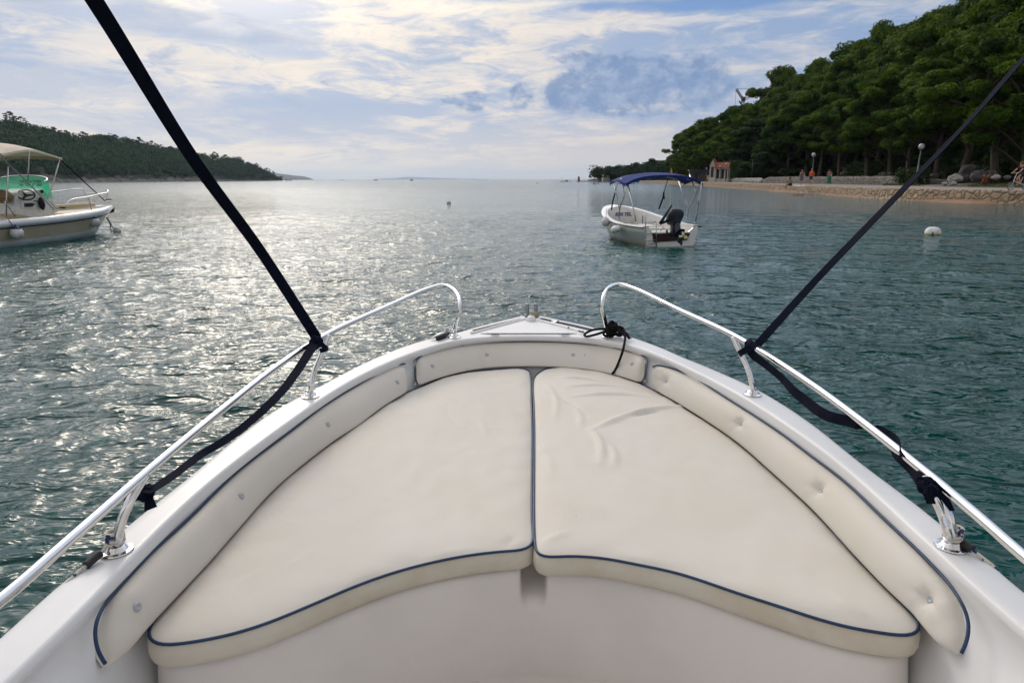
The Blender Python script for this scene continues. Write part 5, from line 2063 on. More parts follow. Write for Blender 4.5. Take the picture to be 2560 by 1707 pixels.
def tuft_mesh(name, clumps, nq, size, seed, m_, flat=.62, up=0.25):
    """foliage: thousands of small bent faces laid over clumps (centre, radius)"""
    rs = np.random.RandomState(seed)
    V = []
    F = []
    base = 0
    for (c, r) in clumps:
        n = int(nq * (r ** 2))
        d = rs.randn(n, 3)
        d /= np.linalg.norm(d, axis=1)[:, None]
        rad = r * (0.72 + 0.34 * rs.rand(n) ** .6)
        # lumpy surface
        lump = 1 + .16 * np.sin(d[:, 0] * 5 + c[0]) * np.sin(d[:, 1] * 6 + c[1]) + .10 * np.sin(d[:, 2] * 9 + c[2])
        p = np.array(c) + d * (rad * lump)[:, None] * np.array([1, 1, flat])
        nrm = d + rs.randn(n, 3) * .34 + np.array([0, 0, up])
        nrm /= np.linalg.norm(nrm, axis=1)[:, None]
        u = np.cross(nrm, rs.randn(n, 3))
        u /= np.linalg.norm(u, axis=1)[:, None]
        w_ = np.cross(nrm, u)
        s = size * (0.55 + .9 * rs.rand(n))[:, None]
        a = p - u * s - w_ * s * .45
        b = p + u * s - w_ * s * .45 + nrm * s * .25
        c_ = p + u * s * .75 + w_ * s * .55
        d_ = p - u * s * .75 + w_ * s * .55 + nrm * s * .25
        V.append(np.stack([a, b, c_, d_], 1).reshape(-1, 3))
        F.append(base + np.arange(n * 4).reshape(-1, 4))
        base += n * 4
    V = np.vstack(V)
    F = np.vstack(F)
    me = bpy.data.meshes.new(name)
    me.vertices.add(len(V))
    me.vertices.foreach_set('co', V.ravel())
    me.loops.add(F.size)
    me.loops.foreach_set('vertex_index', F.ravel().astype(np.int32))
    me.polygons.add(len(F))
    me.polygons.foreach_set('loop_start', (np.arange(len(F)) * 4).astype(np.int32))
    me.update(calc_edges=True)
    me.polygons.foreach_set('use_smooth', [True] * len(F))
    me.materials.append(m_)
    return me


def pine_variant(i, h=15.0, low=.22, spread=1.0, nq=330, size=.12, m_=None, ncl=17, nsub=8):
    """a Mediterranean pine: leaning trunk, limbs to every foliage clump"""
    rnd = random.Random(100 + i)
    lean = Vector((rnd.uniform(-1.2, 1.2), rnd.uniform(-1.0, 1.0), 0))
    tr = []
    for k in range(9):
        t = k / 8
        tr.append(Vector((lean.x * t ** 1.5 + .25 * math.sin(t * 5 + i), lean.y * t ** 1.5 + .2 * math.cos(t * 4 + i) - .2, h * .86 * t)))
    mb = MB().tube(tr, [.34 - .27 * (k / 8) for k in range(9)], 9)
    clumps = []
    R0 = h * .30 * spread
    nl = ncl
    for k in range(nl):
        t = low + (1 - low) * ((k + rnd.random() * .7) / nl)
        tt_ = (t - low) / (1 - low)
        env = R0 * (math.sin(PI * min(1, (tt_ * .80 + .20))) ** .6)
        a = k * 2.399 + rnd.uniform(-.4, .4)
        rr_ = env * (rnd.uniform(.45, 1.0) if tt_ < .85 else rnd.uniform(0, .6))
        c = Vector((lean.x * t ** 1.5 + rr_ * math.cos(a), lean.y * t ** 1.5 + rr_ * math.sin(a), h * t * .95))
        R1 = rnd.uniform(1.35, 2.15) * h / 15
        for j in range(nsub):
            d_ = Vector((rnd.gauss(0, 1), rnd.gauss(0, 1), abs(rnd.gauss(0, .6)))).normalized()
            clumps.append((tuple(c + Vector((d_.x * R1 * .75, d_.y * R1 * .75, d_.z * R1 * .5))), R1 * rnd.uniform(.34, .5)))
        clumps.append((tuple(c), R1 * .6))
        st_ = max(.12, t - .16)
        q = tr[min(8, int(st_ * 8 / .86))]
        midp = (q + c) / 2 + Vector((0, 0, .25))
        mb.tube([q, midp, c], [.12, .08, .04], 6)
    top_ = tr[-1]
    clumps.append(((top_.x, top_.y, h * .96), 1.5 * h / 15))
    tm = bpy.data.meshes.new('trunk')
    tm.from_pydata(mb.v, [], mb.f)
    tm.update()
    tm.polygons.foreach_set('use_smooth', [True] * len(tm.polygons))
    tm.materials.append(M['bark'])
    cm = tuft_mesh('crown', clumps, nq, size, i, m_ or M['pine'])
    return tm, cm, h


PINES = [pine_variant(i, low=l_, spread=s_) for i, (l_, s_) in enumerate([(.36, 1.0), (.42, 1.12), (.28, .95), (.48, 1.05), (.38, 1.2)])]
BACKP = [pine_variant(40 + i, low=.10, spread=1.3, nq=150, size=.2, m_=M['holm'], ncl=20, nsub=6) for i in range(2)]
FARP = [pine_variant(20 + i, low=.42, spread=1.25, nq=70, size=.26, m_=M['hillg'], ncl=12, nsub=4) for i in range(3)]
BUSH = []
for i in range(3):
    rnd = random.Random(i)
    cl = [((rnd.uniform(-1.6, 1.6), rnd.uniform(-1.0, 1.0), rnd.uniform(.4, 2.1)), rnd.uniform(.6, 1.1)) for _ in range(14)]
    BUSH.append(tuft_mesh('crown', cl, 130, .13, 60 + i, M['holm'], flat=.85))


def link_mesh(name, me, parent):
    o = bpy.data.objects.new(name, me)
    COL.objects.link(o)
    o.parent = parent
    return o


def plant_pine(x, y, z, h, variant, label, group, rz=None, bank=PINES, name='pine_tree', cat='tree', wide=1.0):
    tm, cm, h0 = bank[variant % len(bank)]
    r_ = empty(name, (x, y, z), rz if rz is not None else random.uniform(0, 6.28))
    s = h / h0
    r_.scale = (s * wide, s * wide, s)
    tag(r_, label, cat, group)
    link_mesh('trunk', tm, r_)
    link_mesh('crown', cm, r_)
    return r_


# --- ground profile behind the quay edge
ZQ = 0.82
edge_px = [(1690, 454.6), (1756, 456), (1823, 458.2), (1890, 460.2), (1957, 462.7), (2030, 465), (2100, 467.6), (2200, 471.2), (2300, 473.4), (2391, 475), (2480, 476.3), (2560, 477.3)]
edge = [P(a, b, ZQ) for a, b in edge_px]
edge = [Vector((78, 340, ZQ)), P(1600, 452.3, ZQ), P(1645, 453.3, ZQ)] + edge + [Vector((33.5, 36.5, ZQ)), Vector((39, 31, ZQ)), Vector((52, 27, ZQ)), Vector((90, 22, ZQ)), Vector((200, 10, ZQ))]
EC = cr(edge, 240)
EC[:, 2] = ZQ
tE = np.gradient(EC, axis=0)
nE_ = np.stack([-tE[:, 1], tE[:, 0], np.zeros(len(EC))], 1)
nE_ /= np.linalg.norm(nE_, axis=1)[:, None]
if nE_[60][0] < 0:
    nE_ = -nE_


def smooth_arr(a, it):
    a = a.copy()
    for _ in range(it):
        b = a.copy()
        b[1:-1] = (a[:-2] + a[1:-1] + a[2:]) / 3
        a = b
    return a


nE_ = smooth_arr(nE_, 40)
nE_ /= np.linalg.norm(nE_, axis=1)[:, None]


def zland(d):
    """height of the ground d metres behind the quay edge"""
    return float(np.interp(d, [0, 10, 22, 28, 36, 60, 110, 260, 600], [ZQ, ZQ + .02, ZQ + .12, 1.2, 1.9, 4.0, 9.0, 20.0, 26.0]))


def row_off(d, z=None, jit=0.0):
    r_ = EC + nE_ * d
    r_ = r_.copy()
    r_[:, 2] = zland(d) if z is None else z
    if jit:
        for i in range(len(r_)):
            r_[i, 2] += jit * noise.noise(Vector((r_[i, 0] * .08, r_[i, 1] * .08, d)))
    return r_


mb = MB()
rows = [row_off(d, jit=j) for d, j in [(0.4, 0), (4, 0), (8, 0), (12, 0), (18, .05), (22, .1), (26, .2), (32, .4), (40, .8), (60, 1.2), (90, 1.5), (140, 2), (260, 2), (600, 2)]]
mb.loft([r_.tolist() for r_ in rows[::-1]])
g = mb.build('ground', M['soil'])
recalc(g)
if g.data.polygons[0].normal.z < 0:
    g.data.flip_normals()
tag(g, kind='structure')
# promenade on top of the quay
mb = MB()
rows = [row_off(d, ZQ + .03) for d in (0.45, 3.5, 8.0)]
mb.loft([r_.tolist() for r_ in rows])
g = recalc(mb.build('promenade', M['path']))
if g.data.polygons[0].normal.z < 0:
    g.data.flip_normals()
tag(g, kind='structure')
# quay face: blocky stone
mb = MB()
prof_q = [(.62, ZQ + .038), (.10, ZQ + .035), (0, ZQ + .0), (-.04, ZQ - .15), (-.05, ZQ - .35), (-.10, ZQ - .55), (-.14, ZQ - .75), (-.2, .0), (-.3, -.35)]
EQ = cr(edge, 1500)
EQ[:, 2] = 0
nQ = np.stack([np.interp(np.linspace(0, 1, 1500), np.linspace(0, 1, 240), nE_[:, k]) for k in range(3)], 1)
rows = []
for (d, z) in prof_q:
    r_ = EQ + nQ * d
    r_[:, 2] = z
    if z < ZQ + .02:
        for i in range(len(r_)):
            q = Vector((r_[i, 0] * 1.3, r_[i, 1] * 1.3, z * 2.4))
            k = noise.noise(q) + .5 * noise.noise(q * 2.7)
            r_[i] += nQ[i] * (-.10 * k)
            r_[i, 2] += .04 * noise.noise(q * 1.9 + Vector((9, 0, 0)))
    rows.append(r_.tolist())
mb.loft(rows)
g = recalc(mb.build('quay_wall', M['quay']))
tag(g, 'low sea wall of pale stone blocks edging the promenade on the right', 'wall')
# little beach in front of it
wl_px = [(1925, 479), (1957, 480.5), (2030, 485), (2100, 491), (2200, 498), (2300, 503), (2400, 508), (2470, 509.5), (2530, 510)]
wl = cr([P(a, b, 0) for a, b in wl_px], 160)
mb = MB()
back_ = []
for q in wl:
    k = int(np.argmin(np.hypot(EC[:, 0] - q[0], EC[:, 1] - q[1])))
    p = EC[k] + nE_[k] * .2
    back_.append((p[0], p[1], .30))
B_ = smooth_arr(np.array(back_), 10)
lowr = wl * 1.0
lowr[:, 2] = .01
off = wl - B_
off[:, 2] = 0
ln = np.linalg.norm(off, axis=1)[:, None] + 1e-6
far_ = wl + off / ln * 2.5
far_[:, 2] = -.30
mb.loft([B_.tolist(), ((B_ + lowr) / 2).tolist(), lowr.tolist(), far_.tolist()])
g = recalc(mb.build('beach', M['sand']))
if g.data.polygons[0].normal.z < 0:
    g.data.flip_normals()
tag(g, kind='structure')


def along(px, d, z=None):
    """ground point d metres behind the quay edge in the direction of a photograph column"""
    dr = ray(px, 460)
    best = None
    R_ = EC + nE_ * d
    cr_ = R_[:, 0] * dr.y - R_[:, 1] * dr.x
    for i in range(len(R_) - 1):
        if cr_[i] * cr_[i + 1] <= 0 and R_[i, 1] > 5:
            t = cr_[i] / (cr_[i] - cr_[i + 1] + 1e-9)
            p = R_[i] * (1 - t) + R_[i + 1] * t
            best = p
            break
    if best is None:
        best = R_[-1]
    return Vector((best[0], best[1], zland(d) if z is None else z))


def stone_wall(px0, px1, y_of, hgt, label, th=.55, m_=None, taper=True):
    """dry stone wall standing between two photograph columns, y_of gives its base row"""
    n = 70
    pts = []
    for k in range(n):
        px = px0 + (px1 - px0) * k / (n - 1)
        pts.append(P(px, y_of(px), ZQ + .05))
    mb = MB()
    rows = []
    t = np.gradient(np.array([tuple(p) for p in pts]), axis=0)
    for (o, z) in [(th / 2 + .03, -.1), (th / 2, .3), (th / 2 - .03, .72), (th / 2 - .06, .97), (0, 1.0), (-th / 2 + .06, .97), (-th / 2 + .02, .6), (-th / 2, -.1)]:
        row = []
        for k in range(n):
            nn = Vector((-t[k][1], t[k][0], 0)).normalized()
            e = min(k, n - 1 - k) / 3
            hh = hgt * z * (min(1, .55 + .45 * e) if taper and z > .5 else 1)
            q = pts[k] + nn * o + Vector((0, 0, hh))
            j = noise.noise(Vector((q.x * 2.2, q.y * 2.2, q.z * 2.2)))
            row.append(q + nn * j * .10 + Vector((0, 0, j * .06 if z > .5 else 0)))
        rows.append(row)
    mb.loft([[tuple(q) for q in r_] for r_ in rows])
    for k in (0, n - 1):
        mb.add([tuple(r_[k]) for r_ in rows], [tuple(range(len(rows)))])
    o = recalc(mb.build('stone_wall', m_ or M['dry']))
    return tag(o, label, 'wall')


stone_wall(1815, 1905, lambda x: 454.5 + (x - 1815) * .03, .85, 'low plastered garden wall beside the kiosk', m_=M['rock'])
stone_wall(1908, 2250, lambda x: 458.3 + (x - 1908) * .0098, .98, 'long dry stone wall behind the walkers')
stone_wall(2308, 2368, lambda x: 461.4, .60, 'short low wall between the lamp post and the white boulder', m_=M['rock'])


def boulder(px, py, d, size, label, m_, seed, name='boulder', squash=.62):
    c = along(px, d)
    y = c.y
    q = PD(px, py, y)
    mb = MB()
    bm = bmesh.new()
    bmesh.ops.create_icosphere(bm, subdivisions=4, radius=1)
    for v in bm.verts:
        p = v.co.copy()
        k = 1 + .26 * noise.noise(p * 1.3 + Vector((seed, 0, 0))) + .12 * noise.noise(p * 3.1 + Vector((seed, 5, 0))) + .05 * noise.noise(p * 8)
        v.co = Vector((p.x * size * .62 * k, p.y * size * k * .55, p.z * size * .68 * k * squash))
    me = bpy.data.meshes.new(name)
    bm.to_mesh(me)
    bm.free()
    me.polygons.foreach_set('use_smooth', [True] * len(me.polygons))
    me.materials.append(m_)
    o = bpy.data.objects.new(name, me)
    COL.objects.link(o)
    o.location = (q.x, q.y, q.z)
    tag(o, label, 'rock', 'boulders at the edge of the wood')
    return o


boulder(2388, 447, 12.5, 1.05, 'big pale rounded boulder by the path, the brightest one', M['rock'], 1)
boulder(2362, 459, 9.8, .42, 'small pale rock at the foot of the big boulder, left', M['rock'], 2)
boulder(2382, 459, 9.8, .50, 'small pale rock at the foot of the big boulder, right', M['rock'], 3)
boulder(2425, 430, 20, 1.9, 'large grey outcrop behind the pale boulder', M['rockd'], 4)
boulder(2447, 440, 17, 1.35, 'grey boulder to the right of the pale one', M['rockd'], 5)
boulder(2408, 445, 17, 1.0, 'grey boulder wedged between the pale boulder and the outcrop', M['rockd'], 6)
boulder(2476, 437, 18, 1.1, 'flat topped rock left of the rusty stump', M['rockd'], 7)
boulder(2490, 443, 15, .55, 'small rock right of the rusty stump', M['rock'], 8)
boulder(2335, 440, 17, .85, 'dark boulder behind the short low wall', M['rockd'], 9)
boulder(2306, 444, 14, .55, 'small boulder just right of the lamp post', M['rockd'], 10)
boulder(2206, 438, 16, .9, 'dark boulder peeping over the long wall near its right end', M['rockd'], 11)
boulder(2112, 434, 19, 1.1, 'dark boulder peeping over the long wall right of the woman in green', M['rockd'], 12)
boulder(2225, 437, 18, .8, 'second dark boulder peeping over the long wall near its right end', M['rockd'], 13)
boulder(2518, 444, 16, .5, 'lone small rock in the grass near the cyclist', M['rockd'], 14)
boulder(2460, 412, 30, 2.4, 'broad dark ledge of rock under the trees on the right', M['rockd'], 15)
mb = MB()
c = along(2463, 14.5)
q = PD(2463, 450, c.y)
for k in range(7):
    a = k * .9
    mb.tube([q + Vector((.25 * math.cos(a), .2 * math.sin(a), -.4)), q + Vector((.1 * math.cos(a), .1 * math.sin(a), .1)), q + Vector((.5 * math.cos(a + .6), .4 * math.sin(a + .6), .45 + .12 * math.sin(k * 3)))], [.16, .12, .05], 7)
tag(mb.build('tree_stump', mat('rusty_wood', (0.16, 0.055, 0.03), .9, var=.4)), 'reddish dead stump among the boulders on the right', 'stump')
# side lane rising to the right, grass verge before it
def strip(name, pts_a, pts_b, m_, dz, kind='structure'):
    a = cr([tuple(p) for p in pts_a], 40)
    b = cr([tuple(p) for p in pts_b], 40)
    mb = MB()
    rows = [(a * (1 - k) + b * k).tolist() for k in (0, .33, .66, 1)]
    mb.loft(rows)
    o = recalc(mb.build(name, m_))
    if o.data.polygons[0].normal.z < 0:
        o.data.flip_normals()
    return tag(o, kind=kind)
def G(px, py):
    """point on the ground behind the quay under a pixel"""
    z = ZQ + .05
    p = P(px, py, z)
    return p
lane_n = [P(2300, 465.5, ZQ + .04), P(2360, 464, ZQ + .06), P(2420, 461, ZQ + .12), P(2480, 458.3, ZQ + .18), P(2560, 456.5, ZQ + .22), P(2700, 455, ZQ + .22)]
lane_f = [P(2330, 462.0, ZQ + .05), P(2390, 459.2, ZQ + .08), P(2440, 455.6, ZQ + .18), P(2500, 452.3, ZQ + .25), P(2560, 450.5, ZQ + .30), P(2700, 449, ZQ + .32)]
strip('side_lane', lane_n, lane_f, M['lane'], 0)


def grass_patch(name, pa, pb, n, hgt, label, seed=1):
    rs = random.Random(seed)
    mb = MB()
    for _ in range(n):
        t = rs.random()
        s = rs.random()
        k = t * (len(pa) - 1)
        i = min(int(k), len(pa) - 2)
        f_ = k - i
        a = pa[i].lerp(pa[i + 1], f_)
        b = pb[i].lerp(pb[i + 1], f_)
        p = a.lerp(b, s)
        h_ = hgt * rs.uniform(.4, 1.2)
        a_ = rs.uniform(0, 6.28)
        w_ = .05
        d = Vector((math.cos(a_), math.sin(a_), 0))
        b_ = len(mb.v)
        mb.v += [tuple(p - d * w_), tuple(p + d * w_), tuple(p + d * .02 + Vector((rs.uniform(-.08, .08), rs.uniform(-.08, .08), h_)))]
        mb.f.append((b_, b_ + 1, b_ + 2))
    o = mb.build(name, M['grass'], smooth=False)
    tag(o, label, 'grass', kind='stuff')
    return o


vg_n = [P(2420, 467.5, ZQ + .02), P(2480, 468, ZQ + .02), P(2540, 468.6, ZQ + .02), P(2620, 469.5, ZQ + .02)]
vg_f = [P(2440, 462.0, ZQ + .06), P(2490, 459.8, ZQ + .10), P(2560, 458.5, ZQ + .14), P(2640, 458, ZQ + .16)]
grass_patch('grass', vg_n, vg_f, 5000, .16, 'short grass verge between the promenade and the side lane')
grass_patch('grass', [P(2205, 464.2, ZQ + .02), P(2250, 464.4, ZQ + .02), P(2300, 464.6, ZQ + .02)], [P(2230, 459, ZQ + .04), P(2262, 457, ZQ + .04), P(2300, 459, ZQ + .04)], 2500, .2, 'grass round the foot of the near lamp post', 2)
grass_patch('grass', [P(1800, 454.6, ZQ + .02), P(1850, 456.0, ZQ + .02), P(1912, 458.4, ZQ + .02)], [P(1800, 452, ZQ + .02), P(1850, 453, ZQ + .02), P(1912, 455, ZQ + .02)], 7000, .35, 'grass strip in front of the kiosk and low wall', 3)
grass_patch('grass', [P(2470, 450, 1.2), P(2600, 449, 1.2)], [P(2470, 447, 1.5), P(2600, 446, 1.5)], 4000, .3, 'rough grass beyond the side lane', 4)

# ------------------------------------------------------------------ pines along the right shore
SKY = [(1667, 380), (1678, 344), (1698, 330), (1716, 326), (1732, 313), (1754, 304), (1774, 293), (1805, 279), (1821, 271), (1839, 262), (1866, 262), (1881, 246), (1897, 228), (1912, 200), (1928, 190),
       (1960, 186), (1984, 175), (2013, 172), (2031, 160), (2060, 142), (2090, 128), (2120, 104), (2150, 100), (2190, 100), (2215, 84), (2240, 55), (2260, 50), (2290, 34), (2330, 34), (2380, 42), (2400, -10),
       (2440, -30), (2500, -60), (2560, -90), (2700, -120)]


def sk(px):
    return float(np.interp(px, [a for a, b in SKY], [b for a, b in SKY]))


random.seed(11)
LAND = [(1672, 'behind the far end of the beach'), (1720, 'over the beach bar'), (1765, 'left of the kiosk'), (1800, 'right behind the kiosk'), (1840, 'right of the kiosk, under the crane'),
        (1880, 'beside the dark green pole'), (1925, 'right of the dark green pole'), (1975, 'left of the sitting bather'), (2000, 'behind the walking woman'), (2030, 'behind the man in orange'),
        (2060, 'just right of the middle lamp post'), (2095, 'behind the woman in green'), (2140, 'right of the woman in green'), (2180, 'behind the long dry stone wall'), (2225, 'where the long wall ends'),
        (2270, 'left of the near lamp post'), (2310, 'right of the near lamp post'), (2350, 'behind the short low wall'), (2390, 'over the big pale boulder'), (2430, 'over the rock outcrop'),
        (2470, 'over the rusty stump'), (2515, 'left of the cyclist'), (2560, 'above the cyclist'), (2620, 'at the right edge')]
USED = set()


def lab(px, row):
    best = min(LAND, key=lambda q: abs(q[0] - px))[1]
    kinds = {0: ['front row pine', 'low branching pine', 'leaning front pine'], 1: ['tall pine', 'full crowned tall pine', 'pine of the second row'], 2: ['tallest pine', 'skyline pine', 'back row pine'], 3: ['shaded pine deep in the wood', 'dark pine deep in the wood', 'hidden pine deep in the wood']}[row]
    for k in kinds + [q + ', slightly further left' for q in kinds] + [q + ', half covered' for q in kinds]:
        s = k + ' ' + best
        if s not in USED:
            USED.add(s)
            return s
    s = kinds[0] + ', one more, ' + best
    USED.add(s)
    return s


def tree_at(px, d, top, row, var, Y=None, wide=1.0, bank=None):
    if Y:
        q = PD(px, 450, Y)
        k = np.min(np.hypot(EC[:, 0] - q.x, EC[:, 1] - q.y))
        q.z = zland(k) - .1
    else:
        q = along(px, d)
        q.z -= .1
    tp = PD(px, top, q.y)
    h = tp.z - q.z
    plant_pine(q.x, q.y, q.z, h, var, lab(px, row), 'pines of the wood along the right shore', wide=wide, bank=bank or PINES)


for i, (px, Y, dt) in enumerate([(1690, 232, 0), (1712, 250, 2), (1733, 215, 4), (1757, 225, 2), (1779, 205, 6), (1745, 268, 18), (1700, 206, 55), (1722, 196, 75), (1768, 190, 60), (1800, 200, 2), (1828, 185, 2),
                                 (1843, 172, 30), (1862, 180, 4), (1792, 178, 50)]):
    tree_at(px, 0, sk(px) + dt, 1 if dt < 15 else 0, i, Y=Y, wide=1.05)
for i, px in enumerate([1885, 1930, 1962, 2010, 2052, 2100, 2160, 2215, 2268, 2330, 2400, 2470, 2545]):
    tree_at(px, 20.5 + 1.5 * math.sin(i * 2.1), sk(px) + 95 + 45 * math.sin(i * 1.7) + (px - 1885) * .05, 0, i * 3 + 1, wide=1.2)
for i, px in enumerate([1905, 1948, 1990, 2038, 2085, 2135, 2190, 2245, 2300, 2360, 2425, 2500, 2580]):
    tree_at(px, 28 + 2 * math.sin(i * 1.3), sk(px) + 30 + 22 * math.sin(i * 2.9), 1, i * 2 + 2, wide=1.0)
for i, px in enumerate([1893, 1925, 1968, 2012, 2062, 2115, 2165, 2218, 2272, 2325, 2385, 2408, 2455, 2520, 2600]):
    tree_at(px, 37 + 2 * math.sin(i * .9), sk(px) - (8 + (12 if px > 2050 else 0) + 18 * math.sin(i * 2.3) if px < 2380 else 0), 2, i, wide=.80 + .12 * math.sin(i * 1.9))
for i, px in enumerate([1910, 1955, 2000, 2045, 2095, 2145, 2200, 2255, 2315, 2375, 2440, 2510, 2590]):
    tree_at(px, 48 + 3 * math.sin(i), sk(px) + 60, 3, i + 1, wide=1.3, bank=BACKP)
for i, px in enumerate([1920, 1985, 2050, 2125, 2200, 2280, 2360, 2450, 2550]):
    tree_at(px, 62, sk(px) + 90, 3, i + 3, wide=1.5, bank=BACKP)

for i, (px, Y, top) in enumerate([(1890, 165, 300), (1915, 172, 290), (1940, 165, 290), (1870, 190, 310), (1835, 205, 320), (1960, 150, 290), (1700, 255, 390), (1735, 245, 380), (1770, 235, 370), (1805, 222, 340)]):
    tree_at(px, 0, top, 3, i, Y=Y, wide=1.5, bank=BACKP)


def shrub(px, py, d, h, wd, label, var=0):
    q = along(px, d)
    r_ = empty('shrub', (q.x, q.y, q.z - .1), random.uniform(0, 6))
    s = h / 3.0
    r_.scale = (wd / 3.6, wd / 3.6, s)
    tag(r_, label, 'bush', 'bushes under the pines')
    o = link_mesh('foliage', BUSH[var % 3], r_)
    mbs = MB().tube([(0, 0, -.2), (.1, 0, .8), (.2, .1, 1.6)], [.12, .08, .04], 6)
    mbs.build('stem', M['bark'], r_)


shrub(2275, 450, 13.5, 2.4, 4.2, 'dark rounded bush between the long wall and the near lamp post', 0)
shrub(1838, 440, 9, 6.0, 7.0, 'large bright bush just right of the kiosk', 1)
shrub(1862, 445, 10, 4.5, 6.0, 'olive coloured bush behind the low garden wall', 2)
for i, (px, d, h, w_) in enumerate([(1895, 17, 3, 7), (1925, 24, 4, 9), (1975, 24, 3.5, 8), (2030, 27, 4, 9), (2080, 26, 3.5, 9), (2130, 27, 4.5, 9), (2185, 27, 4, 9), (2240, 27, 5, 9), (2300, 27, 5, 9), (2350, 29, 6, 10), (2400, 31, 6, 10), (2460, 30, 6, 10), (2520, 28, 6, 9), (2575, 26, 6, 9),
                                    (2000, 38, 6, 12), (2110, 38, 6, 12), (2210, 38, 7, 12), (2320, 40, 8, 13), (2430, 42, 9, 14), (2540, 42, 9, 14)]):
    shrub(px, 440, d, h, w_, 'dark undergrowth bush ' + ('deep under the pines ' if d > 34 else 'under the front pines ') + min(LAND, key=lambda q: abs(q[0] - px))[1], i)

# ------------------------------------------------------------------ street lamps
M['globe'] = mat('lamp_globe', (0.42, 0.43, 0.46), 0.15, spec=.8, var=.4, vscale=9)
M['pole'] = mat('green_pole', (0.05, 0.10, 0.085), 0.5, var=.3, vscale=3)
M['poleg'] = mat('grey_pole', (0.16, 0.17, 0.16), 0.6)


def lamp(px, py, gx_, gy_, rpx, label, base_z=ZQ + .04, r0=.075, pm='pole', Y=None):
    b = P(px, py, base_z) if Y is None else PD(px, py, Y)
    t = PD(gx_, gy_, b.y)
    h = t.z - b.z
    rg = rpx / FPX * b.y * 1.02
    r_ = empty('street_lamp', tuple(b))
    tag(r_, label, 'street lamp', 'globe lamps along the promenade')
    lean = Vector(((t.x - b.x), 0, 0))
    MB().tube([(0, 0, 0), (lean.x * .35, 0, h * .35), (lean.x * .36, 0, h * .36), (lean.x, 0, h - rg)], [r0 * 1.5, r0 * 1.35, r0, r0 * .55], 10).build('pole', M[pm], r_)
    MB().lathe([(0, -rg), (rg * .5, -rg * .87), (rg * .87, -rg * .5), (rg, 0), (rg * .87, rg * .5), (rg * .5, rg * .87), (0, rg)], 18, (lean.x, 0, h)).build('globe', M['globe'], r_)
    MB().lathe([(rg * .5, -rg * 1.08), (rg * .55, -rg * .9), (rg * .4, -rg * .8)], 12, (lean.x, 0, h)).build('collar', M[pm], r_)
    return r_


lamp(2289, 463, 2304, 366.5, 7.0, 'nearest globe lamp on a green pole, right part of the promenade', r0=.10)
lamp(2029, 462.0, 2034.5, 387.5, 4.9, 'globe lamp behind the man in the orange shirt', Y=98, r0=.055, pm='poleg')
lamp(1814, 453.5, 1816, 411, 2.9, 'white globe lamp at the right corner of the kiosk', Y=140, r0=.05)
lamp(1800, 452, 1801, 416.5, 2.4, 'white globe lamp in front of the kiosk arcade', Y=143, r0=.05)
lamp(1722.5, 450, 1722.5, 426.5, 1.8, 'left one of the two small globe lamps by the beach bar', Y=190, r0=.05)
lamp(1733.5, 450, 1733.5, 428, 1.7, 'right one of the two small globe lamps by the beach bar', Y=192, r0=.05)
lamp(1766, 451, 1766.5, 421.5, 2.0, 'small globe lamp left of the kiosk, lower one', Y=170, r0=.05)
lamp(1779, 451, 1779.5, 418.5, 2.0, 'small globe lamp touching the left side of the kiosk', Y=168, r0=.05)
pb = P(1878, 455.5, ZQ + .05)
pt = PD(1882, 400, pb.y)
r_ = empty('lamp_pole', tuple(pb))
tag(r_, 'dark green street pole with a short flat head standing before the low wall', 'pole')
hh = pt.z - pb.z
MB().tube([(0, 0, 0), (.0, 0, hh)], [.09, .05], 8).build('pole', M['pole'], r_)
MB().box((-.15, 0, hh), (.9, .18, .08), bev=.02).build('lamp_head', M['poleg'], r_, ang=40)

# ------------------------------------------------------------------ kiosk, bar, houses
M['plaster'] = mat('pale_plaster', (0.52, 0.47, 0.40), 0.85, var=.25, vscale=.9)
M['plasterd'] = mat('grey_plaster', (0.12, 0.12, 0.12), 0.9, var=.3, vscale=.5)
M['tile'] = mat('roof_tile', (0.30, 0.085, 0.045), 0.8, var=.35, vscale=3, stretch=(6, 1, 1))
M['dark'] = mat('dark_opening', (0.012, 0.012, 0.014), .5)


def gable_roof(mb, x0, x1, y0, y1, z, rise, over=.15, along_x=True, th=.12):
    if along_x:
        ym = (y0 + y1) / 2
        for (ya_, yb_) in ((y0 - over, ym), (y1 + over, ym)):
            za = z - over * rise / ((y1 - y0) / 2)
            v = [(x0 - over, ya_, za), (x1 + over, ya_, za), (x1 + over, yb_, z + rise), (x0 - over, yb_, z + rise)]
            mb.add(v + [(a, b, c + th) for a, b, c in v], [(0, 1, 2, 3), (7, 6, 5, 4), (0, 1, 5, 4), (1, 2, 6, 5), (2, 3, 7, 6), (3, 0, 4, 7)])
    else:
        xm_ = (x0 + x1) / 2
        for (xa_, xb_) in ((x0 - over, xm_), (x1 + over, xm_)):
            za = z - over * rise / ((x1 - x0) / 2)
            v = [(xa_, y0 - over, za), (xa_, y1 + over, za), (xb_, y1 + over, z + rise), (xb_, y0 - over, z + rise)]
            mb.add(v + [(a, b, c + th) for a, b, c in v], [(0, 1, 2, 3), (7, 6, 5, 4), (0, 1, 5, 4), (1, 2, 6, 5), (2, 3, 7, 6), (3, 0, 4, 7)])


def gable_wall(mb, x0, x1, y0, y1, z0, z1, rise):
    """box with gabled ends facing -y and +y"""
    xm_ = (x0 + x1) / 2
    v = [(x0, y0, z0), (x1, y0, z0), (x1, y0, z1), (xm_, y0, z1 + rise), (x0, y0, z1), (x0, y1, z0), (x1, y1, z0), (x1, y1, z1), (xm_, y1, z1 + rise), (x0, y1, z1)]
    mb.add(v, [(0, 1, 2, 3, 4), (9, 8, 7, 6, 5), (0, 5, 6, 1), (1, 6, 7, 2), (4, 9, 5, 0), (2, 7, 8, 3), (3, 8, 9, 4)])


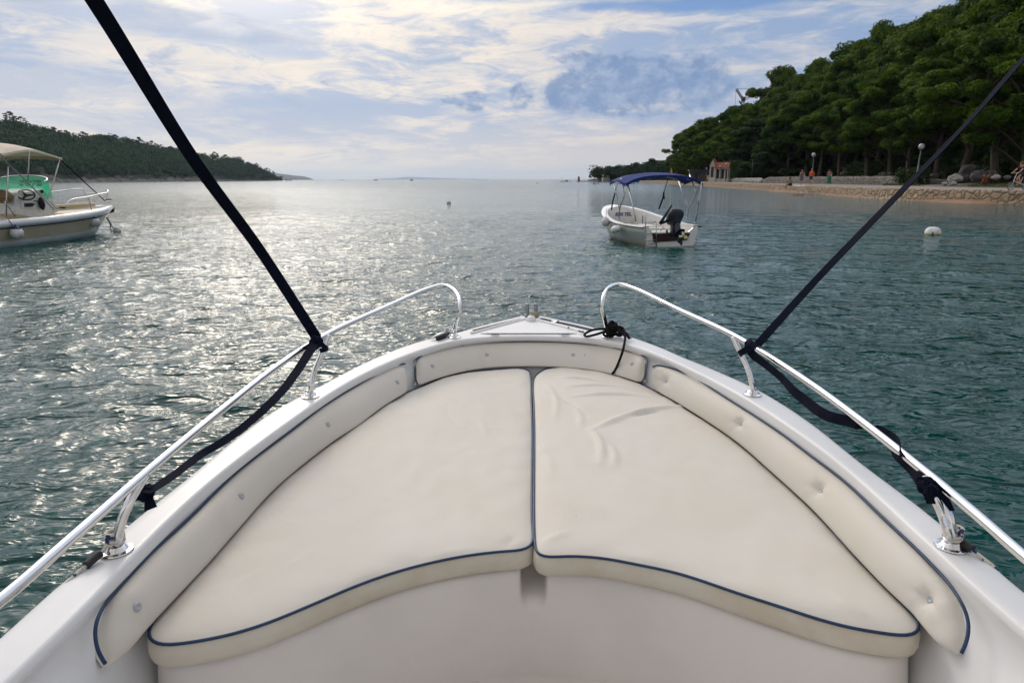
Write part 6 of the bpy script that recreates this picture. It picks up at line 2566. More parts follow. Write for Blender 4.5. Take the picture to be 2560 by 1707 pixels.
kb = PD(1797, 451.5, 150)
ks = 150 / FPX / .985           # metres per pixel there
K_ = empty('kiosk', (kb.x, kb.y, ZQ), R(-28))
K_.scale = (.86, .9, 1.04)
tag(K_, 'small pale stone kiosk with orange tiled roofs on the promenade, left of the wood', 'building')
mb = MB()
gable_wall(mb, -2.2, -.85, -1.3, 1.3, 0, 3.6, 1.15)
mb.build('tower_wall', M['plaster'], K_, smooth=False)
mb = MB()
gable_roof(mb, -2.2, -.85, -1.3, 1.3, 3.6, 1.15, .18, along_x=False)
mb.build('tower_roof', M['tile'], K_, smooth=False)
mb = MB()
for x in (-.75, .35, 1.55, 2.3):
    mb.box((x, -1.15, 1.35), (.24, .28, 2.7), bev=.02)
mb.box((.8, -1.15, 2.9), (3.3, .3, .35), bev=.02)
mb.box((.8, -1.15, .35), (3.2, .22, .7), bev=.02)
mb.build('arcade', M['plaster'], K_, smooth=False)
mb = MB()
mb.box((.8, .6, 1.5), (3.2, 1.3, 3.0))
mb.build('back_wall', M['plaster'], K_, smooth=False)
mb = MB()
gable_roof(mb, -.84, 2.4, -1.35, 1.3, 3.02, .95, .2, along_x=True)
mb.build('roof', M['tile'], K_, smooth=False)
for (x, z, w_, h_) in ((-1.52, 2.1, .62, 2.2),):
    f_ = MB().box((x, -1.315, z), (w_ + .16, .04, h_ + .16)).build('window', M['plaster'], K_, smooth=False)
    MB().box((x, -1.345, z), (w_, .03, h_)).build('pane', M['dark'], f_, smooth=False)
for x in (-.2, .95, 1.93):
    MB().box((x, -.06, 1.7), (.8, .03, 1.9)).build('opening', M['dark'], K_, smooth=False)
v = MB()
v.add([(-2.45, -1.6, -.1), (-.65, -1.6, -.1), (-.65, 1.4, -.1), (-2.45, 1.4, -.1), (-2.2, -1.32, 1.1), (-.86, -1.32, 1.1), (-.86, 1.3, 1.1), (-2.2, 1.3, 1.1)], [(0, 1, 5, 4), (1, 2, 6, 5), (2, 3, 7, 6), (3, 0, 4, 7)])
v.build('battered_base', M['plaster'], K_, smooth=False)
MB().lathe([(.28, 0), (.27, .02), (0, .03)], 16, (.2, -1.34, 2.75), Matrix.Rotation(R(90), 3, 'X')).build('round_sign', mat('pink_sign', (.45, .25, .32), .5), K_)
# house behind with another orange roof
hb = PD(1842, 450, 185)
Hs = empty('house', (hb.x, hb.y, 2.2), R(-20))
tag(Hs, 'house gable and orange roof half hidden in the trees above the kiosk', 'building')
mb = MB()
gable_wall(mb, -2.8, -1.4, -2, 3, 0, 5.2, 1.6)
mb.box((.8, .5, 2.4), (4.4, 4.5, 4.8))
mb.build('wall', M['plaster'], Hs, smooth=False)
mb = MB()
gable_roof(mb, -1.4, 3.2, -1.8, 2.8, 4.85, 1.5, .2)
mb.build('roof', M['tile'], Hs, smooth=False)
MB().box((-2.1, -.5, 7.0), (.5, .5, 1.5)).build('chimney', M['plaster'], Hs, smooth=False)
# beach bar
bb_ = PD(1757, 451, 182)
Br = empty('beach_bar', (bb_.x, bb_.y, ZQ), R(-12))
tag(Br, 'low grey beach bar with a flat roof in the shade left of the kiosk', 'building')
MB().box((0, 2, 1.4), (7.0, 4, 2.8)).build('wall', M['plasterd'], Br, smooth=False)
MB().box((.2, 1.2, 2.92), (8.2, 6.4, .2)).build('roof', M['plasterd'], Br, smooth=False)
MB().box((2.2, -.02, 1.3), (2.2, .06, 1.6)).build('serving_hatch', mat('red_panel', (.10, .02, .02), .6), Br, smooth=False)
MB().box((-1.5, -.02, 1.1), (1.3, .06, 2.1)).build('door', M['dark'], Br, smooth=False)
# bin, yellow board, small bench sign
c = P(1800, 452.7, ZQ + .05)
b_ = empty('litter_bin', tuple(c))
tag(b_, 'green litter bin before the kiosk', 'bin')
M['teal'] = mat('teal_plastic', (0.015, 0.17, 0.11), .5)
MB().lathe([(.20, 0), (.24, .1), (.27, .85), (.25, .95), (0, .97)], 14, (0, 0, 0)).build('body', M['teal'], b_)
MB().lathe([(.29, .83), (.30, .90), (.27, .92)], 14, (0, 0, 0)).build('rim', M['pole'], b_)
c = PD(1772, 446, 158)
b_ = empty('notice_board', (c.x, c.y, ZQ))
tag(b_, 'square notice board with a yellow panel left of the kiosk', 'sign')
M['yellow'] = mat('yellow_canvas', (0.60, 0.34, 0.01), .7)
MB().box((0, 0, 1.05), (.95, .06, 1.0), bev=.01).build('panel', M['plaster'], b_, smooth=False)
MB().box((0, -.04, 1.15), (.62, .03, .5)).build('poster', M['yellow'], b_, smooth=False)
for x in (-.38, .38):
    MB().tube([(x, .05, 0), (x, .05, 1.2)], .03, 6).build('leg', M['poleg'], b_)
c = P(1858, 454.6, ZQ + .1)
b_ = empty('plaque', tuple(c))
tag(b_, 'low plaque on a stand in the grass before the garden wall', 'sign')
MB().box((0, 0, .62), (.42, .05, .34), rot=Euler((-.3, 0, 0)), bev=.01).build('board', mat('pale_board', (.32, .30, .36), .6), b_, smooth=False)
MB().box((0, .05, .25), (.62, .3, .5), bev=.02).build('stand', M['dark'], b_, smooth=False)


def closed_parasol(px, pyb, pyt, Y, label):
    b = PD(px, pyb, Y)
    t = PD(px, pyt, Y)
    h = t.z - ZQ
    r_ = empty('parasol', (b.x, b.y, ZQ))
    tag(r_, label, 'parasol')
    MB().tube([(0, 0, 0), (0, 0, h)], .03, 6).build('pole', M['poleg'], r_)
    n = 14
    mb = MB()
    rr_ = []
    for (f_, r0) in ((.25, .24), (.34, .28), (.55, .23), (.8, .16), (.95, .07), (1.0, .02)):
        rr_.append([(r0 * (1 + .18 * math.cos(k * PI)) * math.cos(2 * PI * k / n), r0 * (1 + .18 * math.cos(k * PI)) * math.sin(2 * PI * k / n), h * f_) for k in range(n)])
    mb.loft(rr_, closed=True)
    mb.build('canopy', M['yellow'], r_)


closed_parasol(1677.5, 450, 419, 175, 'tall closed yellow parasol above the blue boat canopy')

# pier and rock ledge
pa_ = P(1653, 459.2, 0)
pb2 = P(1724, 459.4, 0)
pr = empty('jetty', tuple((pa_ + pb2) / 2))
tag(pr, 'low dark concrete jetty on the water behind the blue canopy', 'jetty')
L_ = (pb2 - pa_).length
MB().box((1, 2.0, .18), (L_ + 2, 4.2, .5), rot=Euler((0, 0, math.atan2(pb2.y - pa_.y, pb2.x - pa_.x))), bev=.04).build('slab', mat('wet_concrete', (.10, .075, .05), .9, var=.3), pr, ang=40)
MB().box((1, 2.2, .46), (L_ + 1.6, 3.8, .06), rot=Euler((0, 0, math.atan2(pb2.y - pa_.y, pb2.x - pa_.x)))).build('deck', M['lane'], pr, smooth=False)

# crane
cb = PD(1858, 262, 330)
def CQ(px, py):
    return PD(px, py, 330)
cr_o = empty('tower_crane', (cb.x, cb.y, 8))
tag(cr_o, 'dark tower crane rising over the pines', 'crane')
M['crane'] = mat('crane_steel', (.06, .05, .06), .6)


def lattice(a, b, w_, n, r_):
    mb = MB()
    a = Vector(a)
    b = Vector(b)
    d = (b - a).normalized()
    u = d.cross(Vector((0, 1, 0))).normalized() * w_
    v = Vector((0, 1, 0)) * w_
    cs = [u + v, u - v, -u - v, -u + v]
    for c in cs:
        mb.tube([a + c, b + c], r_, 4)
    for i in range(n):
        p = a.lerp(b, i / n)
        q = a.lerp(b, (i + 1) / n)
        for k in range(4):
            mb.tube([p + cs[k], q + cs[(k + 1) % 4]], r_ * .6, 4)
    return mb


def reb(mb_, name):
    o = mb_.build(name, M['crane'], None)
    o.parent = cr_o
    o.matrix_parent_inverse = Matrix.Translation(cr_o.location).inverted()
    return o


top_ = CQ(1858, 247)
reb(lattice((top_.x, top_.y, 8), top_, .55, 14, .13), 'mast')
reb(lattice(CQ(1858, 250), CQ(1841, 224), .35, 8, .12), 'raised_jib')
reb(lattice(CQ(1859, 250), CQ(1896, 235), .4, 10, .10), 'counter_jib')
reb(MB().tube([CQ(1840, 222.5), CQ(1905, 223)], .07, 4), 'stay_cable')
reb(MB().tube([CQ(1840, 223), CQ(1837.5, 268)], .06, 4), 'hoist_rope')
reb(MB().box(tuple(CQ(1858.5, 248)), (1.5, 1.5, 1.9)), 'cab')
reb(MB().tube([CQ(1848, 253), CQ(1854, 262)], .35, 5), 'counterweight')

# ------------------------------------------------------------------ people
M['skin'] = mat('skin', (0.42, 0.22, 0.13), .6)
M['skint'] = mat('tanned_skin', (0.26, 0.115, 0.06), .6)
def cloth(name, c):
    return mat(name, c, .85, var=.15, vscale=8)


def skin_mesh(name, joints, edges, mat_, parent, sub=1):
    me = bpy.data.meshes.new(name)
    names = list(joints)
    me.from_pydata([joints[n][0] for n in names], [(names.index(a), names.index(b)) for a, b in edges], [])
    o = bpy.data.objects.new(name, me)
    COL.objects.link(o)
    sm_ = o.modifiers.new('skin', 'SKIN')
    if not me.skin_vertices:
        bpy.context.view_layer.update()
    sv = me.skin_vertices[0].data if me.skin_vertices else None
    if sv is None:
        raise RuntimeError('no skin layer')
    for i, n in enumerate(names):
        r = joints[n][1]
        sv[i].radius = (r, r) if not isinstance(r, tuple) else r
    sv[0].use_root = True
    sb = o.modifiers.new('sub', 'SUBSURF')
    sb.levels = sub
    sb.render_levels = sub
    dg = bpy.context.evaluated_depsgraph_get()
    ne = bpy.data.meshes.new_from_object(o.evaluated_get(dg))
    bpy.data.objects.remove(o)
    ne.materials.clear()
    ne.materials.append(mat_)
    ne.polygons.foreach_set('use_smooth', [True] * len(ne.polygons))
    ne.name = name
    o = bpy.data.objects.new(name, ne)
    COL.objects.link(o)
    o.parent = parent
    return o


STAND = dict(pelvis=(0, 0, .95), spine=(0, 0, 1.12), chest=(0, .0, 1.30), neck=(0, .0, 1.47), head=(0, .02, 1.58), crown=(0, .01, 1.68),
             shL=(-.18, 0, 1.40), elL=(-.24, -.02, 1.13), wrL=(-.25, .06, .88), haL=(-.25, .08, .80), shR=(.18, 0, 1.40), elR=(.24, -.02, 1.13), wrR=(.25, .06, .88), haR=(.25, .08, .80),
             hiL=(-.09, 0, .90), knL=(-.10, .03, .50), anL=(-.10, -.02, .08), toL=(-.11, .14, .035), hiR=(.09, 0, .90), knR=(.10, .03, .50), anR=(.10, -.02, .08), toR=(.11, .14, .035))
RAD = dict(pelvis=.14, spine=.125, chest=.15, neck=.055, head=.095, crown=.075, sh=.065, el=.045, wr=.03, ha=.035, hi=.09, kn=.06, an=.04, to=.035)


def person(loc, rz, label, pose=None, scale=1.0, shirt=None, shorts=None, dress=None, hair=(.05, .03, .02), skin='skin', fingers=True, extra=None):
    J = dict(STAND)
    if pose:
        J.update(pose)
    rt = empty('person', tuple(loc), rz)
    rt.scale = (scale,) * 3
    tag(rt, label, 'person')
    j = {}
    for k, p in J.items():
        kk = k if k in RAD else k[:2]
        j[k] = (p, RAD[kk])
    ed = [('pelvis', 'spine'), ('spine', 'chest'), ('chest', 'neck'), ('neck', 'head'), ('head', 'crown')]
    for s in 'LR':
        ed += [('chest', 'sh' + s), ('sh' + s, 'el' + s), ('el' + s, 'wr' + s), ('wr' + s, 'ha' + s), ('pelvis', 'hi' + s), ('hi' + s, 'kn' + s), ('kn' + s, 'an' + s), ('an' + s, 'to' + s)]
        if fingers:
            h = Vector(J['ha' + s])
            d = (h - Vector(J['wr' + s])).normalized()
            sd_ = d.orthogonal().normalized()
            for f_ in range(4):
                o_ = (f_ - 1.5) * .020
                j['f%d%s' % (f_, s)] = (tuple(h + d * (.075 - .008 * abs(f_ - 1.3)) + sd_ * o_), .009)
                ed.append(('ha' + s, 'f%d%s' % (f_, s)))
            j['th' + s] = (tuple(h + d * .02 + sd_ * .055), .010)
            ed.append(('ha' + s, 'th' + s))
    # nose as part of the head
    hd = Vector(J['head'])
    j['nose'] = (tuple(hd + Vector((0, .105, -.005))), .016)
    ed.append(('head', 'nose'))
    body = skin_mesh('body', j, ed, M[skin], rt)
    def garment(name, sel, r, m_, ed_):
        jj = {k: (J[k], r[k]) for k in sel}
        return skin_mesh(name, jj, ed_, m_, rt)
    def mid(a, b, t):
        return tuple(Vector(J[a]).lerp(Vector(J[b]), t))
    if shirt:
        jj = {'pelvis': (J['pelvis'], .155), 'spine': (J['spine'], .15), 'chest': (J['chest'], .17), 'nk': (mid('chest', 'neck', .55), .085)}
        e2_ = [('pelvis', 'spine'), ('spine', 'chest'), ('chest', 'nk')]
        for s in 'LR':
            jj['sh' + s] = (J['sh' + s], .08)
            jj['sl' + s] = (mid('sh' + s, 'el' + s, .75), .07)
            e2_ += [('chest', 'sh' + s), ('sh' + s, 'sl' + s)]
        skin_mesh('shirt', jj, e2_, shirt, rt)
    if shorts:
        jj = {'pelvis': (J['pelvis'], .15)}
        e2_ = []
        for s in 'LR':
            jj['hi' + s] = (J['hi' + s], .11)
            jj['th' + s] = (mid('hi' + s, 'kn' + s, .8), .095)
            e2_ += [('pelvis', 'hi' + s), ('hi' + s, 'th' + s)]
        skin_mesh('shorts', jj, e2_, shorts, rt)
    if dress:
        m_, lowz = dress
        p0 = Vector(J['pelvis'])
        mb = MB()
        rr_ = []
        for (z, a, b) in ((1.43, .13, .09), (1.38, .19, .12), (1.25, .17, .14), (1.10, .155, .135), (.95, .18, .16), (.75, .20, .18), (lowz, .215 if lowz > .3 else .24, .20)):
            rr_.append([(p0.x + a * math.cos(2 * PI * k / 16) * (1 + .05 * math.cos(k * 2.5)), p0.y + b * math.sin(2 * PI * k / 16), z) for k in range(16)])
        mb.loft(rr_, closed=True)
        mb.build('dress', m_, rt)
    c = Vector(J['crown']) * .55 + Vector(J['head']) * .45 + Vector((0, -.025, .015))
    MB().ball(c, (.10, .115, .105), 2, .2).build('hair', mat('hair', hair, .8), rt)
    if extra:
        extra(rt, J)
    return rt


def face(dirx, diry):
    """z rotation that turns local +y toward a direction"""
    return math.atan2(-dirx, diry)


orange = cloth('orange_shirt', (0.70, 0.075, 0.012))
navy = cloth('navy_cloth', (0.010, 0.016, 0.05))
p0 = PD(2026.5, 462.3, 77)
p0.z = ZQ + .03
walk = dict(knL=(-.10, .12, .52), anL=(-.10, .10, .09), toL=(-.11, .26, .06), knR=(.10, -.02, .50), anR=(.10, -.20, .11), toR=(.11, -.06, .03), elL=(-.25, -.12, 1.14), wrL=(-.22, .02, .92), haL=(-.21, .06, .85))
person(p0, face(-.75, -.6), 'man in an orange T-shirt and dark shorts walking on the promenade', walk, 1.03, orange, navy, hair=(.25, .22, .2))
p1 = PD(2002.5, 462.4, 78)
p1.z = ZQ + .03
grey = cloth('grey_dress', (0.10, 0.105, 0.125))
def bag(rt, J):
    MB().ball((-.30, .06, .98), (.13, .10, .15), 2, .2).build('bag', cloth('pink_bag', (.42, .32, .38)), rt)
w2 = dict(walk)
w2.update(elL=(-.30, .0, 1.15), wrL=(-.22, .18, 1.08), haL=(-.16, .2, 1.08), head=(0, .05, 1.56), crown=(0, .06, 1.66))
person(p1, face(-.6, -.7), 'woman in a grey dress with a pale bag beside the man in orange', w2, .98, None, None, (grey, .52), hair=(.30, .24, .15), extra=bag)
p2 = PD(2071, 459.6, 84)
p2.z = ZQ + .08
greenc = cloth('green_wrap', (0.012, 0.16, 0.095))
def wrapx(rt, J):
    mb = MB()
    rr_ = [[(a * math.cos(2 * PI * k / 16) * (1 + .06 * math.cos(k * 3)), b * math.sin(2 * PI * k / 16), z) for k in range(16)] for (z, a, b) in ((1.0, .17, .14), (.85, .21, .17), (.5, .22, .18), (.12, .25, .2))]
    mb.loft(rr_, closed=True)
    mb.build('skirt', greenc, rt)
    MB().box((.22, .02, 1.06), (.16, .12, .3), bev=.03).build('bag', cloth('pale_bag', (.35, .42, .42)), rt, ang=40)
person(p2, face(.5, .6), 'woman in a long green wrap seen before the dry stone wall', dict(elR=(.30, .05, 1.2), wrR=(.2, .14, 1.4), haR=(.14, .14, 1.46)), 1.02, None, None, hair=(.10, .05, .02), skin='skint', extra=wrapx)
# bather sitting on the quay edge, legs hanging
q3 = P(1968, 463.2, ZQ + .05)
sit = dict(pelvis=(0, 0, .10), spine=(0, .03, .28), chest=(0, .06, .45), neck=(0, .09, .60), head=(0, .13, .71), crown=(0, .13, .81), shL=(-.17, .06, .53), elL=(-.22, .14, .30), wrL=(-.14, .32, .20), haL=(-.12, .38, .2),
           shR=(.17, .06, .53), elR=(.22, .14, .30), wrR=(.14, .32, .20), haR=(.12, .38, .2), hiL=(-.09, .02, .08), knL=(-.10, .44, .10), anL=(-.10, .50, -.33), toL=(-.10, .62, -.40), hiR=(.09, .02, .08), knR=(.10, .44, .10), anR=(.12, .54, -.32), toR=(.12, .66, -.38))
sk_s = q3 + Vector((.35, 0, 0))
person(sk_s, face(-1, -.15), 'bather sitting on the quay edge with legs hanging down', sit, 1.0, None, cloth('bikini', (.02, .02, .025)), hair=(.01, .01, .01), skin='skint')
tp = MB()
t0 = [P(1971, 465.8, ZQ + .05), P(2001, 465.9, ZQ + .05), P(2000, 463.8, ZQ + .05), P(1973, 463.6, ZQ + .05)]
t0 = [q + Vector((.5, 0, 0)) for q in t0]
tg = []
for i in range(13):
    row = []
    for k in range(7):
        u, v_ = i / 12, k / 6
        a = t0[0].lerp(t0[1], u)
        b = t0[3].lerp(t0[2], u)
        q = a.lerp(b, v_)
        q.z += .03 * noise.noise(Vector((q.x * 4, q.y * 1.5, 0))) + .02
        row.append(tuple(q))
    tg.append(row)
tp.loft(tg)
tag(tp.build('towel', cloth('pale_blue_towel', (.42, .50, .60))), 'pale blue towel spread on the quay beside the sitting bather', 'towel')

# cyclist at the right edge
cw = P(2526, 474.6, ZQ + .03)          # front wheel on the ground
cyc = face(-1.0, -.08)
W_ = .25
bk = empty('bicycle', (cw.x, cw.y, cw.z), cyc)
tag(bk, 'white folding bicycle with small wheels, ridden along the quay at the right edge', 'bicycle')
M['tyre'] = mat('tyre', (.02, .02, .02), .7)
M['bikew'] = mat('bike_paint', (.55, .56, .58), .3)
def wheel(y):
    r_ = MB().tube([(0, y + W_ * math.cos(a), W_ + W_ * math.sin(a)) for a in np.linspace(0, 2 * PI, 28, endpoint=False)], .022, 8, closed=True).build('tyre', M['tyre'], bk)
    mb = MB().tube([(0, y + (W_ - .03) * math.cos(a), W_ + (W_ - .03) * math.sin(a)) for a in np.linspace(0, 2 * PI, 28, endpoint=False)], .010, 6, closed=True)
    for k in range(14):
        a = k * PI / 7
        mb.tube([(0, y, W_), (0, y + (W_ - .03) * math.cos(a), W_ + (W_ - .03) * math.sin(a))], .003, 4)
    mb.tube([(-.05, y, W_), (.05, y, W_)], .03, 8)
    mb.build('rim', M['tube'], r_)
wheel(0)
wheel(-1.0)
MB().tube([(0, -.06, W_), (0, -.12, .52), (0, -.17, .72), (0, -.26, 1.02)], [.018, .022, .02, .018], 8).build('fork', M['bikew'], bk)
MB().tube([(0, -.15, .56), (0, -.45, .42), (0, -.60, .40), (0, -1.0, W_)], .028, 8).build('frame', M['bikew'], bk)
MB().tube([(0, -.60, .36), (0, -.74, .86)], .02, 8).build('seat_post', M['bikew'], bk)
MB().ball((0, -.78, .90), (.09, .15, .05), 2).build('saddle', M['black'], bk)
MB().tube([(-.27, -.16, 1.03), (-.15, -.20, 1.06), (0, -.26, 1.04), (.15, -.20, 1.06), (.27, -.16, 1.03)], .015, 8).build('handlebar', M['tube'], bk)
MB().tube([(0, -.60, .40), (.12, -.58, .27), (.2, -.58, .27)], .015, 6).build('pedal', M['black'], bk)
MB().box((0, -1.05, .62), (.22, .30, .18), bev=.03).build('blue_bag', cloth('blue_bag', (.01, .04, .25)), bk, ang=40)
rider = dict(pelvis=(0, -.72, 1.02), spine=(0, -.66, 1.20), chest=(0, -.58, 1.38), neck=(0, -.52, 1.52), head=(0, -.46, 1.62), crown=(0, -.45, 1.72),
             shL=(-.17, -.56, 1.44), elL=(-.24, -.36, 1.26), wrL=(-.25, -.20, 1.10), haL=(-.25, -.15, 1.06), shR=(.17, -.56, 1.44), elR=(.24, -.36, 1.26), wrR=(.25, -.20, 1.10), haR=(.25, -.15, 1.06),
             hiL=(-.09, -.70, .98), knL=(-.11, -.34, .86), anL=(-.12, -.46, .47), toL=(-.12, -.32, .40), hiR=(.09, -.70, .98), knR=(.11, -.42, .70), anR=(.13, -.60, .36), toR=(.13, -.46, .29))
person(cw, cyc, 'cyclist in a navy T-shirt and dark shorts riding at the right edge', rider, 1.0, navy, cloth('dark_shorts', (.012, .014, .03)), hair=(.12, .07, .03))

# small far bathers on the beach behind the blue canopy
random.seed(3)
tiny_ = [(1746, 449.5, 175, (.02, .02, .03), 'dark figure standing left of the notice board'), (1764, 449.8, 168, (.03, .03, .03), 'figure in black walking before the beach bar'),
         (1716, 449.5, 195, (.45, .03, .03), 'far bather in red under the right side of the blue canopy'), (1728, 449.8, 190, (.5, .5, .5), 'far bather in white right of the red one'),
         (1697, 449.6, 205, (.3, .12, .07), 'far bather in brown left of the red one'), (1640, 449.3, 250, (.35, .1, .05), 'far bather left of the yellow parasol'),
         (1618, 449.3, 270, (.4, .4, .42), 'pale far bather under the middle of the blue canopy'), (1604, 449.2, 275, (.05, .08, .3), 'far bather in blue under the left side of the blue canopy'),
         (1738, 449.8, 185, (.3, .32, .4), 'far bather in grey beside the small globe lamps')]
for (px, py, Y, c_, lb) in tiny_:
    q = PD(px, py, Y)
    q.z = ZQ
    person(q, random.uniform(0, 6), lb, None, 1.0, cloth('shirt', c_), cloth('shorts', (.03, .04, .08)), fingers=False, skin='skint')

# ------------------------------------------------------------------ far things on the water
M['redp'] = mat('red_paint', (.20, .02, .012), .6)
M['limg'] = mat('lime_vinyl', (.16, .30, .02), .5)
M['dkg'] = mat('green_vinyl', (.02, .13, .05), .5)
t = P(1447, 450.2, 0)
Yt = 420
t = PD(1447, 448, Yt)
r_ = empty('harbour_beacon', (t.x, t.y, 0))
tag(r_, 'small red beacon tower at the end of the breakwater', 'beacon')
MB().lathe([(.75, 0), (.72, .4), (.62, .5), (.58, 2.2), (.66, 2.3), (.66, 2.4), (.45, 2.45), (.42, 2.9), (.2, 3.05), (0, 3.1)], 12, (0, 0, .25)).build('tower', M['redp'], r_)
MB().lathe([(1.6, -1), (1.6, .1), (1.3, .28), (0, .28)], 14, (0, 0, 0)).build('footing', M['plasterd'], r_)
mb = MB()
a, b = PD(1443, 449.5, 425), PD(1482, 449.5, 425)
q = cr([(a.x, a.y, 0), ((a.x + b.x) / 2, a.y + 3, 0), (b.x + 3, b.y, 0)], 40)
rr_ = []
for (o_, z) in ((-1.6, -.4), (-1.0, .25), (-.4, .5), (.6, .5), (1.4, -.4)):
    rr_.append([(p[0], p[1] + o_, z + .12 * noise.noise(Vector((p[0] * .9, o_, 0)))) for p in q])
mb.loft(rr_)
tag(mb.build('breakwater', M['dry']), 'low stone breakwater between the red beacon and the headland', 'breakwater')
w_ = PD(1414, 449, 430)
r_ = empty('water_park', (w_.x, w_.y, 0))
tag(r_, 'green and yellow inflatable water park on the horizon left of the beacon', 'inflatable')
MB().ball((.6, 0, .2), (1.3, 1.3, .95), 2, .15).build('dome', M['limg'], r_)
MB().ball((.6, 0, .25), (1.0, 1.4, .7), 2, .15).build('dome', M['dkg'], r_)
MB().box((-1.7, 0, .35), (1.4, 1.2, .6), bev=.15).build('platform', M['yellow'], r_)
MB().ball((2.9, 0, .05), (.55, .6, .4), 2).build('float', M['dkg'], r_)
MB().ball((-2.9, 0, .03), (.8, .6, .25), 2).build('float', M['dkg'], r_)


def small_float(px, py, r0, m_, lb, grp='little floats of the swimming area', sh_=1.0):
    c = P(px, py, 0)
    o = MB().lathe([(0, -r0 * .4), (r0 * .8, -r0 * .2), (r0, r0 * .2), (r0 * .75, r0 * .7), (r0 * .25, r0 * sh_), (0, r0 * (sh_ + .05))], 12, c).build('float', m_)
    tag(o, lb, 'float', grp)
M['orange'] = mat('orange_plastic', (.45, .07, .02), .5)
small_float(1343.5, 458.6, .33, M['orange'], 'red float at the left end of the float line', sh_=1.4)
small_float(1409, 456.6, .22, M['black'], 'tiny dark float left of the beacon, right one of the pair')
small_float(1403, 456.8, .20, M['black'], 'tiny dark float left of the beacon, left one of the pair')
small_float(1396, 457.3, .20, M['black'], 'flat tiny dark float, third from the beacon')
small_float(1432, 455.3, .22, M['black'], 'tiny float just below the beacon, left one')
small_float(1440, 455.0, .22, M['black'], 'tiny float just below the beacon, right one')
small_float(1457.5, 453.8, .38, M['yellow'], 'small yellow float right of the beacon')
k = PD(1486, 460.3, 210)
kk = P(1486, 461, 0)
r_ = empty('kayak', tuple(kk), .5)
tag(r_, 'little brown kayak low on the water left of the blue canopy', 'kayak')
MB().ball((0, 0, .06), (.9, .28, .13), 2).build('hull', M['redp'], r_)
MB().ball((-.1, 0, .35), (.16, .14, .28), 2).build('paddler', M['skint'], r_)
small_float(1496, 460.0, .28, M['redp'], 'brown float beside the little kayak', sh_=1.5)


def dinghy(px0, px1, py, label, heading_left=True):
    a, b = P(px0, py, 0), P(px1, py, 0)
    L_ = (b - a).length
    c = (a + b) / 2
    r_ = empty('motorboat', tuple(c), math.atan2(b.y - a.y, b.x - a.x))
    tag(r_, label, 'boat')
    tb2 = [(0, .42), (.5, .5), (1, .42)]
    xs = np.linspace(0, 1, 24)
    bb2 = .95 * np.sin(np.clip(xs * 1.15 + .25, 0, PI / 1.0)) ** .8
    bb2 = np.where(xs > .75, bb2 * np.sqrt(np.clip((1 - xs) / .25, 0, 1)), bb2)
    rr_ = []
    for (f_, z) in ((.0, -.25), (.6, -.2), (.9, .12), (1.0, .62), (.92, .66), (.85, .60), (.8, .2), (0, .2)):
        rr_.append([((x - .5) * L_ * (.93 if z < 0 else 1), -w3 * f_, z + (.18 * max(0, x - .6) if z > .3 else 0)) for x, w3 in zip(xs, bb2)])
    m2 = [[(x, -y, z) for (x, y, z) in q] for q in rr_]
    mb = MB()
    mb.loft(rr_)
    mb.loft(m2, flip=True)
    mb.build('hull', M['hullw'], r_)
    mb = MB()
    mb.tube([((x - .5) * L_, -w3 * 1.02, .56 + .18 * max(0, x - .6)) for x, w3 in zip(xs, bb2)], .06, 6)
    mb.build('stripe', M['redp'], r_)
    MB().box((-.1 * L_, 0, .75), (.18 * L_, .9, .55), bev=.08).build('console', M['redp'], r_, ang=40)
    mb = MB()
    mb.box((-.52 * L_, 0, .85), (.35, .35, .6), bev=.1)
    mb.box((-.53 * L_, 0, .3), (.16, .14, .8), bev=.03)
    mb.build('outboard_motor', M['motor'], r_, ang=40)
    return r_


dinghy(1583, 1540, 460.6, 'small white and red motorboat seen behind the left canopy poles')
dinghy(1640, 1600, 455.4, 'white dinghy moored off the far beach behind the blue canopy')


def sailboat(px, py, mast_py, Y, label, hw=4.0, colr='dark'):
    b = PD(px, py, Y)
    t_ = PD(px, mast_py, Y)
    r_ = empty('sailboat', (b.x, b.y, 0), .6)
    tag(r_, label, 'boat')
    mb = MB()
    rr_ = []
    xs = np.linspace(-1, 1, 16)
    for (f_, z) in ((0, -.5), (.8, 0), (1, .5), (1, 1.3), (0, 1.5)):
        rr_.append([(x * hw, -f_ * 1.4 * max(0.0, (1 - x * x)) ** .6, z) for x in xs])
    mb.loft(rr_)
    mb.loft([[(x, -y, z) for (x, y, z) in q] for q in rr_], flip=True)
    mb.build('hull', M['motorg'] if colr == 'dark' else M['hullw'], r_)
    MB().tube([(.3, 0, 1), (.3, 0, t_.z)], .12, 5).build('mast', M['poleg'], r_)
    MB().box((-.2, 0, 1.8), (3, 1.6, .7), bev=.2).build('cabin', M['hullw'], r_, ang=40)
    MB().tube([(.3, 0, 2.6), (-3.2, 0, 2.7)], .16, 5).build('boom', M['hullw'], r_)


sailboat(721, 451.2, 432, 1500, 'anchored sailing boat with a bare mast at the tip of the left headland', 7)
sailboat(939.5, 449.3, 440.5, 1500, 'sailing boat on the horizon, the left one in the open', 5)
sailboat(855.5, 449.4, 446.5, 2200, 'tiny boat on the horizon between the headland and the sailing boat', 5)
mbp = PD(1029, 449, 900)
r_ = empty('motor_yacht', (mbp.x, mbp.y, 0), 1.4)
tag(r_, 'small motor yacht seen end on at the horizon', 'boat')
MB().box((0, 0, .6), (5, 2.6, 1.4), bev=.3).build('hull', M['motorg'], r_, ang=40)
MB().box((-.3, 0, 2.0), (3, 2.2, 1.5), bev=.25).build('cabin', M['hullw'], r_, ang=40)

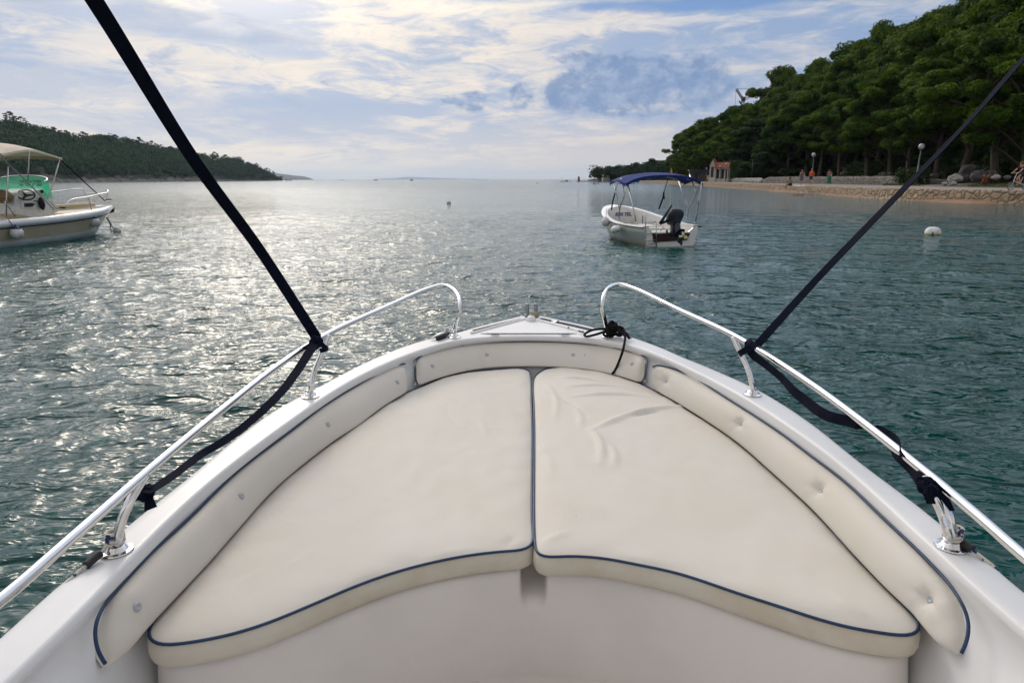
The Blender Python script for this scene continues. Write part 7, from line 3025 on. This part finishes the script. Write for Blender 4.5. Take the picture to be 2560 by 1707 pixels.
# ------------------------------------------------------------------ headland on the left
def ridge(name, tab, y_of, depth, z_drop, m_, ncol, nrow, prof=None, zbase=-.6, extend=1.0):
    """tab: (px, skyline py); y_of(px): distance of the shore"""
    rows = []
    px0, px1 = tab[0][0], tab[-1][0]
    cols = np.linspace(px0, px1, ncol)
    for k in range(nrow + 1):
        t = k / nrow
        row = []
        for px in cols:
            sky_ = np.interp(px, [a for a, b in tab], [b for a, b in tab])
            Ys = y_of(px)
            dp = depth(px)
            Yr = Ys + dp
            q = PD(px, sky_, Yr)
            zr = max(.3, q.z - z_drop(px))
            Y = Ys + dp * t * (1.0)
            d = ray(px, 450)
            x = d.x / d.y * Y
            if t <= 1:
                z = zr * (t ** .75)
            z += (1.2 + zr * .03) * noise.noise(Vector((x * .02, Y * .02, 3))) * min(1, t * 4)
            if k == 0:
                z = zbase
            row.append((x, Y, z))
        rows.append(row)
    # far side falls back to the water
    last = rows[-1]
    rows.append([(x * 1.25, y * 1.25, z * .55) for (x, y, z) in last])
    rows.append([(x * 1.5, y * 1.5, zbase) for (x, y, z) in last])
    o = recalc(MB().loft(rows).build(name, m_))
    return o, rows, cols


HT = [(-1500, 449), (-1250, 400), (-900, 300), (-600, 245), (-420, 235), (-250, 240), (-100, 262), (0, 281), (27, 291), (65, 301), (136, 322), (204, 336), (289, 342), (347, 350), (391, 361), (432, 370), (510, 386), (595, 397), (640, 409), (667, 424), (694, 441), (704, 449.4)]
def hy_of(px):
    return float(np.interp(px, [-420, 0, 122, 300, 510, 640, 704], [340, 480, 530, 640, 850, 1040, 1150]))
M['hill'] = mat('hill_soil', (0.030, 0.040, 0.020), .95, var=.4, vscale=.05)
M['shore'] = mat('shore_rock', (0.19, 0.165, 0.145), .95, col2=(.07, .065, .06), vscale=.12, bump=.8, bscale=.5, bdist=1.5)
ho, hrows, hcols = ridge('headland', HT, hy_of, lambda px: float(np.interp(px, [-420, 0, 500, 704], [190, 170, 110, 30])), lambda px: 5.5 + 0 * px, M['hill'], 230, 22)
tag(ho, kind='structure')
# bare rock at its foot
mb = MB()
rr_ = []
for (o_, zf_) in ((-7, -1.0), (-4, .4), (-1, 1.4), (3, 2.8), (8, 4.8), (14, 5.5)):
    row = []
    for i, (x, y, z) in enumerate(hrows[0]):
        s = 1 + o_ / y
        j = noise.noise(Vector((x * .06, y * .06, o_ * .3)))
        sc_ = min(1.0, .35 + (704 - hcols[i]) / 300)
        row.append((x * s, y * s, zf_ * (1 + .6 * j) * (sc_ if zf_ > 0 else 1)))
    rr_.append(row)
mb.loft(rr_)
o = recalc(mb.build('shore_rocks', M['shore'], smooth=False))
tag(o, kind='structure')


def forest_mass(name, spots, label, m_, nq=26, size=1.0, seed=5):
    rs = random.Random(seed)
    cl = []
    for (x, y, z, h) in spots:
        for k in range(3):
            cl.append(((x + rs.uniform(-.28, .28) * h, y + rs.uniform(-.2, .2) * h, z + h * rs.uniform(.45, .85)), h * rs.uniform(.26, .42)))
    me = tuft_mesh(name, cl, nq, size, seed, m_, flat=.75, up=.4)
    o = bpy.data.objects.new(name, me)
    COL.objects.link(o)
    tag(o, label, 'woodland', kind='stuff')
    return o


rs_ = random.Random(8)
spots = []
for _ in range(6800):
    i = rs_.uniform(0, len(hcols) - 1.01)
    k = rs_.uniform(1.2, 22)
    i0, k0 = int(i), min(21, int(k))
    a = Vector(hrows[k0][i0])
    b = Vector(hrows[k0 + 1][i0 + 1])
    p = a.lerp(b, rs_.random())
    if p.z < 3 and rs_.random() < .6:
        continue
    h_ = rs_.uniform(5.0, 9.0) * (1 if hcols[i0] < 600 else .8)
    if p.y < 560:
        h_ *= .85
    spots.append((p.x, p.y, p.z - .8, h_))
forest_mass('woodland', spots, 'dense dark wood covering the left headland', M['hillg'], nq=3.4, size=.78)
USED2 = ['behind the beige canopy', 'right of the beige canopy', 'over the bow of the beige-sided boat', 'left of the tree with the see-through stem', 'with daylight under its crown', 'before the dip of the skyline', 'beside the wide strap, left',
         'behind the wide strap', 'just right of the wide strap', 'on the falling part of the ridge', 'near the tip, upper', 'near the tip, lower', 'last on the tip of the headland']
sky_t = [(20, 279, 12), (52, 292, 10), (134, 318, 13), (166, 326, 10), (205, 330, 12), (262, 339, 11), (285, 337, 13), (318, 346, 10), (345, 343, 13), (378, 352, 11), (425, 366, 11), (465, 378, 10), (535, 380, 12), (562, 387, 11), (597, 392, 11), (640, 408, 10), (668, 420, 11), (682, 428, 9)]
for i, (px, py, h_) in enumerate(sky_t):
    Y = hy_of(px) + float(np.interp(px, [-420, 0, 500, 704], [190, 170, 110, 30])) * .97
    tp_ = PD(px, py, Y)
    ph = USED2[min(len(USED2) - 1, int(i * len(USED2) / len(sky_t)))]
    lb = 'umbrella pine on the left headland ridge ' + ph if i % 2 == 0 else 'broad round tree on the left headland ridge ' + ph
    if lb in USED:
        lb = lb.replace('on the', 'on top of the')
    USED.add(lb)
    plant_pine(tp_.x, tp_.y, tp_.z - h_, h_, i, lb, 'trees standing out on the left ridge', bank=FARP, wide=1.35, name='umbrella_pine')

# low wooded point on the right, far off
PT = [(1470, 449.6), (1478, 447), (1490, 446), (1560, 444), (1620, 438), (1700, 430), (1790, 425)]
po_, prows, pcols = ridge('far_point', PT, lambda px: 430 - (px - 1470) * .42, lambda px: 80, lambda px: 0, M['hill'], 50, 8)
tag(po_, kind='structure')
PTS = [(1478, 440), (1486, 428), (1500, 423), (1515, 431), (1523, 433), (1536, 421), (1548, 416), (1556, 424), (1570, 416), (1590, 409), (1603, 409), (1620, 402), (1633, 399), (1650, 397), (1672, 396)]
spots = []
for _ in range(420):
    px = rs_.uniform(1492, 1760)
    if 1508 < px < 1519:
        continue
    Y = 430 - (px - 1470) * .42 + rs_.uniform(4, 60)
    sky_ = np.interp(px, [a for a, b in PTS], [b for a, b in PTS]) + rs_.uniform(2, 16)
    q = PD(px, sky_, Y)
    h_ = rs_.uniform(5.5, 9)
    spots.append((q.x, q.y, max(.5, q.z - h_), h_))
forest_mass('woodland', spots, 'far wood on the low point behind the blue canopy', M['hillg'], nq=7, size=.5, seed=9)
for i, (px, py, h_, lb) in enumerate([(1486, 426, 7, 'round tree at the very end of the far point, beside the beacon'), (1502, 423.5, 7.5, 'round tree left of the far villa'), (1541, 415, 9, 'domed tree just right of the far villa'),
                                      (1571, 414, 9, 'broad tree on the far point above the left canopy corner'), (1593, 407, 10, 'high tree on the far point above the canopy'), (1632, 397, 11, 'highest tree on the far point above the canopy crest')]):
    q = PD(px, py, 415 - (px - 1470) * .4)
    plant_pine(q.x, q.y, q.z - h_, h_, i, lb, 'trees of the far point', bank=FARP, wide=1.3, name='round_tree')
vq = PD(1514, 449, 415)
V_ = empty('villa', (vq.x, vq.y, .3), .1)
V_.scale = (.8, .8, .82)
tag(V_, 'far villa with a low hipped roof among the trees of the point', 'building')
MB().box((0, 0, 2.2), (5.0, 4.5, 4.4)).build('wall', M['plaster'], V_, smooth=False)
mb = MB()
mb.add([(-2.9, -2.6, 4.3), (2.9, -2.6, 4.3), (2.9, 2.6, 4.3), (-2.9, 2.6, 4.3), (-.9, 0, 5.4), (.9, 0, 5.4)], [(0, 1, 5, 4), (1, 2, 5), (2, 3, 4, 5), (3, 0, 4), (0, 3, 2, 1)])
mb.build('roof', M['tile'], V_, smooth=False)
for x in (-1.5, 0, 1.5):
    MB().box((x, -2.27, 2.9), (.7, .06, 1.1)).build('window', M['dark'], V_, smooth=False)
MB().tube([(1.6, 1, 5), (1.6, 1, 7.6)], .07, 4).build('antenna', M['poleg'], V_)

# islands in the distance
M['isle'] = mat('far_island', (0.055, 0.075, 0.06), .95, var=.3, vscale=.002)
def island(tab, Y, label, thick):
    rows = []
    cols = np.linspace(tab[0][0], tab[-1][0], 60)
    for (t, f_) in ((0, 0), (.15, .35), (.5, .8), (1, 1.0), (1.6, .5), (2.2, 0)):
        row = []
        for px in cols:
            sky_ = np.interp(px, [a for a, b in tab], [b for a, b in tab])
            Yd = Y + thick * t
            q = PD(px, sky_, Y + thick)
            d = ray(px, 450)
            row.append((d.x / d.y * Yd, Yd, max(-2, q.z * f_ * (1 + .04 * noise.noise(Vector((px * .05, t * 3, 0)))) - (4 if f_ == 0 else 0))))
        rows.append(row)
    o = recalc(MB().loft(rows).build('hills', M['isle']))
    tag(o, kind='structure')
island([(600, 420), (660, 428), (690, 433), (715, 436), (745, 440), (762, 441.5), (772, 444), (785, 449.6)], 6500, '', 700)
island([(930, 449.2), (960, 446.5), (985, 446), (1005, 443.5), (1020, 442.5), (1045, 443.2), (1080, 444.5), (1120, 446), (1180, 447), (1260, 448.6)], 24500, '', 1500)

# ------------------------------------------------------------------ the air
def haze():
    x0, x1, y0, y1, z0, z1 = -12000, 12000, -300, 27500, -8, 330
    mb = MB()
    mb.add([(x0, y0, z0), (x1, y0, z0), (x1, y1, z0), (x0, y1, z0), (x0, y0, z1), (x1, y0, z1), (x1, y1, z1), (x0, y1, z1)], [(3, 2, 1, 0), (4, 5, 6, 7), (0, 1, 5, 4), (1, 2, 6, 5), (2, 3, 7, 6), (3, 0, 4, 7)])
    m_ = bpy.data.materials.new('haze_air')
    m_.use_nodes = True
    t_ = m_.node_tree
    t_.nodes.clear()
    v = t_.nodes.new('ShaderNodeVolumePrincipled')
    v.inputs['Color'].default_value = (.66, .82, 1.0, 1)
    v.inputs['Density'].default_value = 0.000045
    v.inputs['Anisotropy'].default_value = 0.5
    o_ = t_.nodes.new('ShaderNodeOutputMaterial')
    t_.links.new(v.outputs[0], o_.inputs['Volume'])
    o = mb.build('haze', m_, smooth=False)
    tag(o, 'thin bluish air over the whole bay', 'haze', kind='stuff')
haze()
